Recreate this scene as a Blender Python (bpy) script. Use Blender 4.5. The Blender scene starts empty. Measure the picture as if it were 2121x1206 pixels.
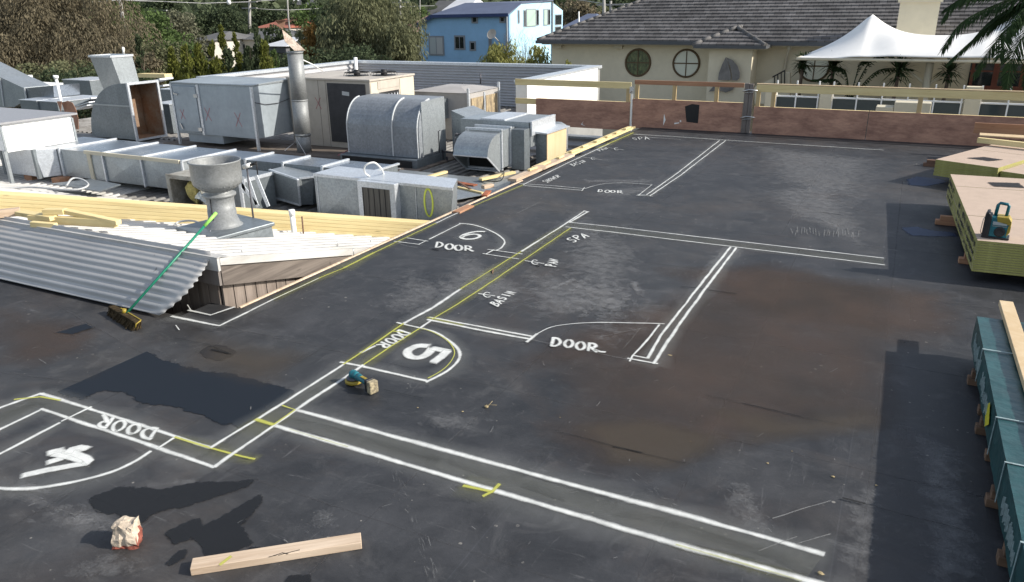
import bpy, math, random
from mathutils import Vector, Matrix, noise as mnoise
random.seed(7)
R = math.radians
scene = bpy.context.scene
COL = scene.collection
# ------------------------------------------------------------------ camera
CF = 1585.65; CW, CH = 2121, 1206
CP, CR, CY = .356535632, -.0143909816, -.471007972
CAM = Vector((0, 0, 2.8))
_cy, _sy, _cp, _sp = math.cos(CY), math.sin(CY), math.cos(CP), math.sin(CP)
_f = Vector((_sy*_cp, _cy*_cp, -_sp)); _r = Vector((_cy, -_sy, 0)); _u = _r.cross(_f)
AX_R = _r*math.cos(CR) + _u*math.sin(CR)
AX_U = -_r*math.sin(CR) + _u*math.cos(CR)
cd = bpy.data.cameras.new('camera'); cam = bpy.data.objects.new('camera', cd); COL.objects.link(cam)
m3 = Matrix((AX_R, AX_U, -_f)).transposed()
cam.matrix_world = Matrix.Translation(CAM) @ m3.to_4x4()
cd.sensor_width = 36; cd.lens = 36*CF/CW; cd.clip_end = 3000; cd.clip_start = .05
scene.camera = cam

def P(px, py, x=None, y=None, z=None):
    """world point seen at a photo pixel on the plane x=, y= or z="""
    d = AX_R*((px-CW/2)/CF) - AX_U*((py-CH/2)/CF) + _f
    if z is not None: t = (z-CAM.z)/d.z
    elif y is not None: t = y/d.y
    else: t = x/d.x
    return CAM + d*t
def ROOFZ(y): return .5-.24*(y-5.07) if y < 9.2 else -.49
def PR(px, py):
    """on the sloping roof plane"""
    d = AX_R*((px-CW/2)/CF) - AX_U*((py-CH/2)/CF) + _f
    t = (.5+.24*5.07-2.8)/(d.z+.24*d.y)
    return CAM + d*t

# ------------------------------------------------------------------ materials
def lin(c):
    return tuple(((v/255)/12.92 if v/255 <= .04045 else ((v/255+.055)/1.055)**2.4) for v in c)
class NT:
    def __init__(s, name):
        s.m = bpy.data.materials.new(name); s.m.use_nodes = True
        s.t = s.m.node_tree; s.b = s.t.nodes['Principled BSDF']; s.out = s.t.nodes['Material Output']
        s.tc = s.t.nodes.new('ShaderNodeTexCoord')
    def n(s, typ, **kw):
        nd = s.t.nodes.new('ShaderNode'+typ)
        for k, v in kw.items(): setattr(nd, k, v)
        return nd
    def l(s, a, b): s.t.links.new(a, b)
    def coord(s, scale=(1, 1, 1), rot=(0, 0, 0)):
        mp = s.n('Mapping'); mp.inputs['Scale'].default_value = scale; mp.inputs['Rotation'].default_value = rot
        s.l(s.tc.outputs['Object'], mp.inputs[0]); return mp.outputs[0]
    def noise(s, scale, detail=4, rough=.55, vec=None, dist=0):
        nd = s.n('TexNoise'); nd.inputs['Scale'].default_value = scale; nd.inputs['Detail'].default_value = detail
        nd.inputs['Roughness'].default_value = rough; nd.inputs['Distortion'].default_value = dist
        s.l(vec or s.tc.outputs['Object'], nd.inputs['Vector']); return nd.outputs['Fac']
    def ramp(s, fac, stops):
        r = s.n('ValToRGB'); e = r.color_ramp.elements
        while len(e) < len(stops): e.new(.5)
        for i, (p, c) in enumerate(stops):
            e[i].position = p; e[i].color = (*c, 1) if len(c) == 3 else c
        s.l(fac, r.inputs[0]); return r.outputs[0]
    def maprange(s, v, a, b, c=0, d=1):
        r = s.n('MapRange'); s.l(v, r.inputs[0])
        for i, q in enumerate((a, b, c, d)): r.inputs[i+1].default_value = q
        return r.outputs[0]
    def math(s, op, a, b=None):
        r = s.n('Math', operation=op)
        for i, q in enumerate((a, b)):
            if q is None: continue
            if isinstance(q, (int, float)): r.inputs[i].default_value = q
            else: s.l(q, r.inputs[i])
        return r.outputs[0]
    def mix(s, fac, a, b, typ='MIX'):
        r = s.n('MixRGB', blend_type=typ)
        for i, q in enumerate((fac, a, b)):
            if isinstance(q, (int, float)): r.inputs[i].default_value = q
            elif isinstance(q, tuple): r.inputs[i].default_value = (*q, 1)
            else: s.l(q, r.inputs[i])
        return r.outputs[0]
    def bump(s, h, strength=.3, dist=.01):
        b = s.n('Bump'); b.inputs['Strength'].default_value = strength; b.inputs['Distance'].default_value = dist
        s.l(h, b.inputs['Height']); s.l(b.outputs[0], s.b.inputs['Normal'])
    def col(s, c):
        if isinstance(c, tuple): s.b.inputs['Base Color'].default_value = (*c, 1)
        else: s.l(c, s.b.inputs['Base Color'])
    def set(s, rough=.6, metal=0, spec=.5):
        s.b.inputs['Roughness'].default_value = rough; s.b.inputs['Metallic'].default_value = metal
        s.b.inputs['Specular IOR Level'].default_value = spec
MAT = {}
def simple(name, c, rough=.6, metal=0, var=.2, scale=4, spec=.4, bump=0, bscale=60, c2=None, stretch=(1, 1, 1)):
    """colour with two scales of blotchy variation"""
    t = NT(name); v = t.coord(stretch)
    a = t.noise(scale, 5, .6, v); b = t.noise(scale*6, 4, .6, v)
    f = t.math('ADD', t.math('MULTIPLY', a, .65), t.math('MULTIPLY', b, .35))
    lo = tuple(x*(1-var) for x in c); hi = tuple(min(1, x*(1+var)) for x in c)
    if c2: lo = c2
    t.col(t.ramp(f, [(.35, lo), (.65, hi)])); t.set(rough, metal, spec)
    if bump: t.bump(t.noise(bscale, 3, .6, v), bump, .01)
    MAT[name] = t.m; return t.m
def galv(name, c=(.42, .45, .48), rough=.42, metal=.55, spangle=40, dirt=.25):
    t = NT(name)
    vo = t.n('TexVoronoi'); vo.inputs['Scale'].default_value = spangle; t.l(t.tc.outputs['Object'], vo.inputs['Vector'])
    sp = t.maprange(vo.outputs['Color'], 0, 1, .82, 1.14)
    n1 = t.noise(.9, 4, .55); d = t.maprange(n1, .4, .75, 1, 1-dirt*.6)
    n3 = t.noise(7, 4, .6, t.coord((1, 1, .08))); d2 = t.maprange(n3, .35, .75, 1.03, .93)
    k = t.math('MULTIPLY', t.math('MULTIPLY', sp, d), d2)
    t.col(t.mix(1.0, c, k, 'MULTIPLY')); t.set(rough, metal, .5)
    t.l(t.maprange(n1, .3, .7, rough-.06, rough+.12), t.b.inputs['Roughness'])
    t.bump(t.noise(2.2, 2), .35, .02); MAT[name] = t.m; return t.m
def wood(name, c, c2, axis=0, rough=.75, grain=14, knots=True, bump=.15):
    t = NT(name); s = [grain]*3; s[axis] = grain*.06
    oi = t.n('ObjectInfo'); vm = t.n('VectorMath', operation='SCALE'); vm.inputs[0].default_value = (37, 23, 11); t.l(oi.outputs['Random'], vm.inputs['Scale']); va = t.n('VectorMath', operation='ADD'); t.l(t.tc.outputs['Object'], va.inputs[0]); t.l(vm.outputs[0], va.inputs[1])
    def crd(sc):
        mp = t.n('Mapping'); mp.inputs['Scale'].default_value = sc; t.l(va.outputs[0], mp.inputs[0]); return mp.outputs[0]
    v = crd(tuple(s)); a = t.noise(1, 6, .65, v, .6); b = t.noise(1.3, 3, .5, va.outputs[0])
    f = t.math('ADD', t.math('MULTIPLY', a, .7), t.math('MULTIPLY', b, .3))
    cc = t.ramp(f, [(.36, c2), (.62, c)])
    if knots:
        s2 = [9]*3; s2[axis] = 1.9
        vo = t.n('TexVoronoi'); vo.inputs['Scale'].default_value = 1; t.l(crd(tuple(s2)), vo.inputs['Vector'])
        kf = t.maprange(vo.outputs['Distance'], .04, .12, .6, 0)
        cc = t.mix(kf, cc, tuple(x*.35 for x in c2))
    t.col(cc); t.set(rough, 0, .3)
    if bump: t.bump(a, bump, .01)
    MAT[name] = t.m; return t.m
def decal(name, c, alpha=1.0, rough=.8, nscale=9, amp=.5, edge=(.25, .6), c2=None, fine=90, fineamp=.35, spec=.3):
    """a flat mark whose coverage follows the mesh attribute 'a' broken up by noise"""
    t = NT(name)
    at = t.n('Attribute', attribute_name='a'); n1 = t.noise(nscale, 6, .65); n2 = t.noise(fine, 3, .6)
    k = t.math('ADD', at.outputs['Fac'], t.math('MULTIPLY', t.math('SUBTRACT', n1, .5), amp))
    k = t.math('ADD', k, t.math('MULTIPLY', t.math('SUBTRACT', n2, .5), fineamp))
    k = t.maprange(k, edge[0], edge[1], 0, alpha)
    k = t.math('MULTIPLY', k, t.maprange(at.outputs['Fac'], 0, .12, 0, 1))
    t.l(k, t.b.inputs['Alpha'])
    if c2: t.col(t.ramp(t.noise(nscale*.6, 5), [(.35, c2), (.65, c)]))
    else: t.col(c)
    t.set(rough, 0, spec); MAT[name] = t.m; return t.m

galv('old_galv', (.26, .27, .27), .55, .3, 50, .5); galv('galvanised', (.34, .37, .385), .4, .55); galv('galvanised_dark', (.20, .225, .24), .45, .5, 30, .35)
galv('galvanised_bright', (.60, .63, .66), .36, .5, 45, .15); galv('galvanised_blue', (.25, .28, .32), .28, .85, 30, .25)
simple('grey_box_paint', (.30, .34, .37), .5, .25, .14, 1.5, .4)
simple('beige_paint', (.45, .41, .35), .55, 0, .1, 1.2, c2=(.38, .34, .29))
simple('dark_grille', (.055, .055, .058), .7, 0, .25, 6)
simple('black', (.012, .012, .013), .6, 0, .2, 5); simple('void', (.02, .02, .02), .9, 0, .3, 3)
simple('red_spray', (.36, .13, .14), .8, 0, .4, 20)
simple('white_paint', (.80, .80, .78), .55, 0, .05, 2); simple('render_white', (.78, .78, .75), .8, 0, .05, 1.5)
simple('pvc', (.78, .78, .75), .35, 0, .06, 6); simple('yellow_spray', (.72, .78, .12), .7, 0, .1, 14)
simple('cream_render', (.62, .56, .42), .85, 0, .07, .8, .2, .15, 90)
simple('cream_trim', (.55, .5, .38), .7, 0, .06, 2)
simple('gutter_grey', (.075, .08, .085), .5, 0, .1, 3)
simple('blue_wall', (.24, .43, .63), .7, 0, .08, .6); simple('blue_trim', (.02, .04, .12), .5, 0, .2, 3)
simple('blue_roof', (.10, .12, .18), .55, .1, .12, .8)
simple('sail_cloth', (.80, .79, .76), .7, 0, .05, .6)
simple('red_tile', (.32, .11, .07), .8, 0, .25, 1.5); simple('pink_tile', (.27, .16, .13), .8, 0, .2, 1.5)
simple('house_roof_grey', (.10, .10, .10), .8, 0, .2, .6); simple('house_roof_pale', (.52, .53, .55), .6, 0, .12, .6)
simple('house_wall', (.5, .47, .41), .8, 0, .1, .5); simple('house_wall_dark', (.12, .12, .13), .8, 0, .2, .5)
simple('earth', (.10, .095, .07), .95, 0, .3, .12, .2); simple('paving', (.24, .23, .21), .9, 0, .15, .5)
simple('rust', (.30, .10, .05), .85, .1, .4, 8); simple('rust_brown', (.16, .09, .06), .85, 0, .35, 5)
simple('steel', (.5, .5, .5), .35, .9, .1, 20); simple('dark_steel', (.10, .10, .11), .5, .7, .2, 10)
simple('green_wrap', (.012, .060, .062), .38, 0, .3, 5, .6, .5, 14)
simple('wrap_print', (.30, .38, .38), .6, 0, .3, 30); simple('wrap_yellow', (.55, .5, .03), .6, 0, .2, 20)
simple('sheet_top', (.46, .36, .285), .85, 0, .07, 6, .2); simple('sheet_edge', (.31, .295, .10), .8, 0, .18, 12, .2)
simple('ink', (.03, .03, .03), .8, 0, .2, 30)
simple('tool_teal', (.008, .12, .15), .45, 0, .25, 18, .5); simple('tool_black', (.018, .018, .02), .5, 0, .3, 20)
simple('tool_yellow', (.30, .22, .03), .5, 0, .2, 20); simple('battery_dusty', (.32, .27, .17), .8, 0, .5, 30, c2=(.06, .05, .04))
simple('broom_green', (.01, .17, .10), .4, 0, .15, 5, .5); simple('broom_lime', (.30, .68, .12), .5, 0, .1, 9)
simple('bristle', (.055, .04, .022), .95, 0, .6, 22, .1, 1, 120); simple('hose_grey', (.42, .43, .43), .5, 0, .1, 9)
simple('plaster_old', (.44, .37, .29), .95, 0, .4, 11, .2, .8, 40); simple('brick_red', (.22, .07, .05), .9, 0, .35, 14, .2, .6, 50)
simple('foil', (.5, .48, .42), .25, .9, .3, 18, .5, 1, 25); simple('insulation', (.45, .38, .14), .9, 0, .4, 9, .2, .8, 40)
simple('concrete_side', (.25, .25, .24), .9, 0, .15, .9); simple('straw', (.34, .27, .15), .9, 0, .3, 10)
simple('sail_sculpt', (.16, .155, .15), .45, .4, .35, 1.2)
simple('window_frame_brown', (.10, .065, .03), .6, 0, .2, 6); simple('frame_red', (.16, .05, .03), .6, 0, .2, 6)
simple('frame_grey', (.20, .22, .24), .6, 0, .1, 6); simple('trunk', (.12, .09, .07), .95, 0, .35, 6, .2, .8, 20)
simple('pole_wood', (.30, .29, .27), .9, 0, .2, 3); simple('wire', (.38, .38, .38), .6, .2, .1, 3)
simple('orange_sheet', (.26, .13, .08), .6, 0, .25, 5); simple('old_box_grey', (.33, .32, .28), .7, .1, .25, 5, c2=(.17, .15, .12))
wood('pine_x', (.72, .60, .32), (.60, .47, .23), 0, knots=True); wood('pine_y', (.60, .46, .25), (.48, .34, .16), 1)
wood('pine_z', (.52, .40, .22), (.42, .30, .15), 2); wood('pine_red', (.40, .22, .13), (.28, .14, .08), 0)
wood('stick_wood', (.60, .48, .36), (.38, .27, .18), 0, grain=24, bump=.4)
wood('wood_grey', (.20, .17, .145), (.075, .062, .054), 1, .85, 12); wood('board_grey', (.24, .20, .17), (.10, .08, .065), 2, .9, 10, False, .4)
wood('deck_grey', (.20, .165, .135), (.09, .072, .06), 0, .9, 12, False, .4)
simple('ply_red', (.38, .22, .155), .8, 0, .3, 1.6, .2, .1, 30, c2=(.23, .125, .095), stretch=(1, 1, 3)); wood('ply_pale', (.60, .47, .30), (.52, .38, .22), 2, .8, 9, False)
wood('post_grey', (.20, .18, .165), (.12, .10, .09), 2, .85, 12)

def glass(name, c, rough=.06, metal=.0):
    t = NT(name); t.col(c); t.set(rough, metal, .9); t.bump(t.noise(2.2, 2), .15, .02); MAT[name] = t.m
glass('glass_dark', (.015, .02, .022)); glass('glass_green', (.40, .55, .46), .15); glass('painted_pale_reflection', (.62, .64, .53), .2)  # pale reflection of the round windows is painted into their pane colour
glass('glass_curtain', (.34, .38, .38), .25); glass('glass_balustrade', (.045, .06, .062), .08); simple('painted_tree_reflection', (.12, .14, .06), .3, 0, .5, 9, .5, c2=(.012, .02, .012), stretch=(1, 1, .5))  # tree reflection painted as green and dark blotches on the round pane

def foliage(name, c, c2, hue=.3):
    t = NT(name); oi = t.n('ObjectInfo'); g = t.n('NewGeometry')
    a = t.noise(.9, 4, .6); rnd = g.outputs['Random Per Island']
    f = t.math('ADD', t.math('MULTIPLY', a, .72), t.math('MULTIPLY', rnd, .28))
    t.col(t.ramp(f, [(.28, c2), (.62, c)])); t.set(.8, 0, .1)
    tr = t.n('BsdfTranslucent'); ms = t.n('MixShader'); ms.inputs[0].default_value = .22
    tr.inputs[0].default_value = (*[min(1, x*1.6) for x in c], 1)
    t.l(t.b.outputs[0], ms.inputs[1]); t.l(tr.outputs[0], ms.inputs[2]); t.l(ms.outputs[0], t.out.inputs[0])
    MAT[name] = t.m
foliage('leaf_brown', (.17, .145, .095), (.07, .062, .042)); foliage('leaf_olive', (.15, .155, .085), (.055, .062, .034))
foliage('leaf_green', (.10, .145, .05), (.02, .035, .012)); foliage('leaf_dark', (.07, .09, .048), (.022, .032, .018))
foliage('leaf_conifer', (.14, .15, .035), (.025, .04, .012)); foliage('leaf_willow', (.25, .25, .085), (.10, .10, .035))
foliage('leaf_palm', (.03, .055, .02), (.01, .02, .008)); foliage('leaf_grey', (.15, .15, .10), (.05, .055, .035))
foliage('leaf_yucca', (.035, .06, .025), (.012, .02, .01)); foliage('leaf_orange', (.26, .15, .05), (.10, .07, .02))

t = NT('white_metal_roof'); n1 = t.noise(.8, 6, .65); n2 = t.noise(6, 5, .6, t.coord((1, .15, 1)))
t.col(t.ramp(t.math('ADD', t.math('MULTIPLY', n1, .5), t.math('MULTIPLY', n2, .5)), [(.34, (.34, .33, .30)), (.5, (.48, .47, .45)), (.7, (.55, .54, .52))])); t.set(.5, .1, .4); MAT['white_metal_roof'] = t.m
t = NT('corr_grey'); n1 = t.noise(1.1, 5, .6, t.coord((.35, 1, 1))); sp = t.noise(13, 3, .6)
t.col(t.mix(t.maprange(sp, .68, .74, 0, .6), t.ramp(n1, [(.35, (.30, .30, .30)), (.65, (.40, .40, .395))]), (.04, .035, .03))); t.set(.5, .2, .4); MAT['corr_grey'] = t.m

# membrane of the roof deck
t = NT('membrane')
n1 = t.noise(.35, 6, .6, None, .4); n2 = t.noise(2.2, 8, .68, None, .6); n3 = t.noise(45, 4, .7); n4 = t.noise(.9, 5, .6, t.coord((1, .35, 1), (0, 0, .3)))
base = t.ramp(n1, [(.35, (.026, .028, .032)), (.55, (.033, .034, .037)), (.72, (.043, .039, .036))])
k = t.maprange(n2, .36, .66, .68, 1.38); k = t.math('MULTIPLY', k, t.maprange(n4, .4, .75, .92, 1.25)); k = t.math('MULTIPLY', k, t.maprange(n3, .2, .8, .88, 1.12))
c = t.mix(1, base, k, 'MULTIPLY')
vo = t.n('TexVoronoi'); vo.inputs['Scale'].default_value = 9; vo.inputs['Randomness'].default_value = 1; t.l(t.tc.outputs['Object'], vo.inputs['Vector'])
dens = t.maprange(t.noise(1.1, 5, .6), .42, .66, .02, .13)
spk = t.math('LESS_THAN', vo.outputs['Distance'], dens); spk = t.math('MULTIPLY', spk, t.maprange(t.noise(30, 2), .4, .6, .0, .8))
c = t.mix(spk, c, (.22, .21, .19))
dust = t.maprange(t.noise(3.1, 9, .74, t.coord((1, 1, 1), (0, 0, .8)), 1.2), .53, .72, 0, .32)
c = t.mix(dust, c, (.12, .12, .12))
brk = t.n('TexBrick'); t.l(t.coord((1, 1, 1), (0, 0, 1.5708)), brk.inputs['Vector']); brk.inputs['Scale'].default_value = 1; brk.inputs['Brick Width'].default_value = 4.8; brk.inputs['Row Height'].default_value = 1.78; brk.inputs['Mortar Size'].default_value = .004
brk.inputs['Color1'].default_value = (.88, .88, .9, 1); brk.inputs['Color2'].default_value = (1.12, 1.1, 1.06, 1); brk.inputs['Mortar'].default_value = (1.25, 1.25, 1.25, 1)
c = t.mix(1, c, brk.outputs['Color'], 'MULTIPLY')
br2 = t.maprange(t.noise(.55, 7, .7, None, .8), .52, .72, 0, .55); c = t.mix(br2, c, (.058, .046, .039))
gr = t.maprange(t.noise(1.5, 8, .75, None, 1.5), .56, .74, 0, .24); c = t.mix(gr, c, (.085, .085, .086))
sc1 = t.noise(2.2, 6, .8, t.coord((1, 7, 1), (0, 0, .5)), .5); sc2 = t.noise(2.2, 6, .8, t.coord((8, 1, 1), (0, 0, 1.1)), .5)
scf = t.math('MAXIMUM', t.maprange(sc1, .61, .70, 0, .45), t.maprange(sc2, .62, .71, 0, .45)); c = t.mix(scf, c, (.14, .14, .14))
t.col(c); t.set(.55, 0, .32); t.l(t.maprange(n2, .3, .7, .50, .72), t.b.inputs['Roughness'])
t.bump(t.math('ADD', n3, t.math('MULTIPLY', n2, 1.4)), .25, .006); MAT['membrane'] = t.m
decal('spray_white', (.70, .71, .68), .92, nscale=9, amp=1.0, edge=(.15, 1.15), fine=130, fineamp=.35)
decal('spray_yellow', (.50, .50, .10), .72, nscale=5, amp=.55, edge=(.25, .95), fine=130, fineamp=.35)
decal('overspray', (.42, .43, .41), .11, nscale=2.5, amp=.6, edge=(.1, 1.1), fine=160, fineamp=.7)
decal('overspray_yellow', (.30, .30, .12), .22, nscale=2.5, amp=.6, edge=(.1, 1.1), fine=160, fineamp=.7)
decal('mud_stain', (.088, .060, .046), .62, nscale=1.7, amp=1.1, edge=(.25, 1.25), fine=30, fineamp=.3, c2=(.056, .043, .035))
decal('mud_rim', (.085, .068, .05), .45, nscale=3, amp=.6, edge=(.25, .9), fine=60, fineamp=.3)
decal('tar_patch', (.0065, .0105, .017), .98, rough=.7, nscale=9, amp=1.0, edge=(.36, .44), fine=60, fineamp=.35)
decal('wet_patch', (.0075, .0085, .0105), .85, rough=.7, nscale=11, amp=.9, edge=(.34, .44), fine=60, fineamp=.25, spec=.4)
decal('puddle', (.012, .032, .085), .85, rough=.5, nscale=9, amp=.9, edge=(.3, .6), fine=40, fineamp=.1, spec=.3)  # blue of the reflected sky is put into the water colour
decal('dust_white', (.28, .28, .28), .55, nscale=9, amp=1.9, edge=(.5, 1.8), fine=60, fineamp=.8)
decal('scratch', (.24, .24, .23), .6, nscale=14, amp=1, edge=(.3, 1.0), fine=80, fineamp=.6)
decal('crack', (.006, .006, .006), .8, nscale=14, amp=.8, edge=(.2, .6), fine=60, fineamp=.4)
decal('seam_line', (.07, .07, .073), .22, nscale=4, amp=1, edge=(.3, 1.0), fine=60, fineamp=.4)

# ------------------------------------------------------------------ mesh building
WL = {}
class MB:
    def __init__(s): s.v = []; s.f = []; s.mi = []; s.a = []; s.cur = 0; s.xf = None; s.sm = []; s.smooth = False
    def add(s, vs, fs, att=None):
        b = len(s.v)
        for q in vs:
            q = Vector(q); s.v.append(s.xf @ q if s.xf else q)
        if att is not None: s.a += list(att)
        for f in fs: s.f.append([b+i for i in f]); s.mi.append(s.cur); s.sm.append(s.smooth)
        return s
    def box(s, x0, x1, y0, y1, z0, z1):
        v = [(x, y, z) for z in (z0, z1) for y in (y0, y1) for x in (x0, x1)]
        return s.add(v, [(0, 2, 3, 1), (4, 5, 7, 6), (0, 1, 5, 4), (2, 6, 7, 3), (0, 4, 6, 2), (1, 3, 7, 5)])
    def hexa(s, p):
        """8 corners: bottom 4 in order, top 4 in order"""
        return s.add(p, [(3, 2, 1, 0), (4, 5, 6, 7), (0, 1, 5, 4), (1, 2, 6, 5), (2, 3, 7, 6), (3, 0, 4, 7)])
    def beam(s, a, b, w, h, up=(0, 0, 1)):
        a = Vector(a); b = Vector(b); d = (b-a).normalized(); up = Vector(up)
        sx = d.cross(up).normalized()*w/2; sz = sx.cross(d).normalized()*h/2
        return s.hexa([a-sx-sz, a+sx-sz, b+sx-sz, b-sx-sz, a-sx+sz, a+sx+sz, b+sx+sz, b-sx+sz])
    def prism(s, prof, axis, lo, hi):
        """profile of 2-D points extruded along axis ('x','y','z')"""
        def mk(p, q):
            return {'x': (q, p[0], p[1]), 'y': (p[0], q, p[1]), 'z': (p[0], p[1], q)}[axis]
        n = len(prof); v = [mk(p, lo) for p in prof]+[mk(p, hi) for p in prof]
        return s.add(v, [tuple(range(n))[::-1], tuple(range(n, 2*n))]+[(i, (i+1) % n, n+(i+1) % n, n+i) for i in range(n)])
    def cyl(s, a, b, r0, r1=None, n=14, cap=True):
        return s.tube([a, b], [r0, r0 if r1 is None else r1], n, cap)
    def tube(s, pts, r, n=8, cap=True):
        pts = [Vector(p) for p in pts]; rs = r if isinstance(r, (list, tuple)) else [r]*len(pts)
        v = []; ref = None
        for i, p in enumerate(pts):
            d = (pts[min(i+1, len(pts)-1)]-pts[max(i-1, 0)]).normalized()
            if ref is None: ref = Vector((0, 0, 1)) if abs(d.z) < .9 else Vector((1, 0, 0))
            sx = d.cross(ref).normalized(); sy = d.cross(sx).normalized(); ref = -sy if abs(d.dot(sy)) < .9 else ref
            for k in range(n):
                an = 2*math.pi*k/n; v.append(p+(sx*math.cos(an)+sy*math.sin(an))*rs[i])
        f = [(i*n+k, i*n+(k+1) % n, (i+1)*n+(k+1) % n, (i+1)*n+k) for i in range(len(pts)-1) for k in range(n)]
        o = s.smooth; s.smooth = True; s.add(v, f); s.smooth = o
        if cap:
            b = len(s.v)-len(v); s.f += [[b+k for k in range(n)][::-1], [b+(len(pts)-1)*n+k for k in range(n)]]
            s.mi += [s.cur]*2; s.sm += [False]*2
        return s
    def lathe(s, c, prof, n=28, ax=None):
        """rings of (radius, z) round c"""
        v = []
        for r, z in prof:
            for k in range(n):
                an = 2*math.pi*k/n; q = Vector((math.cos(an)*r, math.sin(an)*r, z))
                v.append(Vector(c)+(ax @ q if ax else q))
        f = [(i*n+k, i*n+(k+1) % n, (i+1)*n+(k+1) % n, (i+1)*n+k) for i in range(len(prof)-1) for k in range(n)]
        o = s.smooth; s.smooth = True; s.add(v, f); s.smooth = o; return s
    def grid(s, fn, nu, nv):
        v = [fn(i/nu, j/nv) for j in range(nv+1) for i in range(nu+1)]
        return s.add(v, [(j*(nu+1)+i, j*(nu+1)+i+1, (j+1)*(nu+1)+i+1, (j+1)*(nu+1)+i) for j in range(nv) for i in range(nu)])
    def blob(s, c, r, n=10, m=7, jit=.15, seed=1):
        rnd = random.Random(seed); v = []
        for j in range(m+1):
            for i in range(n):
                th = math.pi*j/m; ph = 2*math.pi*i/n; k = 1+rnd.uniform(-jit, jit)
                v.append((c[0]+r[0]*k*math.sin(th)*math.cos(ph), c[1]+r[1]*k*math.sin(th)*math.sin(ph), c[2]+r[2]*k*math.cos(th)))
        return s.add(v, [(j*n+i, (j+1)*n+i, (j+1)*n+(i+1) % n, j*n+(i+1) % n) for j in range(m) for i in range(n)])
    def build(s, name, mat, parent=None, bevel=0, smooth=False, thick=0, loc=None):
        me = bpy.data.meshes.new(name)
        if parent is not None: o3 = WL[parent]
        elif loc is not None: o3 = Vector(loc)
        else:
            xs = [q.x for q in s.v]; ys = [q.y for q in s.v]; zs = [q.z for q in s.v]
            o3 = Vector(((min(xs)+max(xs))/2, (min(ys)+max(ys))/2, min(zs)))
        me.from_pydata([q-o3 for q in s.v], [], s.f)
        mats = mat if isinstance(mat, (list, tuple)) else [mat]
        for q in mats: me.materials.append(MAT[q])
        me.polygons.foreach_set('material_index', s.mi)
        me.polygons.foreach_set('use_smooth', [True]*len(s.f) if smooth else s.sm)
        if s.a:
            at = me.attributes.new('a', 'FLOAT', 'POINT'); at.data.foreach_set('value', s.a)
        me.update(); o = bpy.data.objects.new(name, me); COL.objects.link(o); WL[o] = o3
        if parent is not None: o.parent = parent
        else: o.location = o3
        if thick:
            q = o.modifiers.new('solid', 'SOLIDIFY'); q.thickness = thick; q.offset = 0
        if bevel:
            q = o.modifiers.new('bev', 'BEVEL'); q.width = bevel; q.segments = 2; q.limit_method = 'ANGLE'; q.angle_limit = R(50)
        return o
def tag(o, label=None, cat=None, group=None, kind=None):
    if label: o['label'] = label
    if cat: o['category'] = cat
    if group: o['group'] = group
    if kind: o['kind'] = kind
    return o
def thing(name, label, cat, loc, group=None):
    o = bpy.data.objects.new(name, None); COL.objects.link(o); o.location = loc; o.empty_display_size = .1
    WL[o] = Vector(loc); return tag(o, label, cat, group)
def dup(o, loc=None, rz=None, label=None, parent=None, scale=None):
    c = o.copy(); COL.objects.link(c)
    if parent is not None: c.parent = parent
    if loc is not None: c.location = loc; WL[c] = Vector(loc)
    if rz is not None: c.rotation_euler = (0, 0, rz)
    if scale is not None: c.scale = scale
    if label: c['label'] = label
    for ch in list(o.children): dup(ch, parent=c)
    return c
def rot(loc, rz=0, rx=0, ry=0):
    return Matrix.Translation(Vector(loc)) @ Matrix.Rotation(rz, 4, 'Z') @ Matrix.Rotation(ry, 4, 'Y') @ Matrix.Rotation(rx, 4, 'X')
def arc(cx, cy, r, a0, a1, n=8, ry=None):
    return [(cx+r*math.cos(R(a0+(a1-a0)*i/n)), cy+(ry or r)*math.sin(R(a0+(a1-a0)*i/n))) for i in range(n+1)]
simple('cap_rust', (.50, .45, .38), .6, .2, .2, 5, c2=(.20, .12, .08)); simple('cooler_grey', (.36, .34, .32), .6, .05, .1, 2)
simple('pad_fibre', (.36, .28, .17), .95, 0, .4, 14, .1, 1, 30, c2=(.10, .085, .07), stretch=(1, 1, .2)); simple('rust_dust', (.20, .16, .12), .9, 0, .3, 3, c2=(.20, .09, .04))
simple('perforated', (.30, .30, .31), .5, .3, .15, 30); simple('parapet_grey', (.42, .42, .43), .5, .2, .08, 1.2)
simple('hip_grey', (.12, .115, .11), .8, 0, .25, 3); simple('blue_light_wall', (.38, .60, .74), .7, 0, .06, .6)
glass('glass_pale', (.36, .38, .38), .3)
foliage('leaf_dark2', (.095, .115, .065), (.035, .048, .028))
EXPO = 0.55
simple('deck_metal', (.20, .195, .185), .7, .1, .3, 2, c2=(.10, .09, .08))
simple('seam_pale', (.5, .52, .53), .6, .1, .15, 12)
decal('band_overspray', (.17, .175, .14), .24, nscale=2.2, amp=.9, edge=(.1, 1.3), fine=120, fineamp=.5)
simple('duct_inside', (.11, .10, .085), .7, .1, .35, 5, stretch=(6, 1, .3))
galv('galvanised_hood', (.25, .27, .29), .52, .35, 26, .25)
wood('bearer_wood', (.20, .125, .08), (.09, .055, .035), 0, .9)
# ================================================================== roof deck and its marks
def struct(mb, name, mat, parent=None, **k):
    o = mb.build(name, mat, parent, **k)
    if parent is None: o['kind'] = 'structure'
    return o
b = MB()
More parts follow.
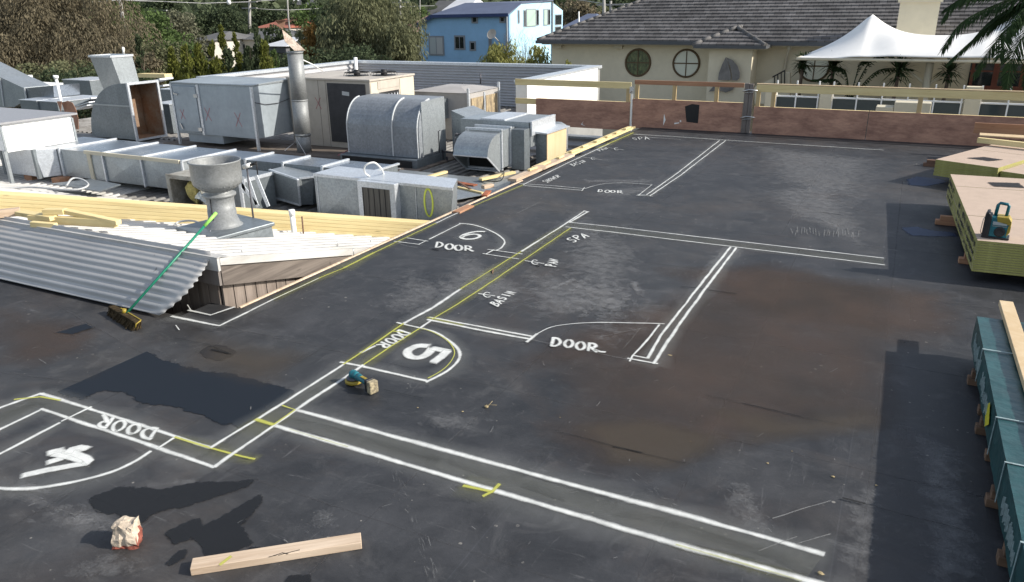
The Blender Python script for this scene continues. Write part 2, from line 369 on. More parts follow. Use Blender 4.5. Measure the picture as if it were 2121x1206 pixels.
# slab body: main part to the right, lower strip running left in front of the old shed
b.box(-5.66, 9, -6, 18.45, -.35, 0)
slab = struct(b, 'roof_deck', 'membrane', loc=(0, 0, 0))
b = MB(); b.box(-22, -5.662, -6, 4.72, -.35, -.002); b.box(-6.05, -5.662, 4.72, 5.12, -.35, -.002)
struct(b, 'roof_deck', 'membrane', loc=(0, 0, 0))
b = MB(); b.prism([(-5.70, -.3), (-5.662, -.3), (-5.662, .0), (-5.67, .012), (-5.695, .012)], 'y', 5.13, 11.6)
struct(b, 'roof_edge_trim', 'stick_wood')
b = MB(); b.box(-5.6, 8.9, -5.9, 18.3, -3.6, -.35); b.box(-21.9, -5.7, -5.9, 4.6, -3.6, -.36)
o = b.build('building_walls', 'concrete_side'); tag(o, 'concrete walls carrying the flat black roof deck', 'building')

ZL = [0]
def zup(base=.0080):
    ZL[0] = (ZL[0]+1) % 24; return base+.00025*ZL[0]
def G(q): p = P(q[0], q[1], z=0); return Vector((p.x, p.y))
def resample(pts, step):
    out = [pts[0]]
    for a, c in zip(pts, pts[1:]):
        n = max(1, int((c-a).length/step))
        for i in range(1, n+1): out.append(a+(c-a)*i/n)
    return out
rl = random.Random(3)
def ribbon(b, pts, w, feather=.5, z=None, amax=1, step=.12, wob=.003, vary=.18):
    """soft-edged stroke; w = full width of the solid core in metres"""
    z = z or zup(); pts = resample(pts, step); n = len(pts); V = []; A = []; sd = rl.uniform(0, 99)
    d0 = (pts[1]-pts[0]).normalized(); d1 = (pts[-1]-pts[-2]).normalized()
    pts = [pts[0]-d0*w*.5]+pts+[pts[-1]+d1*w*.5]; n += 2
    for i, p in enumerate(pts):
        d = (pts[min(i+1, n-1)]-pts[max(i-1, 0)]).normalized(); nr = Vector((-d.y, d.x))
        k = 1+vary*2*mnoise.noise(Vector((p.x*2.2+sd, p.y*2.2, 0))); p = p+nr*wob*mnoise.noise(Vector((p.x*5, p.y*5, sd)))*2
        e = 0 if i in (0, n-1) else 1
        for off, a in ((-(w/2+w*feather), 0), (-w/2*.7, 1), (w/2*.7, 1), (w/2+w*feather, 0)):
            V.append((*(p+nr*off*k), z)); A.append(a*e*amax)
    b.add(V, [(i*4+j, i*4+j+1, (i+1)*4+j+1, (i+1)*4+j) for i in range(n-1) for j in range(3)], A)
def line(px, w=.034, mat='spray_white', over=True, name='painted_line', amax=1, step=.12, feather=1.0):
    w *= .48
    pts = [G(q) for q in px]; b = MB(); ribbon(b, pts, w, feather, amax=amax, step=step)
    b.build(name, mat, slab)
    if over:
        b = MB(); ribbon(b, pts, w*6, .9, z=.0076, step=.25, vary=.35)
        b.build('paint_overspray', 'overspray_yellow' if 'yellow' in mat else 'overspray', slab)
def smooth(pts, k=4):
    """Catmull-Rom through pixel points"""
    out = []
    for i in range(len(pts)-1):
        p0 = pts[max(i-1, 0)]; p1 = pts[i]; p2 = pts[i+1]; p3 = pts[min(i+2, len(pts)-1)]
        for j in range(k):
            t = j/k
            out.append(tuple(.5*((2*p1[d])+(-p0[d]+p2[d])*t+(2*p0[d]-5*p1[d]+4*p2[d]-p3[d])*t*t+(-p0[d]+3*p1[d]-3*p2[d]+p3[d])*t**3) for d in (0, 1)))
    return out+[pts[-1]]
W_, Y_ = 'spray_white', 'spray_yellow'
# --- room 4 (bottom left)
line([(-60, 876), (0, 847), (85, 817)]); line([(85, 817), (200, 853), (437, 930)], .036)
line([(-60, 921), (0, 892), (88, 850)]); line([(85, 849), (290, 917), (445, 970)], .036)
line([(-60, 974), (0, 943), (124, 878)], .034); line([(128, 875), (190, 845)], .026, over=False); line([(325, 933), (361, 909)], .026, over=False)
line(smooth([(-60, 1006), (0, 1014), (57, 1015), (109, 1009), (175, 996), (236, 979), (279, 959), (312, 937)]), .036)
line([(362, 908), (437, 931), (500, 948), (528, 954)], .022, Y_); line([(30, 818+12), (85, 824), (125, 832)], .03, Y_, False)
# --- party wall from bottom left corner up to the far end
line([(437, 930), (590, 836), (712, 757)], .034); line([(445, 970), (563, 887), (640, 833), (700, 795), (753, 758)], .034)
line([(712, 757), (837, 672)], .022, Y_); line([(753, 758), (810, 720), (870, 682)], .022, Y_)
line([(837, 672), (896, 640), (954, 601)], .036); line([(870, 682), (894, 666)], .03, over=False)
line([(894, 664), (935, 640), (1000, 598), (1100, 530), (1182, 474)], .020, Y_); line([(954, 601), (1060, 535), (1163, 471)], .020, Y_)
line([(1080, 523), (1163, 471), (1209, 440)], .028); line([(1179, 463), (1217, 441)], .03, over=False); line([(1209, 438.5), (1220, 441)], .03, over=False)
line([(530, 872), (567, 883)], .05, Y_); line([(567, 883), (611, 852), (585, 843)], .022, Y_, False)
# --- party wall running to the bottom right
line([(611, 850), (800, 902), (1100, 983), (1389, 1061), (1706, 1150)], .046)
line([(567, 883), (800, 951), (1100, 1041), (1437, 1140), (1668, 1203), (1760, 1229)], .046)
line([(960, 1008), (1022, 1021)], .03, Y_); line([(1000, 1030), (1020, 1020), (1035, 1005)], .03, Y_, False); line([(1400, 1130), (1560, 1176), (1660, 1206)], .016, Y_, amax=.6); line([(600, 891), (720, 928)], .014, Y_, False, amax=.55)
# --- door 5
line([(705, 752), (740, 759), (800, 772), (887, 792)], .032)
line([(822, 670), (870, 681)], .026, over=False)
line(smooth([(870, 681), (900, 690), (926, 705), (944, 720), (952, 735), (948, 751), (931, 768), (909, 781), (883, 794)]), .032)
line(smooth([(874, 682), (903, 693), (927, 708), (939, 724), (940, 738), (930, 756), (912, 772), (887, 786)]), .014, Y_, False)
line([(812, 688), (836, 690)], .02, Y_, False)
# --- bathroom walls
line([(890, 659), (1000, 680), (1102, 699)], .03); line([(885, 664), (1000, 687), (1098, 705)], .03); line([(886, 660), (960, 676)], .05, Y_, False, amax=.6)
line([(1112, 694), (1091, 711)], .03, over=False)
line(smooth([(1112, 694), (1142, 680), (1184, 673), (1234, 670.5), (1284, 671), (1339, 672), (1376, 673)]), .016, over=False)
line([(1365, 675), (1339, 709), (1311, 739), (1304, 751)], .022, over=False); line([(1309, 739), (1341, 745)], .022, over=False)
line([(1300, 745), (1362, 756)], .028); line([(1341, 745), (1368, 699), (1441, 604), (1513, 513.5)], .030); line([(1353, 756), (1404, 679), (1458, 604), (1525, 515)], .032)
line([(1104, 707), (1300, 747)], .006, 'scratch', False)
line([(1179, 462.5), (1260, 470.6), (1450, 493), (1650, 516), (1830, 537)], .022); line([(1172, 472), (1260, 482), (1450, 505), (1650, 529), (1832, 551)], .022)
# --- door 6
line([(953, 465), (889, 497)], .022); line(smooth([(951, 464), (977, 466.5), (1005, 474.5), (1031, 487), (1043, 498), (1045, 506), (1038, 515), (1028, 520)]), .026)
line([(842, 494), (887, 501)], .018, over=False); line([(816, 501), (869, 508)], .02, over=False); line([(883, 500), (867, 508)], .02, over=False)
line([(1010, 518), (1082, 528)], .018, over=False); line([(1000, 527), (1075, 538)], .018, over=False); line([(1023, 519), (1006, 528)], .022, over=False)
# --- slab edge lines
line([(355, 657), (455, 677)], .036); line([(455, 677), (566, 622)], .03); line([(566, 622), (661, 578), (712, 557)], .022, Y_); line([(566, 622), (661, 578)], .014, W_, False)
line([(712, 557), (775, 525)], .036, Y_); line([(775, 525), (903, 464)], .022, Y_); line([(903, 464), (960, 437)], .026); line([(960, 437), (1084, 384)], .018, Y_)
line([(1084, 384), (1180, 337), (1262, 299)], .026); line([(1240, 308), (1312, 276)], .034, Y_)
line([(390, 645), (437, 655), (486, 638)], .032, over=False); line([(388, 633), (397, 646)], .012, over=False); line([(365, 676), (372, 686)], .012, over=False)
# --- far room
line([(1076, 382), (1140, 386), (1208, 392)], .016, over=False); line([(1084, 386), (1207, 396)], .018); line([(1211, 390), (1205, 397)], .016, over=False)
line(smooth([(1211, 392), (1230, 386), (1254, 381.5), (1286, 380), (1318, 381), (1352, 384)]), .013, over=False)
line([(1350, 384), (1322, 406)], .015, over=False); line([(1320, 404), (1337, 405)], .014, over=False); line([(1318, 406), (1352, 407.5)], .016, over=False)
line([(1339, 405), (1400, 362), (1490, 292)], .022); line([(1346, 407), (1410, 364), (1503, 292)], .022)
line([(1312, 279), (1400, 284), (1500, 291), (1640, 300), (1830, 312)], .022); line([(1322, 284), (1410, 290)], .012, over=False)
# --- lettering: strokes in a unit box (x along the word, y down)
GL = {'D': [[(.12, 0), (.1, 1)], [(0, .04), (.55, .05), (.9, .35), (.85, .7), (.45, .97), (.05, 1)]],
      'O': [[(.45, .02), (.1, .3), (.08, .7), (.4, .98), (.8, .8), (.92, .45), (.75, .12), (.45, .02)]],
      'R': [[(.15, 0), (.1, 1)], [(.05, .05), (.6, .02), (.85, .22), (.65, .48), (.2, .55)], [(.35, .55), (.7, .8), (1.05, 1.0)]],
      'S': [[(.85, .1), (.5, 0), (.2, .15), (.25, .4), (.7, .58), (.8, .85), (.45, 1), (.1, .88)]],
      'P': [[(.15, 0), (.15, 1)], [(.05, .04), (.6, .02), (.85, .25), (.6, .5), (.18, .55)]],
      'A': [[(0, 1), (.42, 0), (.9, 1)], [(.15, .65), (.8, .6)]],
      'N': [[(.08, 1), (.12, 0), (.75, 1), (.85, 0)]],
      'B': [[(.15, 0), (.12, 1)], [(.05, .02), (.6, .05), (.7, .28), (.2, .48), (.8, .6), (.75, .9), (.05, 1)]],
      'I': [[(.5, 0), (.5, 1)]], 'H': [[(.12, 0), (.1, 1)], [(.85, 0), (.85, 1)], [(.1, .5), (.85, .48)]],
      'W': [[(0, 0), (.22, 1), (.48, .3), (.72, 1), (.98, 0)]], 'E': [[(.85, .02), (.12, 0), (.1, 1), (.88, .98)], [(.12, .5), (.7, .48)]]}
def word(txt, TL, TR, BR, BL, w=.03, name='painted_word', gap=.22, tail=None):
    A, B, C, D = [G(q) for q in (TL, TR, BR, BL)]; n = len(txt); b = MB()
    def q(u, v): return (A*(1-u)+B*u)*(1-v)+(D*(1-u)+C*u)*v
    z = zup()
    for i, ch in enumerate(txt):
        jx, jy, js = rl.uniform(-.05, .05), rl.uniform(-.05, .07), rl.uniform(.92, 1.1)
        for st in GL[ch]:
            pts = [q((i+jx+x*js*(1-gap))/n, y*js+jy+.06*x*(i-n/2)/n) for x, y in (smooth(st, 3) if len(st) > 3 and ch not in 'NWE' else st)]
            z += .00012; ribbon(b, pts, w*.72, .8, z=z, step=.05, wob=.001, vary=.1)
    if tail: ribbon(b, [G(p) for p in tail], w, .4, z=z, step=.05)
    b.build(name, W_, slab)
word('DOOR', (312, 914), (191, 884), (209, 860), (326, 893), .026)
word('DOOR', (853, 693), (798, 727), (777, 719), (828, 685), .022, tail=[(778, 719), (762, 726), (748, 733)])
word('DOOR', (1145, 702), (1244, 715), (1243, 732), (1141, 719), .027, tail=[(1232, 727), (1243, 731), (1253, 732)])
word('DOOR', (904, 503), (982, 513), (984, 523), (900, 515), .028)
word('DOOR', (1240, 394), (1291, 396.5), (1292, 402), (1238, 399), .02)
word('SPA', (1171, 497), (1211, 482), (1221, 490), (1187, 504), .02)
word('PAN', (1128, 552), (1141, 536), (1158, 539), (1152, 555), .018)
word('BASIN', (1014, 630), (1051, 604), (1070, 606), (1030, 638), .017)
word('SHOWER', (1122, 377), (1155, 363), (1160, 367), (1133, 381), .014)
word('BASIN', (1180, 342), (1207, 332), (1216, 336), (1188, 346), .013)
word('PAN', (1236, 312), (1256, 306), (1262, 309), (1243, 315), .013)
word('SPA', (1308, 287), (1345, 284), (1348, 290), (1312, 291), .014)
def centreline(x, y, s, dx, w=.016):
    line([(x-dx, y-dx*.14), (x+dx, y+dx*.16)], w, over=False, name='centreline_mark', step=.05)
    line(smooth([(x+s*.7, y-s*.35), (x, y-s*.55), (x-s*.7, y), (x, y+s*.6), (x+s*.9, y+s*.45)], 3), w, over=False, name='centreline_mark', step=.04)
centreline(1107, 545, 8, 20); centreline(1008, 613, 9, 17); centreline(1228, 329, 5, 19, .012); centreline(1276, 309, 5, 16, .012)
def big(strokes, w, name='painted_number'):
    b = MB(); z = zup()
    for st in strokes: z += .0002; ribbon(b, [G(q) for q in st], w, .12, z=z, step=.03, wob=.001, vary=.05)
    b.build(name, W_, slab)
    b = MB(); ribbon(b, [G(q) for q in strokes[0]], w*1.6, 1.2, z=.0036, step=.1); b.build('paint_overspray', 'overspray', slab)
z2 = lambda L: [(640+x/4.611, 640+y/4.611) for x, y in L]
big([smooth(z2([(1130, 362), (1040, 362), (960, 395), (940, 430), (980, 468), (1060, 472), (1130, 440), (1175, 388)])), z2([(1190, 385), (1320, 412)]), z2([(1320, 412), (1270, 460), (1195, 515)])], .085)
z3 = lambda L: [(780+x/4.306, 420+y/4.306) for x, y in L]
big([smooth(z3([(962, 264), (900, 263), (840, 272), (785, 289), (752, 312), (780, 328), (835, 331), (893, 322), (922, 303), (895, 289), (845, 288), (790, 300), (765, 312)]))], .05)
z4 = lambda L: [(x/6.03, 840+y/6.03) for x, y in L]
big([z4([(310, 885), (600, 820), (1080, 735)]), z4([(640, 610), (760, 590), (880, 640), (1090, 720)]), z4([(620, 720), (760, 680), (900, 600), (1070, 550)]), z4([(690, 625), (800, 640), (960, 680), (1040, 700)]), z4([(620, 605), (770, 570)]), z4([(1080, 732), (1115, 712), (1080, 675), (960, 625), (840, 590)]), z4([(860, 600), (900, 560), (1000, 535), (1080, 555)])], .066)

def band(L, Rr, mat='band_overspray'):
    a, c, e, f = [G(q) for q in (L[0], L[1], Rr[1], Rr[0])]; n = 40; b = MB(); V = []; A = []
    for i in range(n+1):
        for j, k in ((0, 0), (.25, 1), (.75, 1), (1, 0)):
            p = (a*(1-i/n)+c*i/n)*(1-j)+(f*(1-i/n)+e*i/n)*j; V.append((p.x, p.y, .0074)); A.append(k*.9+.1)
    b.add(V, [(i*4+j, i*4+j+1, (i+1)*4+j+1, (i+1)*4+j) for i in range(n) for j in range(3)], A); b.build('paint_overspray', mat, slab)
band(((437, 930), (712, 757)), ((445, 970), (753, 758))); band(((712, 757), (1209, 440)), ((753, 758), (1182, 474))); band(((611, 850), (1706, 1150)), ((567, 883), (1668, 1203)), 'band_overspray')
band(((85, 817), (437, 930)), ((88, 850), (445, 970))); band(((1179, 462), (1830, 537)), ((1172, 472), (1832, 551))); band(((894, 660), (1102, 699)), ((890, 666), (1098, 705))); band(((-60, 876), (85, 817)), ((-60, 921), (88, 850)))
# --- stains, patches, scratches
def sdist(p, poly):
    d = 1e9; ins = False; n = len(poly)
    for i in range(n):
        a, c = poly[i], poly[(i+1) % n]; e = c-a; w = p-a
        t = max(0, min(1, w.dot(e)/max(e.dot(e), 1e-9))); d = min(d, (w-e*t).length)
        if (a.y > p.y) != (c.y > p.y) and p.x < (c.x-a.x)*(p.y-a.y)/(c.y-a.y)+a.x: ins = not ins
    return d if ins else -d
def stain(px, mat, soft=.15, cell=.06, name='stain', world=False, z=None):
    poly = [Vector(q) if world else G(q) for q in px]; b = MB(); z = z or zup(.0018)
    x0 = min(p.x for p in poly)-soft; x1 = max(p.x for p in poly)+soft; y0 = min(p.y for p in poly)-soft; y1 = max(p.y for p in poly)+soft
    x0 = max(x0, -5.64 if x1 > -5.6 else -99)
    nx = max(2, int((x1-x0)/cell)); ny = max(2, int((y1-y0)/cell)); V = []; A = []
    for j in range(ny+1):
        for i in range(nx+1):
            q = Vector((x0+(x1-x0)*i/nx, y0+(y1-y0)*j/ny)); V.append((q.x, q.y, z))
            A.append(max(0, min(1, .5+.5*sdist(q, poly)/soft)))
    F = [(j*(nx+1)+i, j*(nx+1)+i+1, (j+1)*(nx+1)+i+1, (j+1)*(nx+1)+i) for j in range(ny) for i in range(nx)]
    F = [f for f in F if max(A[k] for k in f) > 0]
    b.add(V, F, A); return b.build(name, mat, slab)
stain([(120, 812), (190, 778), (262, 740), (300, 728), (335, 748), (420, 772), (470, 775), (585, 805), (605, 812), (578, 835), (500, 884), (455, 875), (420, 858), (370, 842), (300, 835), (262, 812), (215, 808), (170, 826)], 'tar_patch', .07, .035, 'tar_patch')
stain([(188, 1035), (250, 1010), (330, 1018), (400, 1005), (470, 1000), (528, 995), (510, 1008), (440, 1030), (380, 1050), (320, 1060), (290, 1085), (245, 1065), (200, 1058)], 'wet_patch', .06, .025, 'wet_patch')
stain([(350, 1105), (372, 1090), (410, 1078), (420, 1095), (500, 1050), (540, 1028), (542, 1040), (495, 1090), (510, 1110), (523, 1125), (490, 1140), (460, 1150), (430, 1160), (420, 1130), (400, 1112), (365, 1125)], 'wet_patch', .05, .02, 'wet_patch')
stain([(350, 1165), (372, 1142), (388, 1138), (380, 1158), (355, 1170)], 'wet_patch', .03, .015, 'wet_patch'); stain([(517, 1136), (540, 1134), (545, 1143), (522, 1146)], 'wet_patch', .02, .015, 'wet_patch')
stain([(596, 1196), (640, 1193), (640, 1225), (590, 1225)], 'wet_patch', .03, .02, 'wet_patch')
stain([(1085, 745), (1180, 690), (1330, 640), (1560, 560), (1800, 585), (1960, 610), (2000, 700), (1840, 720), (1835, 870), (1720, 875), (1640, 890), (1540, 920), (1420, 955), (1380, 970), (1260, 965), (1180, 925), (1150, 880), (1200, 830), (1180, 790)], 'mud_stain', .28, .09)
stain([(1200, 885), (1330, 870), (1500, 905), (1470, 935), (1400, 975), (1270, 960)], 'mud_rim', .12, .06)
stain([(1480, 850), (1640, 870), (1800, 850), (1830, 880), (1700, 905), (1560, 915)], 'mud_rim', .15, .06)
stain([(1380, 560), (1600, 545), (1830, 600), (1820, 680), (1560, 640)], 'mud_stain', .25, .08)
stain([(0, 640), (120, 665), (200, 690), (180, 730), (60, 760), (0, 750)], 'mud_stain', .2, .08)
stain([(420, 700), (620, 740), (560, 790), (400, 760)], 'mud_rim', .25, .08)
stain([(260, 700), (180, 780), (60, 790), (0, 800), (0, 700)], 'mud_rim', .3, .09)
stain([(120, 690), (178, 672), (190, 680), (150, 694)], 'tar_patch', .03, .03)
for px, s in (([(1180, 430), (1330, 520), (1300, 700), (1240, 720), (1160, 560)], .4), ([(840, 560), (960, 600), (860, 660), (780, 640)], .3), ([(1080, 560), (1330, 600), (1300, 650), (1100, 660)], .25), ([(1560, 300), (1830, 330), (1800, 420), (1600, 380)], .5), ([(20, 1000), (110, 1040), (190, 1065), (235, 1110), (160, 1108), (90, 1075)], .06), ([(150, 1040), (200, 1050), (300, 1095), (250, 1110), (170, 1085)], .05), ([(300, 1010), (420, 985), (400, 1010)], .06), ([(640, 1050), (690, 1060), (700, 1100), (650, 1090)], .06),
              ([(620, 1110), (680, 1120), (660, 1160), (610, 1150)], .08), ([(240, 1140), (330, 1180), (200, 1206), (120, 1190)], .1), ([(1330, 610), (1400, 640), (1330, 700), (1280, 690)], .12), ([(1500, 990), (1560, 1000), (1600, 1100), (1520, 1080)], .1), ([(1480, 590), (1560, 500), (1480, 520), (1430, 580)], .14),
              ([(1240, 395), (1330, 385), (1370, 395), (1300, 410), (1220, 405)], .2), ([(1200, 372), (1370, 372), (1340, 380), (1210, 379)], .12), ([(1590, 395), (1720, 380), (1790, 470), (1800, 525), (1690, 470), (1610, 430)], .25), ([(960, 520), (1100, 600), (1060, 640), (900, 600)], .2),
              ([(1760, 1010), (1830, 1020), (1810, 1200), (1740, 1180)], .1), ([(900, 850), (1020, 870), (960, 900), (860, 880)], .12), ([(1890, 900), (1990, 930), (2040, 1206), (1930, 1206)], .1)):
    stain(px, 'dust_white', s, .05, 'dust_mark')
def mark(px, w, mat, name='scratch', amax=1):
    if mat == 'scratch' and w > .02: mat = 'dust_white'; w *= 1.3
    line(px, w, mat, False, name, amax, .08, feather=1.2 if mat == 'dust_white' else .5)
for px, w in (([(1600, 1078), (1720, 1040)], .012), ([(1650, 1130), (1720, 1110)], .01), ([(1570, 1145), (1650, 1115)], .008),
              ([(1142, 600), (1190, 580)], .05), ([(1310, 585), (1322, 612)], .06), ([(1070, 444), (1118, 421)], .012), ([(820, 505), (845, 512), (865, 515)], .012), ([(40, 1010), (100, 1022)], .05), ([(1735, 470), (1700, 455)], .03), ([(1290, 725), (1345, 660)], .006), ([(1240, 700), (1340, 680)], .006)):
    mark(px, w, 'scratch')
for (x0_, y0_, x1_, y1_, sp_, n_) in ((812, 966, 895, 1185, 14, 46), (1300, 975, 1440, 1085, 12, 26), (700, 1050, 645, 1105, 14, 22), (60, 1035, 230, 1095, 16, 50), (1500, 1010, 1600, 1100, 22, 30), (1560, 510, 1440, 640, 24, 24), (1760, 1120, 1815, 1150, 16, 16)):
    for i in range(n_):
        t_ = rl.random(); x = x0_+(x1_-x0_)*t_+rl.gauss(0, sp_*.5); y = y0_+(y1_-y0_)*t_+rl.gauss(0, sp_*.35); dx = (x1_-x0_)/200*rl.uniform(4, 20); dy = (y1_-y0_)/200*rl.uniform(4, 20)
        mark([(x, y), (x+dx+rl.uniform(-2, 2), y+dy)], rl.uniform(.004, .012), 'scratch', amax=rl.uniform(.25, .65))
for i in range(22):
    x = 1640+i*6.5+rl.uniform(-2, 2); y = 478+rl.uniform(-5, 6)+i*.35; mark([(x, y+7), (x+rl.uniform(-4, 5), y-rl.uniform(2, 7))], .014, 'scratch', amax=.8)
for i in range(60):
    x = rl.uniform(0, 1800); y = rl.uniform(700, 1200); a = rl.uniform(0, 3.1); L = rl.uniform(4, 22)
    mark([(x, y), (x+L*math.cos(a), y+L*math.sin(a)*.6)], rl.uniform(.004, .012), 'scratch', amax=rl.uniform(.35, .9))
for px, w in (([(1410, 595), (1440, 598), (1470, 603)], .016), ([(1462, 602), (1525, 610)], .022), ([(1150, 895), (1230, 915), (1300, 935), (1420, 962)], .007), ([(1270, 928), (1300, 934), (1330, 941)], .014), ([(1460, 820), (1560, 843), (1640, 862), (1735, 881)], .006), ([(1540, 838), (1590, 850), (1660, 866)], .011), ([(1745, 1035), (1790, 1047)], .02), ([(1790, 1047), (1880, 1072), (2010, 1105)], .006),
              ([(795, 810), (830, 818), (875, 828)], .006), ([(365, 703), (430, 716), (480, 736)], .008), ([(440, 726), (475, 735)], .03), ([(842, 508), (880, 514), (928, 523)], .012), ([(895, 517), (908, 520)], .03), ([(1085, 548), (1130, 552), (1225, 567)], .008), ([(1110, 551), (1116, 554)], .03), ([(1130, 487), (1200, 499), (1290, 500)], .006), ([(1700, 440), (1740, 446)], .02)):
    mark(px, w, 'crack', 'membrane_crack')
b = MB(); stainpts = [(430, 718), (455, 715), (470, 722), (490, 728), (475, 740), (455, 748), (430, 742), (415, 730)]
stain(stainpts, 'tar_patch', .04, .02, 'blistered_patch')
# lap seams between the membrane sheets
for i, yy in enumerate((1.2, 2.95, 4.72, 6.45, 8.2, 9.9, 11.7, 13.4, 15.2, 16.9)):
    b = MB(); ribbon(b, [Vector((-5.6, yy+.02*math.sin(i*3))), Vector((1, yy)), Vector((8, yy-.03))], .012, .8, z=.0015, step=.3, vary=.6); b.build('lap_seam', 'seam_line', slab)
for x, y0, y1 in ((-4.3, 1, 8), (-2.48, -1, 6.5), (-.9, 2, 9.5), (.12, 1, 14), (-3.1, 9, 18), (-1.2, 10, 18), (-5.2, .5, 4.7)):
    b = MB(); ribbon(b, [Vector((x, y0)), Vector((x+.02, (y0+y1)/2)), Vector((x, y1))], .009, .8, z=.0013, step=.3, vary=.6); b.build('lap_seam', 'seam_line', slab)
b = MB(); ribbon(b, [Vector((-9, 2.6)), Vector((-5.5, 3.4))], .012, .8, z=.0014); ribbon(b, [Vector((-7.5, 4.4)), Vector((-5.6, 3.95)), Vector((-4.6, 3.8))], .01, .8, z=.0013); b.build('lap_seam', 'seam_line', slab)
stain([(1880, 372), (1900, 366), (1950, 372), (1962, 378), (1920, 386), (1885, 384)], 'puddle', .08, .05, 'puddle')
stain([(1868, 472), (1900, 470), (1925, 477), (1970, 482), (1985, 490), (1930, 490), (1885, 488)], 'puddle', .07, .05, 'puddle')

# ================================================================== things on the deck
# timber offcut in the foreground
def plank(name, label, cat, a, c, w, h, mat, group=None, ref=(0, 0, 1), bev=.003):
    b = MB(); b.beam(a, c, w, h, ref); o = b.build(name, mat, bevel=bev); return tag(o, label, cat, group)
a, c = P(396, 1194, z=0), P(750, 1138, z=0)
d = (c-a).normalized(); nrm = Vector((-d.y, d.x, 0))
# mesh built along local x so that the grain follows it
def plank_local(name, label, cat, a, c, w, h, mat, group=None, bev=.003):
    a = Vector(a); c = Vector(c); L = (c-a).length; b = MB(); b.box(0, L, -w/2, w/2, -h/2, h/2)
    o = b.build(name, mat, loc=(0, 0, 0), bevel=bev); d = (c-a).normalized()
    o.matrix_world = Matrix.Translation(a) @ d.to_track_quat('X', 'Z').to_matrix().to_4x4(); return tag(o, label, cat, group)
stick = plank_local('timber_offcut', 'short pale pine offcut with a yellow paint smear lying in front of the painted lines', 'timber', a+nrm*.045+Vector((0, 0, .024)), c+nrm*.045+Vector((0, 0, .024)), .09, .045, 'stick_wood')
WL[stick] = Vector((0, 0, 0))
b = MB(); ribbon(b, [Vector((.15, -.046)), Vector((.2, .01))], .014, .6, z=.0232); b.build('paint_smear', 'spray_yellow', stick)
for q_ in (((.42, .044), (.47, .030), (.50, .046)), ((.45, .046), (.52, .034), (.56, .028)), ((.40, .046), (.44, .040))):
    b = MB(); ribbon(b, [Vector(p_)*Vector((1, 1)).x if False else Vector((p_[0], -p_[1])) for p_ in q_], .005, .3, z=.0236, step=.02); b.build('ink_scrawl', 'crack', stick)
# lump of brick and mortar
me = bpy.data.meshes.new('brick_lump')
import bmesh
bm = bmesh.new(); bmesh.ops.create_cube(bm, size=1); bmesh.ops.subdivide_edges(bm, edges=bm.edges[:], cuts=5, use_grid_fill=True)
for v in bm.verts:
    n_ = mnoise.noise_vector(v.co*3.1+Vector((4, 1, 7)))*.16+mnoise.noise_vector(v.co*9)*.045
    v.co = v.co+n_; v.co.x *= .128*(1-.3*max(0, v.co.z)); v.co.y *= .12*(1-.3*max(0, v.co.z)); v.co.z = max(-.5, v.co.z)*.14
for f in bm.faces: f.material_index = 1 if (f.calc_center_median().z < -.038 and f.normal.z < .5) or f.calc_center_median().x > .066 else 0
bm.to_mesh(me); bm.free(); me.materials.append(MAT['plaster_old']); me.materials.append(MAT['brick_red'])
o = bpy.data.objects.new('brick_lump', me); COL.objects.link(o); q = P(262, 1128, z=0); o.location = (q.x, q.y+.02, .068); o.rotation_euler = (0, 0, .5)
tag(o, 'broken lump of red brick caked in pale mortar on the black deck', 'brick')
# cordless angle grinder
gp = P(745, 800, z=0)
gr = thing('angle_grinder', 'teal cordless angle grinder with yellow disc guard lying near the painted 5', 'grinder', (gp.x-.06, gp.y, 0))
GX = rot((gp.x-.07, gp.y+.02, 0), -.30)
b = MB(); b.xf = GX
b.smooth = True; b.lathe((0, 0, 0), [(.0, .012), (.064, .012), (.07, .016), (.07, .034), (.062, .040), (.0, .040)], 26); b.build('disc_guard', 'tool_yellow', gr)
b = MB(); b.xf = GX; b.lathe((0, 0, 0), [(0, .041), (.056, .041), (.058, .052), (.05, .062), (.04, .066), (0, .066)], 22); b.build('flange_cover', 'dark_steel', gr)
b = MB(); b.xf = GX; b.lathe((0, 0, 0), [(.034, .06), (.036, .085), (.03, .105), (.016, .113), (0, .114)], 20); b.tube([(-.01, 0, .083), (.035, 0, .084), (.06, 0, .082)], [.028, .032, .029], 14)
b.build('gear_head', 'tool_teal', gr)
b = MB(); b.xf = GX; b.tube([(.055, 0, .081), (.09, 0, .078), (.13, 0, .074), (.17, 0, .071), (.205, 0, .069)], [.030, .029, .024, .024, .030], 16); b.build('handle', 'tool_teal', gr)
b = MB(); b.xf = GX; b.box(.07, .19, -.012, .012, .095, .102); b.tube([(.06, .022, .088), (.2, .020, .078)], .007, 6); b.build('switch_strip', 'tool_yellow', gr, bevel=.002)
b = MB(); b.xf = GX; b.box(.195, .225, -.038, .038, .012, .115); b.build('battery_mount', 'tool_black', gr, bevel=.008)
b = MB(); b.xf = GX; b.box(.2255, .275, -.04, .04, .006, .108); b.build('battery', 'battery_dusty', gr, bevel=.01)
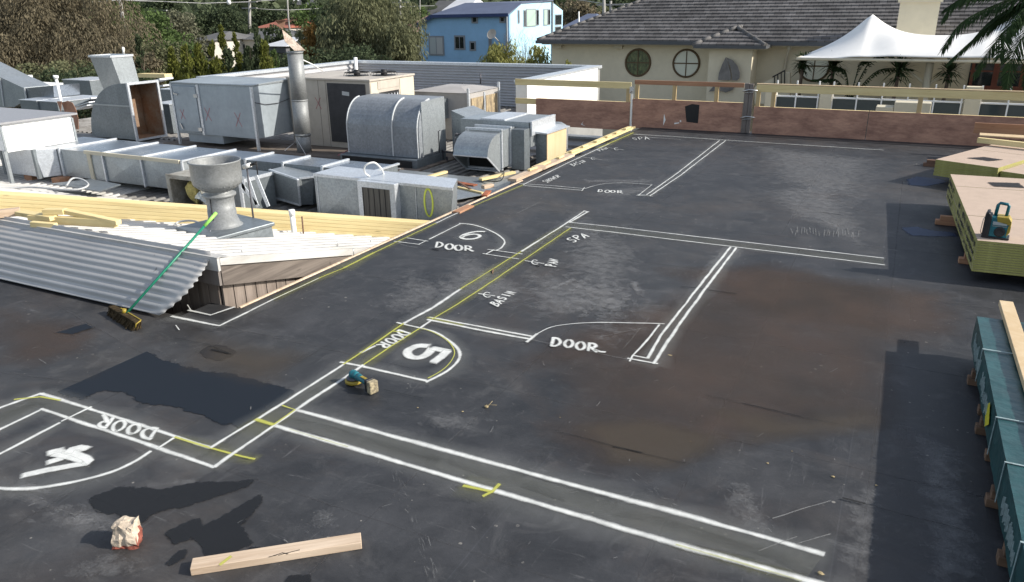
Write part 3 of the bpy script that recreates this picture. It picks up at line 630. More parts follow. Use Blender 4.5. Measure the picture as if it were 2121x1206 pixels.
# small debris
q = P(1010, 845, z=0); b = MB(); b.blob((q.x-.01, q.y, .008), (.018, .012, .012), 8, 5, .2); b.tube([(q.x, q.y-.02, .01), (q.x+.005, q.y+.03, .02), (q.x+.01, q.y+.06, .03)], .002, 5); b.tube([(q.x-.02, q.y+.02, .012), (q.x+.06, q.y+.035, .02)], .0018, 5)
tag(b.build('gum_nut', 'straw'), 'dry seed pod with twigs on bare deck below the painted 5', 'seed pod')
q = P(1020, 565, z=0); b = MB(); b.tube([(q.x-.02, q.y+.07, .02), (q.x, q.y, .012), (q.x+.03, q.y-.05, .01)], [.006, .009, .004], 6)
tag(b.build('twig', 'rust_brown'), 'small brown twig lying across the yellow double line', 'twig')
q = P(1388, 737, z=0); b = MB(); b.blob((q.x, q.y, .004), (.02, .014, .006), 7, 4, .3); tag(b.build('leaf_scrap', 'straw'), 'brown scrap beside the end of the bathroom wall lines', 'scrap')
for i, (x, y, s) in enumerate(((1300, 1100, .012), (1725, 988, .012), (1815, 1006, .008), (1250, 1020, .01), (1590, 960, .009), (1700, 1190, .02), (865, 845, .008), (958, 853, .01), (1640, 935, .006), (1160, 865, .006), (1430, 915, .008))):
    q = P(x, y, z=0); b = MB(); b.blob((q.x, q.y, s*.3), (s, s*.7, s*.35), 6, 4, .3, i); o = b.build('paint_flake', 'dust_solid' if False else 'straw')
    tag(o, 'tiny pale flake of debris scattered on the black deck', 'debris', 'tiny flakes of debris')

# ---- stacks of chipboard flooring
def sheet_stack(x0, y0, ang, rows, L, zb, n, label, group, t=.026):
    F = rot((x0, y0, 0), ang)
    for ri, (ya, yb) in enumerate(rows):
        b = MB(); b.box(0, L, .0, yb-ya, 0, t-.003); 
        me_o = b.build('flooring_sheet', ['sheet_edge', 'sheet_top'], loc=(0, 0, 0)); me_o.data.polygons[1].material_index = 1; me_o.data.polygons[0].material_index = 1
        for i in range(n):
            o = me_o if i == 0 else dup(me_o)
            jx = rl.uniform(-.004, .004); jy = rl.uniform(-.003, .003) if i < n-1 else 0
            p = F @ Vector((jx, ya+jy, zb+i*t)); o.location = p; o.rotation_euler = (0, 0, ang+rl.uniform(-.0015, .0015)); WL[o] = p
            tag(o, ('topmost '+label.replace('yellow edged ', '')+', '+('nearest row', 'middle row', 'farthest row')[ri]) if i == n-1 else label, 'flooring sheet', group)
sheet_stack(.865, 8.97, .045, [(0, 1.08), (1.095, 2.72), (2.735, 3.55)], 3.6, .12, 13, 'yellow edged chipboard flooring sheet in the big stack under the radio', 'flooring sheets in the stack under the radio')
sheet_stack(.55, 14.06, -.44, [(0, 1.40), (1.415, 2.9)], .93, .13, 10, 'yellow edged chipboard flooring sheet in the far stack by the plywood barrier', 'flooring sheets in the far stack')
sheet_stack(.55+.95*math.cos(-.44), 14.06+.95*math.sin(-.44), -.44, [(.05, 1.40), (1.415, 2.9)], .93, .13, 8, 'chipboard flooring sheet in the lower half of the far stack', 'flooring sheets in the far stack')
# black stencilled print on the long side of the big stack
b = MB(); Fs = rot((.862, 8.97, 0), .045)
rp = random.Random(11)
for (ya, yb) in ((.12, .95), (1.15, 2.0), (2.75, 3.45)):
    yy = ya
    while yy < yb:
        w = rp.uniform(.012, .03)
        for zz in ((.16, .22), (.25, .31), (.34, .42)):
            if rp.random() < .72: b.xf = Fs; b.box(-.006, -.004, yy, yy+w, zz[0]+rp.uniform(0, .02), zz[1]-rp.uniform(0, .02))
        yy += w+rp.uniform(.012, .03)
for zz in (.19, .28, .38): b.box(-.0062, -.0042, .12, .9, zz, zz+.006)
tag(b.build('stencil_print', 'ink'), 'black stencilled print along the side of the big sheet stack', 'print')
for x, y, l in ((1941, 456, 'rough wooden bearer under the middle of the big sheet stack'), (1990, 535, 'rough wooden bearer under the near end of the big sheet stack'), (1915, 338, 'dark wooden bearer sticking out under the far sheet stack')):
    q = P(x, y, z=.05); g = thing('bearer', l, 'timber', (q.x, q.y, 0), 'bearers under the sheet stacks')
    b = MB(); b.box(q.x-.02, q.x+2.2, q.y-.05, q.y+.05, 0, .058); b.build('lower_block', 'rust_brown' if y < 400 else 'pine_red', g, bevel=.004)
    b = MB(); b.box(q.x+.03, q.x+2.3, q.y-.04, q.y+.045, .06, .117); b.build('upper_block', 'rust_brown' if y < 400 else 'pine_red', g, bevel=.004)
# timber offcuts lying on the far stack
for i, (a, c, w, h, m, l) in enumerate((((1.22, 15.9, .46), (2.6, 15.3, .46), .09, .09, 'pine_x', 'thick pine offcut on the far sheet stack, nearest one'), ((1.28, 16.6, .46), (3.0, 16.5, .46), .3, .02, 'ply_pale', 'pale board lying on the far sheet stack'), ((1.2, 17.0, .52), (3.2, 16.95, .52), .04, .2, 'pine_red', 'reddish plank on edge at the back of the far sheet stack'))):
    plank_local('timber_offcut', l, 'timber', a, c, w, h, m, 'offcuts on the far sheet stack')
# faint stains on the sheet tops
def topmark(pts, mat, F, z, parent_label, soft=.04):
    poly = [Vector(q) for q in pts]; b = MB(); x0 = min(p.x for p in poly)-soft; x1 = max(p.x for p in poly)+soft; y0 = min(p.y for p in poly)-soft; y1 = max(p.y for p in poly)+soft
    n = 24; V = []; A = []
    for j in range(n+1):
        for i in range(n+1):
            q = Vector((x0+(x1-x0)*i/n, y0+(y1-y0)*j/n)); V.append((q.x, q.y, z)); A.append(max(0, min(1, .5+.5*sdist(q, poly)/soft)))
    b.add(V, [(j*(n+1)+i, j*(n+1)+i+1, (j+1)*(n+1)+i+1, (j+1)*(n+1)+i) for j in range(n) for i in range(n)], A)
    o = b.build('water_stain', mat); tag(o, parent_label, 'stain')
z_ = .12+13*.026
topmark([(1.15, 12.1), (1.5, 12.2), (1.55, 11.9), (1.2, 11.85)], 'wet_patch', None, z_+.003, 'dark water stain on the far row of the big sheet stack')
topmark([(1.0, 14.35), (1.25, 14.55), (1.5, 14.4), (1.3, 14.2)], 'wet_patch', None, .13+.26+.003, 'dark water stain on top of the far sheet stack')

# ---- jobsite radio
rx, ry = 1.03, 9.17; RZ = z_
ra = thing('jobsite_radio', 'teal and yellow jobsite radio with round speaker on the chipboard stack', 'radio', (rx, ry, RZ)); RX = rot((rx, ry, RZ), -.12)
b = MB(); b.xf = RX; b.prism([(-.10, .012), (.10, .012), (.115, .10), (.108, .20), (.085, .225), (-.085, .225), (-.10, .20)], 'y', -.07, .07); b.build('body', 'tool_teal', ra, bevel=.012)
b = MB(); b.xf = RX; b.prism([(-.005, .175), (.118, .15), (.118, .19), (.09, .232), (-.02, .232)], 'y', -.076, .076); b.prism([(.09, .03), (.12, .08), (.12, .15), (.095, .15)], 'y', -.074, .074); b.build('yellow_panel', 'tool_yellow', ra, bevel=.006)
b = MB(); b.xf = RX; b.box(-.125, -.06, -.085, .085, 0, .245); b.build('end_guard', 'tool_black', ra, bevel=.016)
b = MB(); b.xf = RX; b.tube([(-.10, -.085, .245), (-.10, .09, .25)], .018, 10); b.build('bumper', 'tool_black', ra); b = MB(); b.xf = RX; b.box(-.125, .125, -.085, .085, -.0, .018); b.build('bumper', 'tool_black', ra, bevel=.004)
b = MB(); b.xf = RX; ax = Matrix.Rotation(R(90), 3, 'X'); b.lathe((.03, -.071, .075), [(0, .004), (.03, .006), (.048, .01), (.052, .004), (.052, -.002)], 22, ax); b.build('speaker', 'tool_black', ra)
b = MB(); b.xf = RX; b.box(-.045, .085, -.076, -.07, .145, .18); b.build('display', 'glass_curtain', ra, bevel=.003)
b = MB(); b.xf = RX; b.box(-.045, .085, -.075, -.071, .130, .136); b.build('button_strip', 'steel', ra)
b = MB(); b.xf = RX; b.tube([(-.035, .02, .225), (-.03, .02, .34), (-.015, .02, .358), (.05, .02, .352), (.065, .02, .335), (.06, .02, .225)], .016, 10); b.build('carry_handle', 'tool_teal', ra)
b = MB(); b.xf = RX; b.tube([(-.05, .05, .22), (-.045, .05, .33)], .004, 6); b.build('aerial', 'tool_black', ra)
b = MB(); b.xf = RX; b.tube([(-.128, -.05, .03), (-.14, -.05, .06), (-.135, -.05, .19), (-.125, -.05, .21)], .004, 6); b.build('wire_bail', 'steel', ra)

# ---- green wrapped pack of timber
gp_ = thing('wrapped_timber_pack', 'long timber pack in dark green plastic wrap at the right edge', 'timber pack', (1.05, 4.2, 0))
def wrapfn(side):
    def f(u, v):
        y = 6.87-u*5.4; n = mnoise.noise(Vector((y*5, v*3+side*9, 1)))*.006+mnoise.noise(Vector((y*17, v*8, side)))*.003
        return (.765+(.03*(6.85-y)/3 if side == 0 else 0)+n, y, .115+v*.255) if side == 0 else (.765+.03*(6.85-y)/3+v*.75, y, .370+n)
    return f
b = MB(); b.grid(wrapfn(0), 160, 8); b.grid(wrapfn(1), 160, 14); b.add([(.765, 6.87, .115), (1.5, 6.87, .115), (1.5, 6.87, .37), (.765, 6.87, .37)], [(0, 1, 2, 3)])
b.add([(1.52, 1.45, .115), (1.52, 6.87, .115), (1.52, 6.87, .37), (1.52, 1.45, .37)], [(0, 1, 2, 3)]); b.build('plastic_wrap', 'green_wrap', gp_)
b = MB(); b.box(.95, 1.5, 1.5, 6.84, .116, .355); b.build('timber_core', 'pine_y', gp_)
b = MB()
for yy in (6.15, 5.05, 4.5, 3.75, 3.0, 2.3):
    b = MB(); x = .765+.03*(6.85-yy)/3; b.box(x-.008, x+.78, yy-.006, yy+.006, .377, .380); b.box(x-.011, x-.0081, yy-.006, yy+.006, .112, .380); b.build('strap', 'wrap_print', gp_)
rp = random.Random(5)
for y0 in (6.6, 5.9, 4.3, 3.3, 2.6):
    b = MB()
    for k in range(16):
        yy = y0-k*.034+rp.uniform(-.006, .006); x = .757+.03*(6.85-yy)/3; z0 = .17+rp.uniform(0, .05)
        b.beam((x-.004, yy, z0), (x-.004, yy+rp.uniform(-.012, .016), z0+rp.uniform(.05, .12)), .006, .004, (0, 1, 0))
    b.build('printed_lettering', 'wrap_print', gp_)
yy = 5.35; x = .765+.03*(6.85-yy)/3-.011; b = MB(); b.add([(x, yy-.14, .24), (x, yy, .33), (x, yy+.14, .24), (x, yy, .15)], [(0, 1, 2, 3)]); b.build('yellow_diamond', 'wrap_yellow', gp_)
for i, yy in enumerate((6.35, 5.85, 5.55, 5.2, 4.65, 4.1, 3.55)):
    b = MB(); L = (.09, .03, .07, .02, .06, .03, .01)[i]*.75; b.box(.80-L+.0, 1.6, yy-.04, yy+.04, .0, .055); b.box(.82-L, 1.55, yy-.03, yy+.045, .057, .112)
    o = b.build('bearer', 'bearer_wood', bevel=.004); tag(o, 'rough timber bearer poking out under the green wrapped pack, %s from its far end' % ('first', 'second', 'third', 'fourth', 'fifth', 'sixth', 'seventh')[i], 'timber', 'bearers under the green wrapped pack')
plank_local('pine_plank', 'long pale pine plank lying on the green wrapped pack', 'timber', (.985, 7.2, .402), (1.04, 3.6, .402), .10, .045, 'ply_pale')
plank_local('white_sheet', 'white board edge beside the pine plank on the green pack', 'board', (1.25, 6.85, .39), (1.3, 3.7, .39), .3, .02, 'white_paint')
# ================================================================== guard rail along the far edge
FY = 18.25
def fx(px, py=200): return P(px, py, y=FY).x
def fz(px, py): return P(px, py, y=FY).z
def bay(label, x0, x1, rz0, rz1, railmat, studs, plys, plymat='ply_red', studmat='pine_z'):
    g = thing('guard_rail_panel', label, 'barrier', ((x0+x1)/2, FY, 0), 'plywood and timber guard rail panels')
    b = MB(); b.box(x0, x1, FY-.035, FY+.01, rz0, rz1); b.build('top_rail', railmat, g, bevel=.004)
    for s in studs:
        b = MB(); b.box(s, s+.09, FY-.034, FY+.008, .1, rz0-.001); b.build('stud', studmat, g, bevel=.003)
    for (a, c, z0, z1) in plys:
        b = MB(); b.box(a, c, FY-.055, FY-.036, z0, z1); b.build('plywood_board', plymat, g)
        b = MB(); b.box(a, c, FY-.035, FY+.055, z1-.048, z1-.002); b.build('board_rail', 'pine_x', g)
    return g
g = bay('left guard rail panel with pale pine rails beyond the end of the deck', -9.1, -5.99, .89, 1.04, 'pine_x', [-6.1], [(-8.5, -5.99, -.10, .575)])
b = MB(); b.box(-9.1, -8.51, FY-.035, FY+.01, .42, .56); b.build('lower_rail', 'pine_x', g, bevel=.004)
b = MB(); b.add([(-7.25, FY-.058, -.02), (-7.19, FY-.058, .06), (-7.22, FY-.058, -.01), (-7.12, FY-.058, -.055)], [(0, 2, 1), (0, 3, 2)]); b.build('white_chip', 'white_paint', g)
g2 = bay('middle guard rail panel with reddish top rail and black tape patch', -5.9, -3.34, 1.0, 1.1, 'pine_red', [-5.88, fx(1393), fx(1480)], [(-5.92, -3.32, -.03, .665)])
b = MB(); z0 = FY-.0575; b.add([(fx(1420, 219), z0, fz(1420, 220)), (fx(1423, 252), z0, fz(1423, 252)), (fx(1447, 255), z0, fz(1447, 255)), (fx(1450, 218), z0, fz(1450, 217)), (fx(1436), z0, fz(1436, 215))], [(0, 1, 2, 3, 4)]); b.build('black_tape_patch', 'black', g2)
for q in ([(1377, 235), (1380, 248), (1375, 260), (1376, 245)], [(1410, 248), (1413, 250), (1411, 253), (1409, 251)], [(1398, 254), (1408, 253), (1408, 255), (1398, 257)]):
    b = MB(); b.add([(fx(*p), z0, fz(*p)) for p in q], [(0, 1, 2, 3)]); b.build('white_chip', 'white_paint', g2)
g3 = bay('right guard rail panel of pale timber and two faded plywood boards', -3.06, 7.5, .92, 1.08, 'pine_x', [-3.05, fx(1598), fx(1903)], [(-3.07, fx(1797, 250), -.05, .60), (fx(1798, 250)+.004, 7.5, -.06, .60)])
b = MB(); b.box(-3.06, 7.5, FY-.04, FY+.06, 1.085, 1.10); b.build('cap_strip', 'ply_pale', g3)
p_ = thing('corner_post', 'grey weathered double post with two clamps between the guard rail panels', 'post', (-3.2, FY, 0))
b = MB(); b.box(-3.31, -3.21, FY-.08, FY-.0, 0, 1.1); b.build('post_timber', 'post_grey', p_, bevel=.004); b = MB(); b.box(-3.205, -3.12, FY-.075, FY+.005, 0, 1.09); b.build('post_timber', 'post_grey', p_, bevel=.004)
for zz in (.95, .36):
    b = MB(); b.tube([(-3.34, FY-.11, zz-.02), (-3.2, FY-.115, zz+.02), (-3.02, FY-.11, zz+.0)], .016, 8); b.tube([(-3.3, FY-.11, zz-.05), (-3.1, FY-.11, zz-.03)], .008, 6); b.build('clamp', 'steel', p_)
p_ = thing('end_post', 'thin pale metal post at the left end of the middle guard rail', 'post', (-5.95, FY, -.1))
b = MB(); b.box(-5.965, -5.93, FY-.075, FY+.0, -.1, .93); b.build('post_shaft', 'pvc', p_); b = MB(); b.box(-6.0, -5.90, FY-.09, FY-.08, .78, .95); b.tube([(-5.98, FY-.1, .8), (-5.92, FY-.1, .88)], .015, 6); b.build('clamp', 'steel', p_)

# planks along the left edge of the deck
for i, (y0, y1, x, w, z, m) in enumerate(((11.45, 14.0, -5.80, .17, .028, 'pine_y'), (14.0, 17.9, -5.82, .13, .03, 'pine_y'), (12.6, 17.7, -5.93, .1, .012, 'pine_y'))):
    plank_local('edge_plank', 'pale timber edge plank on the left rim of the deck, %s' % ('nearest one', 'far one by the membrane', 'outer')[i], 'plank', (x, y0, z), (x+.02, y1, z), w, .045, 'stick_wood' if i == 0 else 'pine_x', 'planks along the deck rim')
for i in range(9):
    y = 12.0+i*.66+rl.uniform(-.15, .15); L = rl.uniform(.18, .5)
    o = plank_local('edge_plank_piece', 'small loose timber piece on top of the rim planks', 'timber', (-5.80+rl.uniform(-.02, .03), y, .075), (-5.79, y+L, .075), rl.uniform(.05, .09), .03, 'pine_x', 'loose pieces on the rim planks')
b = MB()

# ================================================================== old shed roof and hvac deck
shed = thing('old_shed', 'old weatherboard shed with pale ribbed metal roof left of the deck', 'building', (-12, 8, -3.6))
def rib(x):
    u = (x*1.0) % .20
    return .040 if u < .05 else (.040*(1-(u-.05)/.025) if u < .075 else (0 if u < .175 else .040*(u-.175)/.025))
xs = []; x = -24.0
while x < -5.79:
    xs.append(x); 
    for dx in (.051, .076, .174): xs.append(x+dx)
    x += .20
xs = [q for q in xs if q < -5.8]
b = MB()
for ys in ((5.09, 9.2), ):
    V = [(x, y, ROOFZ(y)+rib(x+.0001)) for y in ys for x in xs]; n = len(xs); b.add(V, [(i, i+1, n+i+1, n+i) for i in range(n-1)])
xs2 = [q for q in xs if q < -13]; V = [(x, y, -.49+rib(x+.0001)) for y in (9.2, 12.9) for x in xs2]; n = len(xs2); b.add(V, [(i, i+1, n+i+1, n+i) for i in range(n-1)])
b.build('roof_sheeting', 'white_metal_roof', shed)
for lim, ya, yb in ((-5.8, 9.2, 14.5), (-7.02, 14.5, 16.2), (-8.75, 16.2, 24.1)):
    xs2 = [q for q in xs if (q > -13.01 or ya > 13) and q < lim]; b = MB(); V = [(x, y, -.495+rib(x+.0001)*.8) for y in (ya, yb) for x in xs2]; n = len(xs2); b.add(V, [(i, i+1, n+i+1, n+i) for i in range(n-1)]); b.build('flat_roof_sheeting', 'deck_metal', shed)
b = MB(); V = [(x, y, -.495) for y in (12.9, 14.5) for x in (-24, -13.0)]; b.add(V, [(0, 1, 3, 2)]); b.build('flat_roof_sheeting', 'deck_metal', shed)
b = MB()
sl = lambda y0, y1, za, zb_, xa, xb: b.hexa([(xa, y0, ROOFZ(y0)+za), (xb, y0, ROOFZ(y0)+za), (xb, y1, ROOFZ(y1)+za), (xa, y1, ROOFZ(y1)+za), (xa, y0, ROOFZ(y0)+zb_), (xb, y0, ROOFZ(y0)+zb_), (xb, y1, ROOFZ(y1)+zb_), (xa, y1, ROOFZ(y1)+zb_)])
sl(5.06, 9.2, -.045, .036, -5.815, -5.775); b.box(-24, -5.78, 5.03, 5.06, .40, .535); b.hexa([(-24, 5.03, .536), (-5.775, 5.03, .536), (-5.775, 5.20, .505), (-24, 5.20, .505), (-24, 5.03, .542), (-5.775, 5.03, .542), (-5.775, 5.20, .512), (-24, 5.20, .512)])
b.build('flashing', 'white_metal_roof', shed)
b = MB(); sl(5.08, 9.2, -.26, -.046, -5.84, -5.80); b.build('fascia_board', 'wood_grey', shed); b = MB(); b.box(-24, -5.81, 5.045, 5.075, .24, .399); b.build('fascia_board', 'post_grey', shed)
b = MB(); y = 5.13
while y < 9.0:
    w = .135+rl.uniform(-.01, .01); b.box(-5.90+rl.uniform(-.004, .004), -5.875, y, y+w, -3.6, ROOFZ(y+w)-.24); y += w+.012
x = -5.92
while x > -9.5:
    b.box(x-.135, x, 5.11+rl.uniform(-.004, .004), 5.135, -.35, .26); x -= .148
b.build('weatherboards', 'board_grey', shed)
b = MB(); b.box(-24, -5.93, 5.14, 9.0, -3.6, -.56); b.box(-24, -6.0, 9.0, 14.45, -3.6, -.56); b.box(-24, -7.05, 14.45, 16.1, -3.6, -.56); b.box(-24, -8.8, 16.1, 24.0, -3.6, -.56); b.build('walls', 'concrete_side', shed)


# loose corrugated sheets leaning on the shed front
def corr(xl, xr, wob, y0, z0, y1, z1, nw, sag):
    def f(u, v):
        xr_ = xr+.10*math.sin(v*math.pi)-.26*v**3; x = xl+(xr_-xl)*u
        y = y0+(y1-y0)*v; z = z0+(z1-z0)*(v**.8); y -= sag*math.sin(v*math.pi)*1.0; z += .10*math.sin(v*math.pi)
        d = Vector((0, z0-z1, y0-y1)).normalized(); w = .0068*math.cos(v*nw*2*math.pi)+.006*mnoise.noise(Vector((x*1.5, v*3, wob)))
        if u > .985: w += .008*math.sin(v*61)
        return (x+(.012*math.sin(v*67) if u > .99 else 0), y-w*.65, z+w*.75)
    return f
b = MB(); b.smooth = True; b.grid(corr(-13.0, -5.93, 1, 5.10, .565, 4.60, .025, 10, .03), 90, 110)
o = b.build('corrugated_sheet', 'corr_grey', thick=.003); tag(o, 'long loose sheet of grey corrugated iron leaning on the shed front behind the broom', 'corrugated sheet')
# broom
br = thing('broom', 'green handled broom with yellow head leaning on the corrugated sheet', 'broom', (-6.42, 4.50, 0))
J = Vector((-6.42, 4.42, .075)); E_ = P(448, 441, z=.85); m1 = J+(E_-J)*.86
b = MB(); b.tube([J, m1], .013, 10); b.build('handle', 'broom_green', br); b = MB(); b.tube([m1, E_], .017, 10); b.build('grip', 'broom_lime', br)
A_, B_ = Vector((-6.73, 4.49, 0)), Vector((-6.13, 4.32, 0)); d = (B_-A_).normalized(); ang = math.atan2(d.y, d.x); XF = rot((A_.x, A_.y, 0), ang)
b = MB(); b.xf = XF; rp = random.Random(2)
for i in range(300):
    x = rp.uniform(0, .62); y = rp.uniform(-.03, .03); x2 = x+rp.uniform(-.03, .03); y2 = y-rp.uniform(.0, .06)
    b.beam((x, y, .062), (x2, y2, rp.uniform(.0, .012)), .011, .006)
b.build('bristles', 'bristle', br)
b = MB(); b.xf = XF; b.box(0, .62, -.032, .034, .06, .082); b.build('head_block', 'bristle', br, bevel=.006)
b = MB(); b.xf = XF; b.box(.16, .62, .024, .034, .083, .088); b.tube([(.615, .03, .086), (.64, .01, .083), (.645, -.03, .07), (.64, -.04, .035)], .006, 6); b.tube([(.30, .0, .08), (.305, .01, .12)], .02, 8); b.build('yellow_scraper', 'tool_yellow', br)
# stack of long pine planks across the shed roof
A0 = Vector((-11.5, 4.70, .57)); A1 = Vector((-5.95, 9.38, -.50))
dd = (A1-A0).normalized(); pn = Vector((-dd.y, dd.x, 0)).normalized(); upv = dd.cross(pn)*-1
if upv.z < 0: upv = -upv
for k in range(5):
    for j in range(2):
        sh = rl.uniform(-.02, .02); a = A0+upv*(k*.052)+pn*(.05+j*.096)+dd*sh; c = A1+upv*(k*.052)+pn*(.05+j*.096)+dd*(sh+rl.uniform(-.05, .05))
        b = MB(); L = (c-a).length; b.box(0, L, -.046, .046, 0, .049); o = b.build('long_pine_plank', 'pine_x', loc=(0, 0, 0), bevel=.003)
        M4 = Matrix((dd, pn, upv)).transposed().to_4x4(); o.matrix_world = Matrix.Translation(a) @ M4
        tag(o, 'long pale pine plank in the bundle crossing the shed roof, %s layer' % ('bottom', 'second', 'middle', 'fourth', 'top')[k], 'plank', 'long pine planks across the shed roof')
# short offcuts near the ridge
for i, (a, c, w, h, m) in enumerate((((-40, 447, .60), (42, 438, .60), .09, .09, 'stick_wood'), ((40, 441, .60), (112, 452, .6), .11, .05, 'pine_x'), ((62, 453, .57), (240, 463, .56), .07, .09, 'pine_x'), ((92, 438, .66), (135, 438, .66), .09, .06, 'pine_x'), ((132, 437, .66), (246, 461, .58), .08, .05, 'pine_x'), ((66, 464, .56), (116, 468, .55), .06, .06, 'pine_x'))):
    A = P(a[0], a[1], z=a[2]); B = P(c[0], c[1], z=c[2])
    plank_local('timber_offcut', ('squared reddish block at the left edge of the offcut pile', 'flat pine offcut next to the reddish block', 'longest pine offcut in the pile on the shed ridge', 'short pine block at the back of the offcut pile', 'slanting pine offcut lying across the pile', 'small pine block lowest in the offcut pile')[i], 'timber', A, B, w, h, m, 'offcuts piled on the shed ridge')
b = MB(); A = [P(*q, z=.545) for q in ((0, 446), (62, 448), (66, 470), (0, 452))]; 

# mushroom ventilator
vc = Vector((-7.50, 6.72, 0)); rv = thing('roof_ventilator', 'weathered galvanised bowl shaped ventilator on a square plinth', 'ventilator', (vc.x, vc.y, .05))
b = MB(); F = rot((vc.x, vc.y, 0), -.16); b.xf = F
b.hexa([(-.42, -.40, -.05), (.42, -.40, -.05), (.42, .45, -.3), (-.42, .45, -.3), (-.40, -.38, .23), (.40, -.38, .23), (.40, .42, .215), (-.40, .42, .215)]); b.box(-.43, .43, -.41, .45, .20, .25); b.build('plinth', 'galvanised_dark', rv, bevel=.012)
b = MB(); c0 = (vc.x, vc.y, 0)
b.lathe(c0, [(.235, .25), (.205, .275), (.175, .36), (.172, .36), (.172, .45), (.168, .45), (.166, .60), (.172, .61), (.172, .625), (.20, .635), (.20, .66), (.165, .67), (.16, .70)], 30); b.build('stack', 'old_galv', rv)
b = MB(); b.lathe(c0, [(.16, .70), (.185, .715), (.25, .75), (.292, .80), (.300, .86), (.300, 1.05), (.312, 1.06), (.312, 1.075), (.298, 1.075), (.290, 1.05), (.285, .90), (.18, .86), (0, .86)], 36); b.build('bowl', 'old_galv', rv)
b = MB(); b.lathe(c0, [(0, .985), (.12, .975), (.21, .93), (.22, .90), (0, .89)], 24); b.build('damper_dome', 'rust_brown', rv)
b = MB()
for k in range(26):
    an = k*2*math.pi/26; b.beam((vc.x+.19*math.cos(an), vc.y+.19*math.sin(an), .712), (vc.x+.285*math.cos(an), vc.y+.285*math.sin(an), .785), .008, .008)
b.build('crimp_ribs', 'old_galv', rv)
b = MB(); b.tube([(vc.x+.02, vc.y-.172, .27), (vc.x+.022, vc.y-.176, .62)], .006, 5); b.build('seam', 'black', rv)

q = P(513, 342, z=.95); pf = thing('pipe_fitting', 'white pipe fitting with black handle beside the ventilator bowl', 'pipe', (q.x, q.y, q.z-.1))
b = MB(); b.tube([(q.x-.08, q.y, q.z-.03), (q.x+.03, q.y+.02, q.z)], .03, 10); b.build('pipe_body', 'pvc', pf); b = MB(); b.tube([(q.x+.03, q.y+.02, q.z), (q.x+.12, q.y+.03, q.z+.03)], .018, 8); b.tube([(q.x+.12, q.y+.03, q.z-.12), (q.x+.125, q.y+.03, q.z+.05)], .008, 6); b.build('lever', 'black', pf)
b = MB(); b.tube([(q.x-.05, q.y+.02, -.2), (q.x-.03, q.y+.01, q.z-.05)], .012, 6); b.build('riser', 'dark_steel', pf)
# vent pipe and rusty rod
b = MB(); q = P(610, 487, z=-.15); b.smooth = True; b.tube([q-Vector((0, 0, .2)), q+Vector((0, 0, .28))], .036, 14); b.tube([q+Vector((0, 0, .28)), q+Vector((0, 0, .36))], .043, 14)
tag(b.build('vent_pipe', 'pvc'), 'white plastic vent pipe standing in front of the long planks', 'pipe')
b = MB(); q = P(628, 483, z=-.15); b.tube([q-Vector((0, 0, .1)), q+Vector((.01, 0, .24))], .011, 7); tag(b.build('rusty_rod', 'rust_brown'), 'thin rusty rod standing beside the white vent pipe', 'rod')
for i, (x, y) in enumerate(((502, 528), (700, 513), (768, 506), (733, 530), (438, 492))):
    q = PR(x, y); b = MB(); b.tube([q, q+Vector((0, 0, .09))], .005, 5); o = b.build('wire_stub', 'steel'); tag(o, 'short wire stub standing on the ribbed shed roof', 'wire', 'wire stubs on the shed roof')
# ================================================================== hvac plant on the flat roof
DZ = -.46
HG = 'plant on the flat roof'
def pb(bl, br, zb, top, depth, yy=None):
    A = P(*bl, z=zb); B = P(*br, z=zb); Y = (A.y+B.y)/2 if yy is None else yy
    x0 = P(bl[0], bl[1], y=Y).x; x1 = P(br[0], br[1], y=Y).x; z1 = P(bl[0], top, y=Y).z
    return x0, x1, Y, Y+depth, zb, z1
def redx(parent, x, y, z, s, name='red_cross', axis='y'):
    b = MB()
    for sx in (-1, 1):
        a = Vector((x-s*.6, y, z+s*sx)); c = Vector((x+s*.6, y, z-s*sx)); n = (c-a).normalized(); w = Vector((-n.z, 0, n.x))*.008
        b.add([a-w, c-w, c+w, a+w], [(0, 1, 2, 3)])
    b.build(name, 'red_spray', parent)
def crease(parent, c4, out, h=.014, mat='galvanised', name='creased_panel'):
    c4 = [Vector(q) for q in c4]; o_ = Vector(out); m = sum(c4, Vector())/4+o_*h; b = MB(); b.add([q+o_*.002 for q in c4]+[m], [(0, 1, 4), (1, 2, 4), (2, 3, 4), (3, 0, 4)]); return b.build(name, mat, parent)
# big grey box unit
x0, x1, y0, y1, z0, z1 = -16.6, -13.9, 13.86, 15.2, -.14, 1.12
g = thing('air_handling_unit', 'large grey box unit on legs with a door and red spray crosses', 'air handling unit', ((x0+x1)/2, y0, DZ))
b = MB(); b.box(x0, x1, y0, y1, z0, z1-.02); b.build('casing', 'grey_box_paint', g, bevel=.012)
b = MB(); b.hexa([(x0-.02, y0-.02, z1-.019), (x1+.02, y0-.02, z1-.019), (x1+.02, y1+.02, z1-.019), (x0-.02, y1+.02, z1-.019), (x0-.02, y0-.02, z1+.01), (x1+.02, y0-.02, z1+.01), (x1+.02, y1+.02, z1+.05), (x0-.02, y1+.02, z1+.05)]); b.build('lid', 'galvanised', g, bevel=.006)
b = MB(); b.box(x0+.08, x0+.86, y0-.035, y0-.002, z0+.06, z1-.08); d_ = b.build('door', 'grey_box_paint', g, bevel=.01)
for zz in (.82, -.0): b = MB(); b.box(x0+.80, x0+.92, y0-.055, y0-.036, zz-.04, zz+.04); b.build('hinge', 'steel', d_)
b = MB(); b.beam((x0+.12, y0-.06, .86), (x0+.26, y0-.06, .84), .03, .03); b.build('door_latch', 'steel', d_); b = MB(); b.beam((x0+.2, y0-.06, .12), (x0+.27, y0-.06, -.02), .03, .03); b.build('door_latch', 'steel', d_)
b = MB()
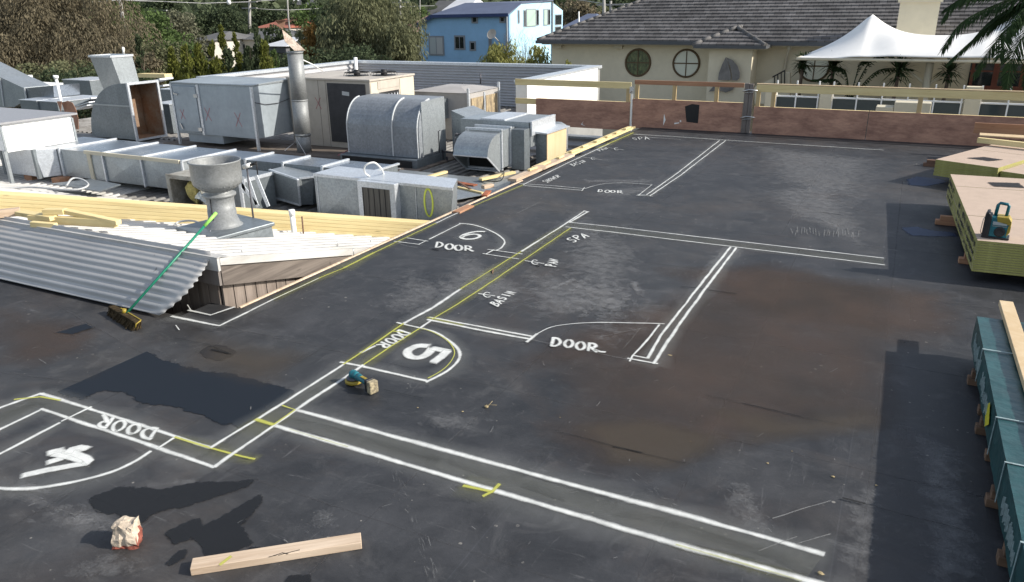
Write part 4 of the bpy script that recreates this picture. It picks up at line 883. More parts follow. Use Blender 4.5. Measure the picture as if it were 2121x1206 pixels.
for q in ((x0+.9, x0+.97, y0-.03, y0-.003, z0, z1-.03), (x1-.035, x1+.025, y0-.025, y0+.03, DZ, z1-.03), (x0-.025, x0+.03, y0-.025, y0+.03, DZ, z1-.03), (x1-.03, x1+.02, y1-.05, y1, DZ, z0), (x0, x0+.05, y1-.05, y1, DZ, z0)): b = MB(); b.box(*q); b.build('corner_angle', 'galvanised_bright', g)
b = MB(); b.box(x0+.3, x0+1.5, y0+.05, y1-.1, z0-.2, z0-.001); b.build('drain_tray', 'grey_box_paint', g)
for i in range(14): b = MB(); b.box(x0+1.05+i*.12, x0+1.058+i*.12, y0-.004, y0-.001, z1-.06, z1-.052); b.build('rivet', 'dark_steel', g)
b = MB(); b.tube([(x1+.012, y0+.05, .72), (x1+.03, y0+.4, .64), (x1+.03, y0+.8, .63), (x1+.012, y0+1.3, .70)], .008, 5); b.build('cable', 'dark_steel', g)
redx(g, x0+.3, y0-.038, .35, .12); redx(g, x0+1.15, y0-.004, .38, .16); redx(g, x0+2.15, y0-.004, .3, .17)
# beige packaged unit
x0, x1, y0, y1, z0, z1 = -13.80, -11.3, 15.0, 16.85, -.42, 1.2
g = thing('packaged_air_conditioner', 'large beige rooftop air conditioner with dark coil panel and top fans', 'air conditioner', ((x0+x1)/2, y0, DZ))
b = MB(); b.box(x0, x1, y0, y1, z0, z1-.02); b.build('casing', 'beige_paint', g, bevel=.01)
b = MB(); b.box(x0-.02, x1+.03, y0-.03, y1+.02, z1-.019, z1+.03); b.build('lid', 'beige_paint', g, bevel=.01)
b = MB(); xa, xb = P(680, 200, y=y0).x, P(758, 200, y=y0).x; b.box(xa, xb, y0-.02, y0-.003, -.28, 1.12)
d_ = b.build('coil_grille', 'dark_grille', g); 
b = MB()
for i in range(34): b.box(xa+.01+i*(xb-xa-.03)/33, xa+.018+i*(xb-xa-.03)/33, y0-.026, y0-.021, -.27, 1.11)
b.build('grille_bars', 'dark_steel', d_); b = MB(); b.beam((xa+.45, y0-.028, .9), (xa+.66, y0-.028, .88), .003, .09); b.build('label_remnant', 'scratch_solid' if 'scratch_solid' in MAT else 'hose_grey', d_)
b = MB(); b.box(x1+.001, x1+.012, y0+.3, y0+1.2, .98, 1.15); b.build('upper_panel', 'beige_paint', g); b = MB(); b.box(x1+.001, x1+.015, y0+.35, y0+1.15, .3, .9); b.build('open_bay', 'void', g)
b = MB()
for i in range(6): b.tube([(x1+.02, y0+.45+i*.12, .55), (x1+.03, y0+.45+i*.12, .85)], .022, 6)
b.build('valves', 'steel', g); b = MB(); b.box(x1+.001, x1+.01, y0+1.22, y1-.02, z0, 1.15); b.build('side_panel', 'cream_trim', g); b = MB(); b.box(x1+.001, x1+.01, y0+.02, y0+.28, z0, 1.15); b.build('side_panel', 'cream_trim', g)
for cx_, cy_ in ((-12.3, 15.85), (-11.7, 16.15)):
    b = MB(); 
    for r in (.1, .2, .3): b.lathe((cx_, cy_, 0), [(r, z1+.10), (r+.008, z1+.108), (r, z1+.116)], 20)
    for k in range(8): an = k*math.pi/4; b.tube([(cx_, cy_, z1+.11), (cx_+.31*math.cos(an), cy_+.31*math.sin(an), z1+.10), (cx_+.33*math.cos(an), cy_+.33*math.sin(an), z1+.03)], .006, 4)
    b.lathe((cx_, cy_, 0), [(0, z1+.17), (.07, z1+.17), (.08, z1+.1), (.08, z1+.04)], 12); b.lathe((cx_, cy_, 0), [(.0, z1+.036), (.3, z1+.036), (.3, z1+.031)], 20); b.build('fan', 'black', g)
redx(g, P(659, 210, y=y0).x, y0-.004, P(659, 214, y=y0).z, .14)
b = MB(); 
for xx in (x0+.02, x0+.95, xa-.06): b.box(xx, xx+.008, y0-.003, y0-.001, z0, z1-.03)
b.build('panel_joint', 'dark_grille', g)
# weathered boards under the two units
b = MB()
for i in range(9): b.box(-17.2, -9.0, 13.0+i*.27, 13.25+i*.27, DZ-.0, DZ+.03+.004*(i % 2))
tag(b.build('timber_platform', 'deck_grey'), 'weathered timber board platform under the grey and beige units', 'platform')
b = MB(); b.box(-13.0, -8.8, 12.35, 12.95, DZ, DZ+.06); tag(b.build('rusty_tray', 'rust_brown'), 'low dark red rusty tray behind the long duct', 'tray')
# flue stack
fy = 14.2; q = P(631, 316, y=fy); fl = thing('flue_stack', 'tall slim grey flue pipe with torn rusty cap leaning beside the beige unit', 'flue', (q.x, fy, DZ))
tq = P(611, 112, y=fy); b = MB(); pts = [q.lerp(tq, k) for k in (0, .15, .5, .52, 1)]
b.smooth = True; b.tube([Vector((q.x, fy, DZ)), q.lerp(tq, .2)], [.17, .178], 20); b.tube([q.lerp(tq, .19), q.lerp(tq, .55)], .185, 20); b.tube([q.lerp(tq, .54), tq], [.178, .176], 20); b.build('pipe', 'old_galv', fl)
b = MB(); b.tube([q.lerp(tq, .18), q.lerp(tq, .2)], .195, 20); b.tube([q.lerp(tq, .535), q.lerp(tq, .55)], .19, 20); b.tube([tq, tq+Vector((0, 0, .05))], [.15, .20], 20); b.build('joint_ring', 'old_galv', fl)
def plate(pts, y, th, name, mat, parent):
    b = MB(); A = [P(*p_, y=y) for p_ in pts]; B = [a+Vector((0, th, 0)) for a in A]; n = len(A)
    b.add(A+B, [tuple(range(n)), tuple(range(n, 2*n))[::-1]]+[(i, n+i, n+(i+1) % n, (i+1) % n) for i in range(n)]); return b.build(name, mat, parent)
b = MB(); T = [P(584, 61, y=fy-.12), P(590, 86, y=fy-.17), P(610, 105.5, y=fy-.19), P(632, 104.5, y=fy+.1), P(604, 78, y=fy+.12)]
b.add(T, [(0, 1, 2, 3, 4)]); b.build('rain_cap', 'cap_rust', fl, thick=.006)
b = MB(); T = [P(569, 43, y=fy-.1), P(584, 61, y=fy-.12), P(586, 60, y=fy+.15), P(592, 43, y=fy+.2), P(590, 41, y=fy+.05)]; b.add(T, [(0, 1, 2, 3), (0, 3, 4)]); b.add([P(569, 43, y=fy-.1), P(614, 41, y=fy+.2), P(614, 42.5, y=fy+.2)], [(0, 1, 2)]); b.build('torn_flap', 'rust_brown', fl, thick=.006)
b = MB(); b.tube([P(622, 122, y=fy), P(650, 135, y=fy+.6), P(668, 147, y=fy+1.1)], .014, 6); b.build('stay_bar', 'pvc', fl)
b = MB(); b.tube([P(614, 292, y=fy), P(590, 312, y=fy-.8)], .008, 5); b.tube([P(612, 285, y=fy-.2), P(634, 322, y=fy-.7)], .008, 5); b.tube([P(614, 280, y=fy-.2), P(636, 268, y=fy+.5)], .006, 5); b.build('stay_wire', 'wire', fl)
# big curved hood
x0, x1 = -11.05, -9.15; g = thing('intake_hood', 'big rounded galvanised intake hood with sealed seams', 'duct hood', (-10.1, 13.75, DZ))
prof = [(14.8, -.24), (13.72, -.24), (13.72, .30)]+[(14.27-.55*math.cos(R(a)), .32+.62*math.sin(R(a))) for a in range(8, 91, 10)]+[(14.8, .95)]
b = MB(); b.smooth = False; b.prism(prof, 'x', x0, x1); b.build('hood_shell', 'galvanised_hood', g)
b = MB()
pr2 = prof[1:-1]
for xx, w in ((x0+.01, .03), (x0+1.22, .05), (x1-.035, .045)):
    b = MB()
    for a, c in zip(pr2, pr2[1:]): b.beam((xx, a[0]-.006, a[1]+.004), (xx, c[0]-.006, c[1]+.004), w, .018, (1, 0, 0))
    b.build('seam_sealant', 'seam_pale', g)
b = MB(); b.box(x0-.12, x1+.02, 13.55, 14.75, -.46, -.25); b.build('base_frame', 'galvanised_dark', g, bevel=.01); b = MB(); b.box(x0-.05, x1-.1, 13.53, 13.549, -.44, -.28); b.build('open_slot', 'void', g)
b = MB(); b.box(x1+.001, x1+.012, 13.85, 14.78, -.2, .93); b.build('end_cheek', 'galvanised', g)
# sloping transition behind the hood
b = MB(); b.prism([(-9.1, .62), (-8.2, .30), (-7.95, .18), (-7.95, -.46), (-9.1, -.46)], 'y', 15.0, 16.0); tag(b.build('transition_duct', 'galvanised'), 'sloping galvanised duct piece between the rounded hood and the duct cluster', 'duct')
# grey cooler at the back
x0, x1, y0, y1 = -11.65, -9.95, 17.25, 18.9; g = thing('evaporative_cooler', 'square grey cooler with dirty fibre pads near the corrugated parapet', 'cooler', ((x0+x1)/2, y0, DZ))
b = MB(); b.box(x0, x1, y0, y1, DZ, .74); b.build('cabinet', 'cooler_grey', g, bevel=.01)
b = MB(); b.hexa([(x0-.03, y0-.03, .741), (x1+.03, y0-.03, .741), (x1+.03, y1+.03, .741), (x0-.03, y1+.03, .741), (x0+.5, y0+.5, .84), (x1-.5, y0+.5, .84), (x1-.5, y1-.5, .84), (x0+.5, y1-.5, .84)]); b.build('lid', 'cooler_grey', g)
for i in range(2):
    b = MB(); b.box(x1+.002, x1+.02, y0+.12+i*.78, y0+.76+i*.78, -.3, .6); b.build('filter_pad', 'pad_fibre', g)
b = MB(); b.box(x1-.02, x1+.035, y0-.035, y0+.02, DZ, .86); b.box(x1-.02, x1+.035, y1-.03, y1+.03, DZ, .88); b.box(x0-.02, x0+.03, y0-.03, y0+.03, DZ, .8); b.box(x1+.002, x1+.025, y0+.80, y0+.86, DZ, .7); b.build('corner_post', 'galvanised_bright', g)
b = MB(); b.box(x0+.5, x0+1.1, y0-.3, y0-.005, .1, .60); b.build('duct_spigot', 'galvanised_dark', g)
# duct cluster next to the deck
g = thing('duct_cluster', 'stepped galvanised duct cluster with forward elbow by the deck edge', 'duct', (-7.6, 14.5, DZ))
DC = g; b = MB(); b.box(-8.7, -7.0, 14.72, 15.95, -.02, .5); b.build('main_box', 'galvanised', g, bevel=.006)
b = MB(); b.box(-8.2, -7.62, 14.73, 15.9, .501, .53); b.box(-7.03, -6.97, 14.72, 15.95, .22, .52); b.build('lid_sheet', 'galvanised_bright', g)
b = MB(); b.box(-7.32, -7.02, 14.45, 14.719, -.46, .38); b.build('riser', 'galvanised_dark', g, bevel=.005)
b = MB(); b.box(-8.15, -7.36, 14.12, 14.718, -.38, .40); b.build('neck_duct', 'galvanised', g, bevel=.004)
b = MB()
for yy, m in ((14.42, .04), (14.02, .035)):
    b = MB()
    b.box(-8.15-m, -7.36+m, yy, yy+.05, -.38-m, -.38+.01); b.box(-8.15-m, -7.36+m, yy, yy+.05, .40-.01, .40+m); b.box(-8.15-m, -8.15+.01, yy, yy+.05, -.379, .399); b.box(-7.36-.01, -7.36+m, yy, yy+.05, -.379, .399); b.build('flange', 'galvanised_bright', g)
el = [(14.1, .36)]+[(13.98-.52*math.sin(R(a)), -.02+.38*math.cos(R(a))) for a in range(5, 86, 10)]+[(13.44, -.04)]
b = MB(); xr, xl = -7.36, -8.15; lip = (13.95, -.42); n = len(el)
for xx in (xl, xr): b.add([(xx, p_[0], p_[1]) for p_ in el]+[(xx, lip[0], lip[1]), (xx, 14.1, -.42)], [tuple(range(n+2))])
b.add([(xl, *p_) for p_ in el]+[(xr, *p_) for p_ in el], [(i, i+1, n+i+1, n+i) for i in range(n-1)]); b.add([(xl, 14.1, -.42), (xr, 14.1, -.42), (xr, *lip), (xl, *lip)], [(0, 1, 2, 3)]); b.build('elbow', 'galvanised', g, thick=.004)
b = MB(); b.add([(xl+.01, 14.08, .34), (xr-.01, 14.08, .34), (xr-.01, 14.08, -.4), (xl+.01, 14.08, -.4)], [(0, 1, 2, 3)]); b.build('elbow_inside', 'void', g)
b = MB(); b.beam((xl, 13.44, -.045), (xl, *lip), .03, .02, (1, 0, 0)); b.beam((xr, 13.44, -.045), (xr, *lip), .03, .02, (1, 0, 0)); b.beam((xl, 13.44, -.045), (xr, 13.44, -.045), .03, .02); b.beam((xl, *lip), (xr, *lip), .03, .02); b.build('elbow_lip', 'galvanised_bright', g)
b = MB(); b.box(-7.0, -6.76, 14.98, 16.02, DZ, .24); b.build('ply_clad_box', 'galvanised_dark', g); b = MB(); b.box(-6.757, -6.735, 14.98, 16.03, DZ+.02, .23); b.build('plywood_face', 'ply_pale', g)
b = MB(); b.hexa([(-7.02, 14.9, .24), (-6.7, 14.9, .242), (-6.68, 16.1, .242), (-7.02, 16.1, .24), (-7.02, 14.9, .29), (-6.7, 14.9, .26), (-6.68, 16.1, .26), (-7.02, 16.1, .29)]); b.build('flashing', 'galvanised_bright', g)
b = MB(); b.lathe((-7.12, 16.35, -.12), [(.27, -.2), (.27, .25), (.23, .34), (.13, .40), (0, .42)], 20); b.build('dome', 'galvanised', g)
b = MB(); q = P(942, 280, y=14.3); b.tube([q, q+Vector((0, 0, -.55))], .012, 6); b.tube([q, q+Vector((.12, 0, .03)), q+Vector((.5, .1, .12))], .018, 6); b.blob((q.x+.06, q.y, q.z+.02), (.04, .03, .03), 8, 5); tag(b.build('tap_pipe', 'dark_steel'), 'thin pipe with a tap standing between hood and duct cluster', 'pipe')
b = MB(); q = P(908, 272, y=13.8); b.tube([q+Vector((0, 0, -.45)), q, q+Vector((.05, 0, .02))], .01, 6); tag(b.build('copper_pipe', 'dark_steel'), 'thin bent pipe against the side of the rounded hood', 'pipe')
crease(DC, [(-7.36, 14.17, -.36), (-7.36, 14.40, -.36), (-7.36, 14.40, .38), (-7.36, 14.17, .38)], (1, 0, 0), .012); crease(DC, [(-7.36, 14.48, -.36), (-7.36, 14.70, -.36), (-7.36, 14.70, .38), (-7.36, 14.48, .38)], (1, 0, 0), .012)
# tall elbow with open throat at the left
g = thing('tall_elbow_duct', 'tall galvanised elbow with square upright and open rusty throat', 'duct', (-18.9, 13.8, DZ))
b = MB(); b.hexa([(-19.16, 13.86, .78), (-18.46, 13.86, 1.0), (-18.46, 14.42, 1.0), (-19.16, 14.42, .78), (-19.30, 13.72, 1.72), (-18.47, 13.72, 1.72), (-18.47, 14.35, 1.72), (-19.30, 14.35, 1.72)]); b.build('upright', 'galvanised', g)
b = MB()
for (xa, xb, ya, yb) in ((-19.32, -18.45, 13.69, 13.72), (-19.32, -18.45, 14.35, 14.38), (-19.33, -19.30, 13.72, 14.35), (-18.47, -18.44, 13.72, 14.35)): b.box(xa, xb, ya, yb, 1.69, 1.74)
b.build('rim', 'galvanised_bright', g)
prof = [(-18.2, -.42), (-18.2, 1.04), (-18.45, 1.03)]+[(-18.5-1.5*math.sin(R(a)), -.42+1.43*math.cos(R(a))) for a in range(10, 88, 9)]+[(-20.0, -.42)]
b = MB(); n = len(prof)
for yy in (13.84, 14.74): b.add([(p_[0], yy, p_[1]) for p_ in prof], [tuple(range(n))])
b.add([(p_[0], yy, p_[1]) for yy in (13.84, 14.74) for p_ in prof[1:]], [(i, i+1, n-1+i+1, n-1+i) for i in range(n-2)]); b.build('elbow_shell', 'galvanised_dark', g, thick=.006)
b = MB(); b.add([(-18.9, 13.86, -.4), (-18.9, 14.72, -.4), (-18.9, 14.72, 1.0), (-18.9, 13.86, 1.0)], [(0, 1, 2, 3)]); b.add([(-18.9, 14.72, -.4), (-18.21, 14.72, -.4), (-18.21, 14.72, 1.0), (-18.9, 14.72, 1.0)], [(0, 1, 2, 3)]); b.add([(-18.9, 13.87, -.4), (-18.21, 13.87, -.4), (-18.21, 14.71, -.4), (-18.9, 14.71, -.4)], [(0, 1, 2, 3)]); b.build('throat_lining', 'rust_dust', g)
b = MB(); 
for (ya, yb, za, zb_) in ((13.80, 13.86, -.45, 1.06), (14.72, 14.78, -.45, 1.06), (13.86, 14.72, 1.0, 1.06), (13.86, 14.72, -.45, -.40)): b.box(-18.2, -18.15, ya, yb, za, zb_)
b.build('throat_flange', 'galvanised_bright', g); b = MB(); b.box(-19.85, -18.2, 13.815, 13.835, .44, .48); b.build('stiffener', 'galvanised', g)
# perforated-top unit at the far left
g = thing('condenser_unit', 'white condenser unit with perforated top at the left edge', 'condenser', (-17.2, 9.2, DZ))
b = MB(); b.box(-19.6, -15.80, 9.02, 10.55, .24, .76); b.build('casing', 'galvanised_bright', g, bevel=.008)
b = MB(); b.box(-19.7, -15.70, 8.98, 10.62, .762, .80); b.build('perforated_top', 'perforated', g)
b = MB(); b.box(-15.86, -15.79, 8.99, 9.05, DZ, .24); b.build('leg', 'galvanised', g); b = MB(); b.box(-15.86, -15.79, 10.5, 10.56, DZ, .24); b.build('leg', 'galvanised', g); b = MB(); b.box(-15.799, -15.78, 9.02, 9.06, .24, .76); b.build('corner_strip', 'galvanised', g); b = MB(); b.box(-15.797, -15.78, 10.52, 10.56, -.3, .7); b.build('corner_strip', 'galvanised', g)
b = MB(); b.box(-15.799, -15.785, 9.06, 10.5, .21, .755); b.build('side_panel', 'white_paint', g)
# long duct run
def ductrun(g, x0, x1, y0, y1, z0, z1, joints, mat, top='galvanised_blue'):
    js = [x0]+joints+[x1]
    for a, c in zip(js, js[1:]):
        b = MB(); b.box(a+.002, c-.002, y0, y1, z0, z1); b.cur = 1; b.add([(a+.004, y0, z1+.003), (c-.004, y0, z1+.003), (c-.004, y1, z1+.003), (a+.004, y1, z1+.003)], [(0, 1, 2, 3)]); b.build('duct_section', [mat, top], g, bevel=0)
    for j in joints+[x1]:
        b = MB(); b.box(j-.025, j+.025, y0-.03, y1+.03, z1+.004, z1+.035); b.box(j-.02, j+.02, y0-.035, y0-.001, z0-.02, z1+.004); b.build('flange', 'galvanised_bright', g)
fls = [P(235, 305, z=.2).x, P(300, 315, z=.2).x]
g = thing('main_duct', 'long low galvanised duct run with raised white flanges crossing the roof', 'duct', (-14, 9.8, DZ))
ductrun(g, -16.25, -11.7, 9.75, 11.02, -.34, .2, [-15.2, -13.9, -12.8], 'galvanised')
for xa_, xb_ in ((-16.2, -15.24), (-15.15, -13.95), (-13.85, -12.85), (-12.75, -11.75)): crease(g, [(xa_, 9.75, -.33), (xb_, 9.75, -.33), (xb_, 9.75, .165), (xa_, 9.75, .165)], (0, -1, 0), .02)
b = MB(); b.box(-14.4, -11.75, 9.70, 9.747, .17, .235); b.box(-14.35, -14.25, 9.715, 9.747, -.34, .17); b.build('sealing_tape', 'cream_trim', g)
ductrun(g, -11.69, -7.85, 10.36, 11.05, -.40, .2, [-10.75, -9.85, -8.95], 'galvanised_dark')
b = MB(); b.hexa([(-16.6, 9.45, -.34), (-15.45, 9.45, -.34), (-15.3, 9.74, -.34), (-16.6, 9.74, -.34), (-16.9, 9.40, .22), (-15.5, 9.40, .22), (-15.3, 9.74, .21), (-16.9, 9.74, .21)]); b.build('end_piece', 'galvanised_bright', g, bevel=.006)
b = MB(); b.box(-15.55, -15.48, 9.37, 9.44, -.36, .23); b.build('flange', 'galvanised_dark', g); b = MB(); b.box(-16.65, -16.58, 9.38, 9.44, -.36, .24); b.build('flange', 'galvanised_dark', g)
for i, x in enumerate((-16.2, -15.3)):
    b = MB(); b.box(x, x+.25, 9.5, 9.75, DZ-.02, -.345); o = b.build('support_block', 'pine_red', bevel=.004); tag(o, 'reddish timber block under the left end of the main duct', 'timber', 'blocks under the main duct')
# twisted duct pieces in front
g = thing('twisted_duct_piece', 'dented galvanised duct transition lying loose between fan box and open duct', 'duct', (-9.5, 10.1, DZ))
q = lambda px, py, z: P(px, py, z=z)
b = MB(); T = [q(558, 352, .16), q(617, 372, .1), q(622, 425, -.38), q(562, 408, -.36)]; b.add(T+[t_+Vector((.0, .55, .0)) for t_ in T], [(0, 1, 2, 3), (0, 4, 5, 1), (4, 7, 6, 5), (3, 2, 6, 7), (0, 3, 7, 4), (1, 5, 6, 2)]); b.build('cheek', 'galvanised', g)
b = MB(); T = [q(620, 370, .1), q(650, 366, .12), q(648, 424, -.40), q(624, 424, -.38)]; b.add(T+[t_+Vector((0, .4, 0)) for t_ in T], [(0, 1, 2, 3), (0, 4, 5, 1), (4, 7, 6, 5), (3, 2, 6, 7), (0, 3, 7, 4), (1, 5, 6, 2)]); b.build('cheek', 'galvanised_dark', g)
b = MB(); 
for a, c in (((558, 352, .16), (617, 372, .1)), ((617, 372, .1), (622, 425, -.38)), ((558, 352, .16), (562, 408, -.36)), ((620, 370, .1), (650, 366, .12)), ((562, 408, -.36), (622, 425, -.38))): b.beam(q(*a), q(*c), .035, .03)
b.build('edge_flange', 'galvanised_bright', g)
# near open duct with window and yellow ring
g = thing('open_ended_duct', 'short galvanised duct with framed opening and a yellow spray paint ring', 'duct', (-7.4, 9.8, DZ))
Y0 = 9.66; X0, X1, Y1, Z0, Z1 = P(650, 362, y=Y0).x, P(938, 381, y=Y0).x, 10.3, -.52, P(790, 374, y=Y0).z
b = MB(); b.hexa([(X0, Y0, Z0), (X1-.1, Y0+.0, Z0), (X1-.35, Y1, Z0), (X0, Y1, Z0), (X0, Y0, Z1), (X1, Y0, Z1-.02), (X1-.3, Y1, Z1-.02), (X0, Y1, Z1)]); b.build('duct_body', 'galvanised', g)
b = MB(); b.add([(X0, Y0-.01, Z1+.006), (X1, Y0-.01, Z1-.014), (X1-.3, Y1, Z1-.014), (X0, Y1, Z1+.006)], [(0, 1, 2, 3)]); b.box(X0, X1, Y0-.02, Y0-.002, Z1-.04, Z1+.002); b.build('top_flange', 'galvanised_bright', g)
xa, xb = P(762, 400, y=Y0).x, P(818, 400, y=Y0).x
b = MB(); b.box(xa-.09, xb+.10, Y0-.14, Y0-.001, Z0, Z1-.005); b.build('opening_frame', 'galvanised_bright', g, bevel=.004); b = MB(); b.box(xa, xb, Y0-.145, Y0-.141, Z0, Z1-.10); f_ = b.build('opening', 'duct_inside', g)
b = MB()
for i in range(5): b.box(xa+.012+i*(xb-xa)/5, xa+.022+i*(xb-xa)/5, Y0-.150, Y0-.146, Z0, Z1-.105)
b.build('damper_blade', 'black', f_)
b = MB()
for xx in (P(880, 400, y=Y0).x-.17, X0+.05): b.box(xx, xx+.012, Y0-.012, Y0-.002, Z0, Z1-.04)
b.build('drive_seam', 'galvanised_bright', g)
b = MB(); cx_, cz_ = P(888, 420, y=Y0).x, P(888, 420, y=Y0).z; ring = [(cx_+.075*math.cos(a*math.pi/14), cz_+.215*math.sin(a*math.pi/14)) for a in range(29)]
for a, c in zip(ring, ring[1:]):
    d_ = Vector((c[0]-a[0], 0, c[1]-a[1])).normalized(); nn = Vector((-d_.z, 0, d_.x))*.016; A = Vector((a[0], Y0-.006, a[1])); B = Vector((c[0], Y0-.006, c[1])); b.add([A-nn, B-nn, B+nn, A+nn], [(0, 1, 2, 3)])
b.build('spray_ring', 'yellow_spray', g); b = MB(); z_ = -.2; b.box(X0+.42, X0+.50, Y0-.008, Y0-.002, -.38, -.16); b.build('cover_plate', 'galvanised_bright', g)
xf = xa-.10; crease(g, [(X0+.03, Y0, Z0), (xf, Y0, Z0), (xf, Y0, Z1-.045), (X0+.03, Y0, Z1-.045)], (0, -1, 0), .03)
for i in range(7): b = MB(); b.box(xb+.14+i*.09, xb+.147+i*.09, Y0-.008, Y0-.002, Z1-.035, Z1-.028); b.build('screw', 'dark_steel', g)
# old open fan housings behind the ventilator
g = thing('open_fan_box', 'old grimy open fronted housing stuffed with foil duct behind the ventilator', 'duct housing', (-10.9, 9.2, DZ))
x0, x1, y0, y1 = -11.15, -10.2, 8.95, 9.6
b = MB(); b.box(x0, x1, y1-.02, y1, DZ, .15); b.box(x0, x0+.03, y0, y1-.02, DZ, .15); b.box(x1-.03, x1, y0, y1-.02, DZ, .15); b.box(x0, x1, y0, y1, .151, .175); b.build('housing', 'old_box_grey', g)
b = MB(); b.box(x0-.03, x0+.05, y0-.03, y0-.001, DZ, .18); b.box(x1-.05, x1+.03, y0-.03, y0-.001, DZ, .18); b.box(x0+.05, x1-.05, y0-.03, y0-.001, .11, .18); b.build('front_frame', 'old_box_grey', g)
b = MB(); b.blob(((x0+x1)/2+.1, y0+.3, -.18), (.26, .2, .26), 12, 9, .25, 4); b.build('foil_duct', 'foil', g); b = MB(); b.blob(((x0+x1)/2-.12, y0+.2, -.12), (.13, .12, .22), 10, 7, .3, 8); b.build('insulation_wad', 'insulation', g)
g = thing('braced_housing', 'galvanised housing with slanting grey straps right of the ventilator', 'duct housing', (-10.1, 9.8, DZ))
x0, x1, y0, y1 = -10.35, -9.72, 9.2, 9.95
b = MB(); b.box(x0, x1, y0, y1, DZ, .14); b.build('housing', 'galvanised_dark', g, bevel=.006); b = MB(); b.box(x1-.04, x1+.02, y0-.03, y0-.001, DZ, .15); b.box(x1+.001, x1+.02, y0, y1, .09, .15); b.build('frame', 'galvanised_bright', g)
b = MB()
for a, c in (((490, 368), (535, 428)), ((512, 366), (532, 424)), ((530, 364), (556, 428)), ((502, 366), (506, 400))): b.beam(P(*a, y=9.0), P(*c, y=9.0), .07, .012, (0, 1, 0))
b.build('strap', 'galvanised_bright', g)
# loose flexible conduits
def hose(pxs, r, mat, label, cat='hose', name='flexible_hose'):
    b = MB(); pts = [P(x, y, z=z) for x, y, z in pxs]; pts2 = []
    for i in range(len(pts)-1):
        p0, p1, p2, p3 = pts[max(i-1, 0)], pts[i], pts[i+1], pts[min(i+2, len(pts)-1)]
        for j in range(6):
            t_ = j/6; pts2.append(.5*((2*p1)+(-p0+p2)*t_+(2*p0-5*p1+4*p2-p3)*t_*t_+(-p0+3*p1-3*p2+p3)*t_**3))
    pts2.append(pts[-1]); b.tube(pts2, r, 8); return tag(b.build(name, mat), label, cat)
hose([(795, 362, .22), (790, 350, .40), (775, 337, .52), (757, 343, .48), (756, 358, .34), (770, 368, .24), (780, 370, .22)], .014, 'pvc', 'white flexible conduit loop on top of the open ended duct')
hose([(-20, 393, -.2), (60, 388, -.2), (130, 393, -.2), (165, 392, -.2), (183, 383, -.18), (170, 372, -.12), (150, 370, -.1), (138, 385, -.15)], .018, 'hose_grey', 'grey hose coiled on the pale roof at the left', 'hose')
b = MB(); 
hose([(433, 470, .2), (400, 458, .16), (370, 460, .12), (360, 470, .1), (362, 478, .1)], .014, 'hose_grey', 'thin grey hose curling behind the ventilator plinth')
b = MB(); q1 = [P(105, 381, z=-.25), P(190, 372, z=-.25), P(250, 383, z=-.22), P(205, 397, z=-.2)]; b.add(q1, [(0, 1, 2, 3)]); tag(b.build('loose_panel', 'galvanised_dark', thick=.02), 'flat grey metal panel leaning below the main duct', 'panel')
# scrap between the ducts and the deck
b = MB(); b.add([P(*p_, z=-.40) for p_ in ((830, 352), (965, 366), (1060, 372), (1050, 395), (940, 415), (800, 372))], [(0, 1, 2, 3, 4, 5)]); tag(b.build('scrap_sheet', 'galvanised', thick=.01), 'large flat galvanised sheet lying beside the deck rim', 'sheet metal')
sc = [((868, 372, -.36), (924, 356, -.36), .09, .045, 'pine_x', 'pale pine offcut nearest the duct on the scrap sheet'), ((905, 372, -.38), (985, 384, -.38), .13, .02, 'rust', 'rusty red board scrap on the scrap sheet'), ((918, 374, -.34), (934, 373, -.34), .08, .05, 'pine_x', 'small square pine block on the scrap sheet'),
      ((805, 362, -.35), (880, 378, -.35), .05, .045, 'stick_wood', 'thin batten along the edge of the scrap sheet'), ((948, 388, -.38), (1000, 400, -.38), .06, .03, 'pine_x', 'light batten beside the deck rim'), ((995, 372, -.34), (1065, 357, -.34), .1, .045, 'pine_x', 'pine offcut below the forward elbow duct'),
      ((1000, 388, -.1), (1020, 384, -.1), .09, .06, 'stick_wood', 'short wood block against the deck rim'), ((1003, 406, .02), (1012, 396, .02), .09, .03, 'rust', 'rusty wood chip on the rim plank'), ((1106, 348, .06), (1128, 346, .06), .1, .07, 'stick_wood', 'chunky wood block on the rim plank below the plywood box'),
      ((940, 372, -.37), (975, 392, -.36), .04, .02, 'rust_brown', 'dark stick on the scrap sheet'), ((945, 442, .0), (975, 428, .0), .12, .05, 'pine_red', 'reddish plank end at the near end of the rim planks'), ((855, 362, -.38), (905, 376, -.38), .05, .02, 'rust_brown', 'thin brown strip on the scrap sheet')]
for a, c, w, h, m, l in sc: plank_local('timber_scrap', l, 'timber', P(*a[:2], z=a[2]), P(*c[:2], z=c[2]), w, h, m, 'scrap beside the deck rim')
hose([(995, 374, -.38), (1035, 375, -.3), (1044, 358, -.3), (1036, 354, -.3)], .01, 'black', 'black bent rod by the pine offcut below the elbow', 'rod', 'bent_rod')
b = MB()
for a, c in (((892, 312), (960, 318)), ((915, 310), (918, 330)), ((955, 318), (956, 345)), ((925, 325), (930, 350))): b.beam(P(*a, y=14.6), P(*c, y=14.6), .04, .02, (0, 1, 0))
tag(b.build('bracket_frame', 'dark_steel'), 'small dark steel frame between hood and forward elbow', 'frame')
hose([(700, 322, -.3), (720, 312, -.25), (735, 300, -.2)], .012, 'red_spray', 'thin red cable by the flue base', 'cable', 'red_cable')
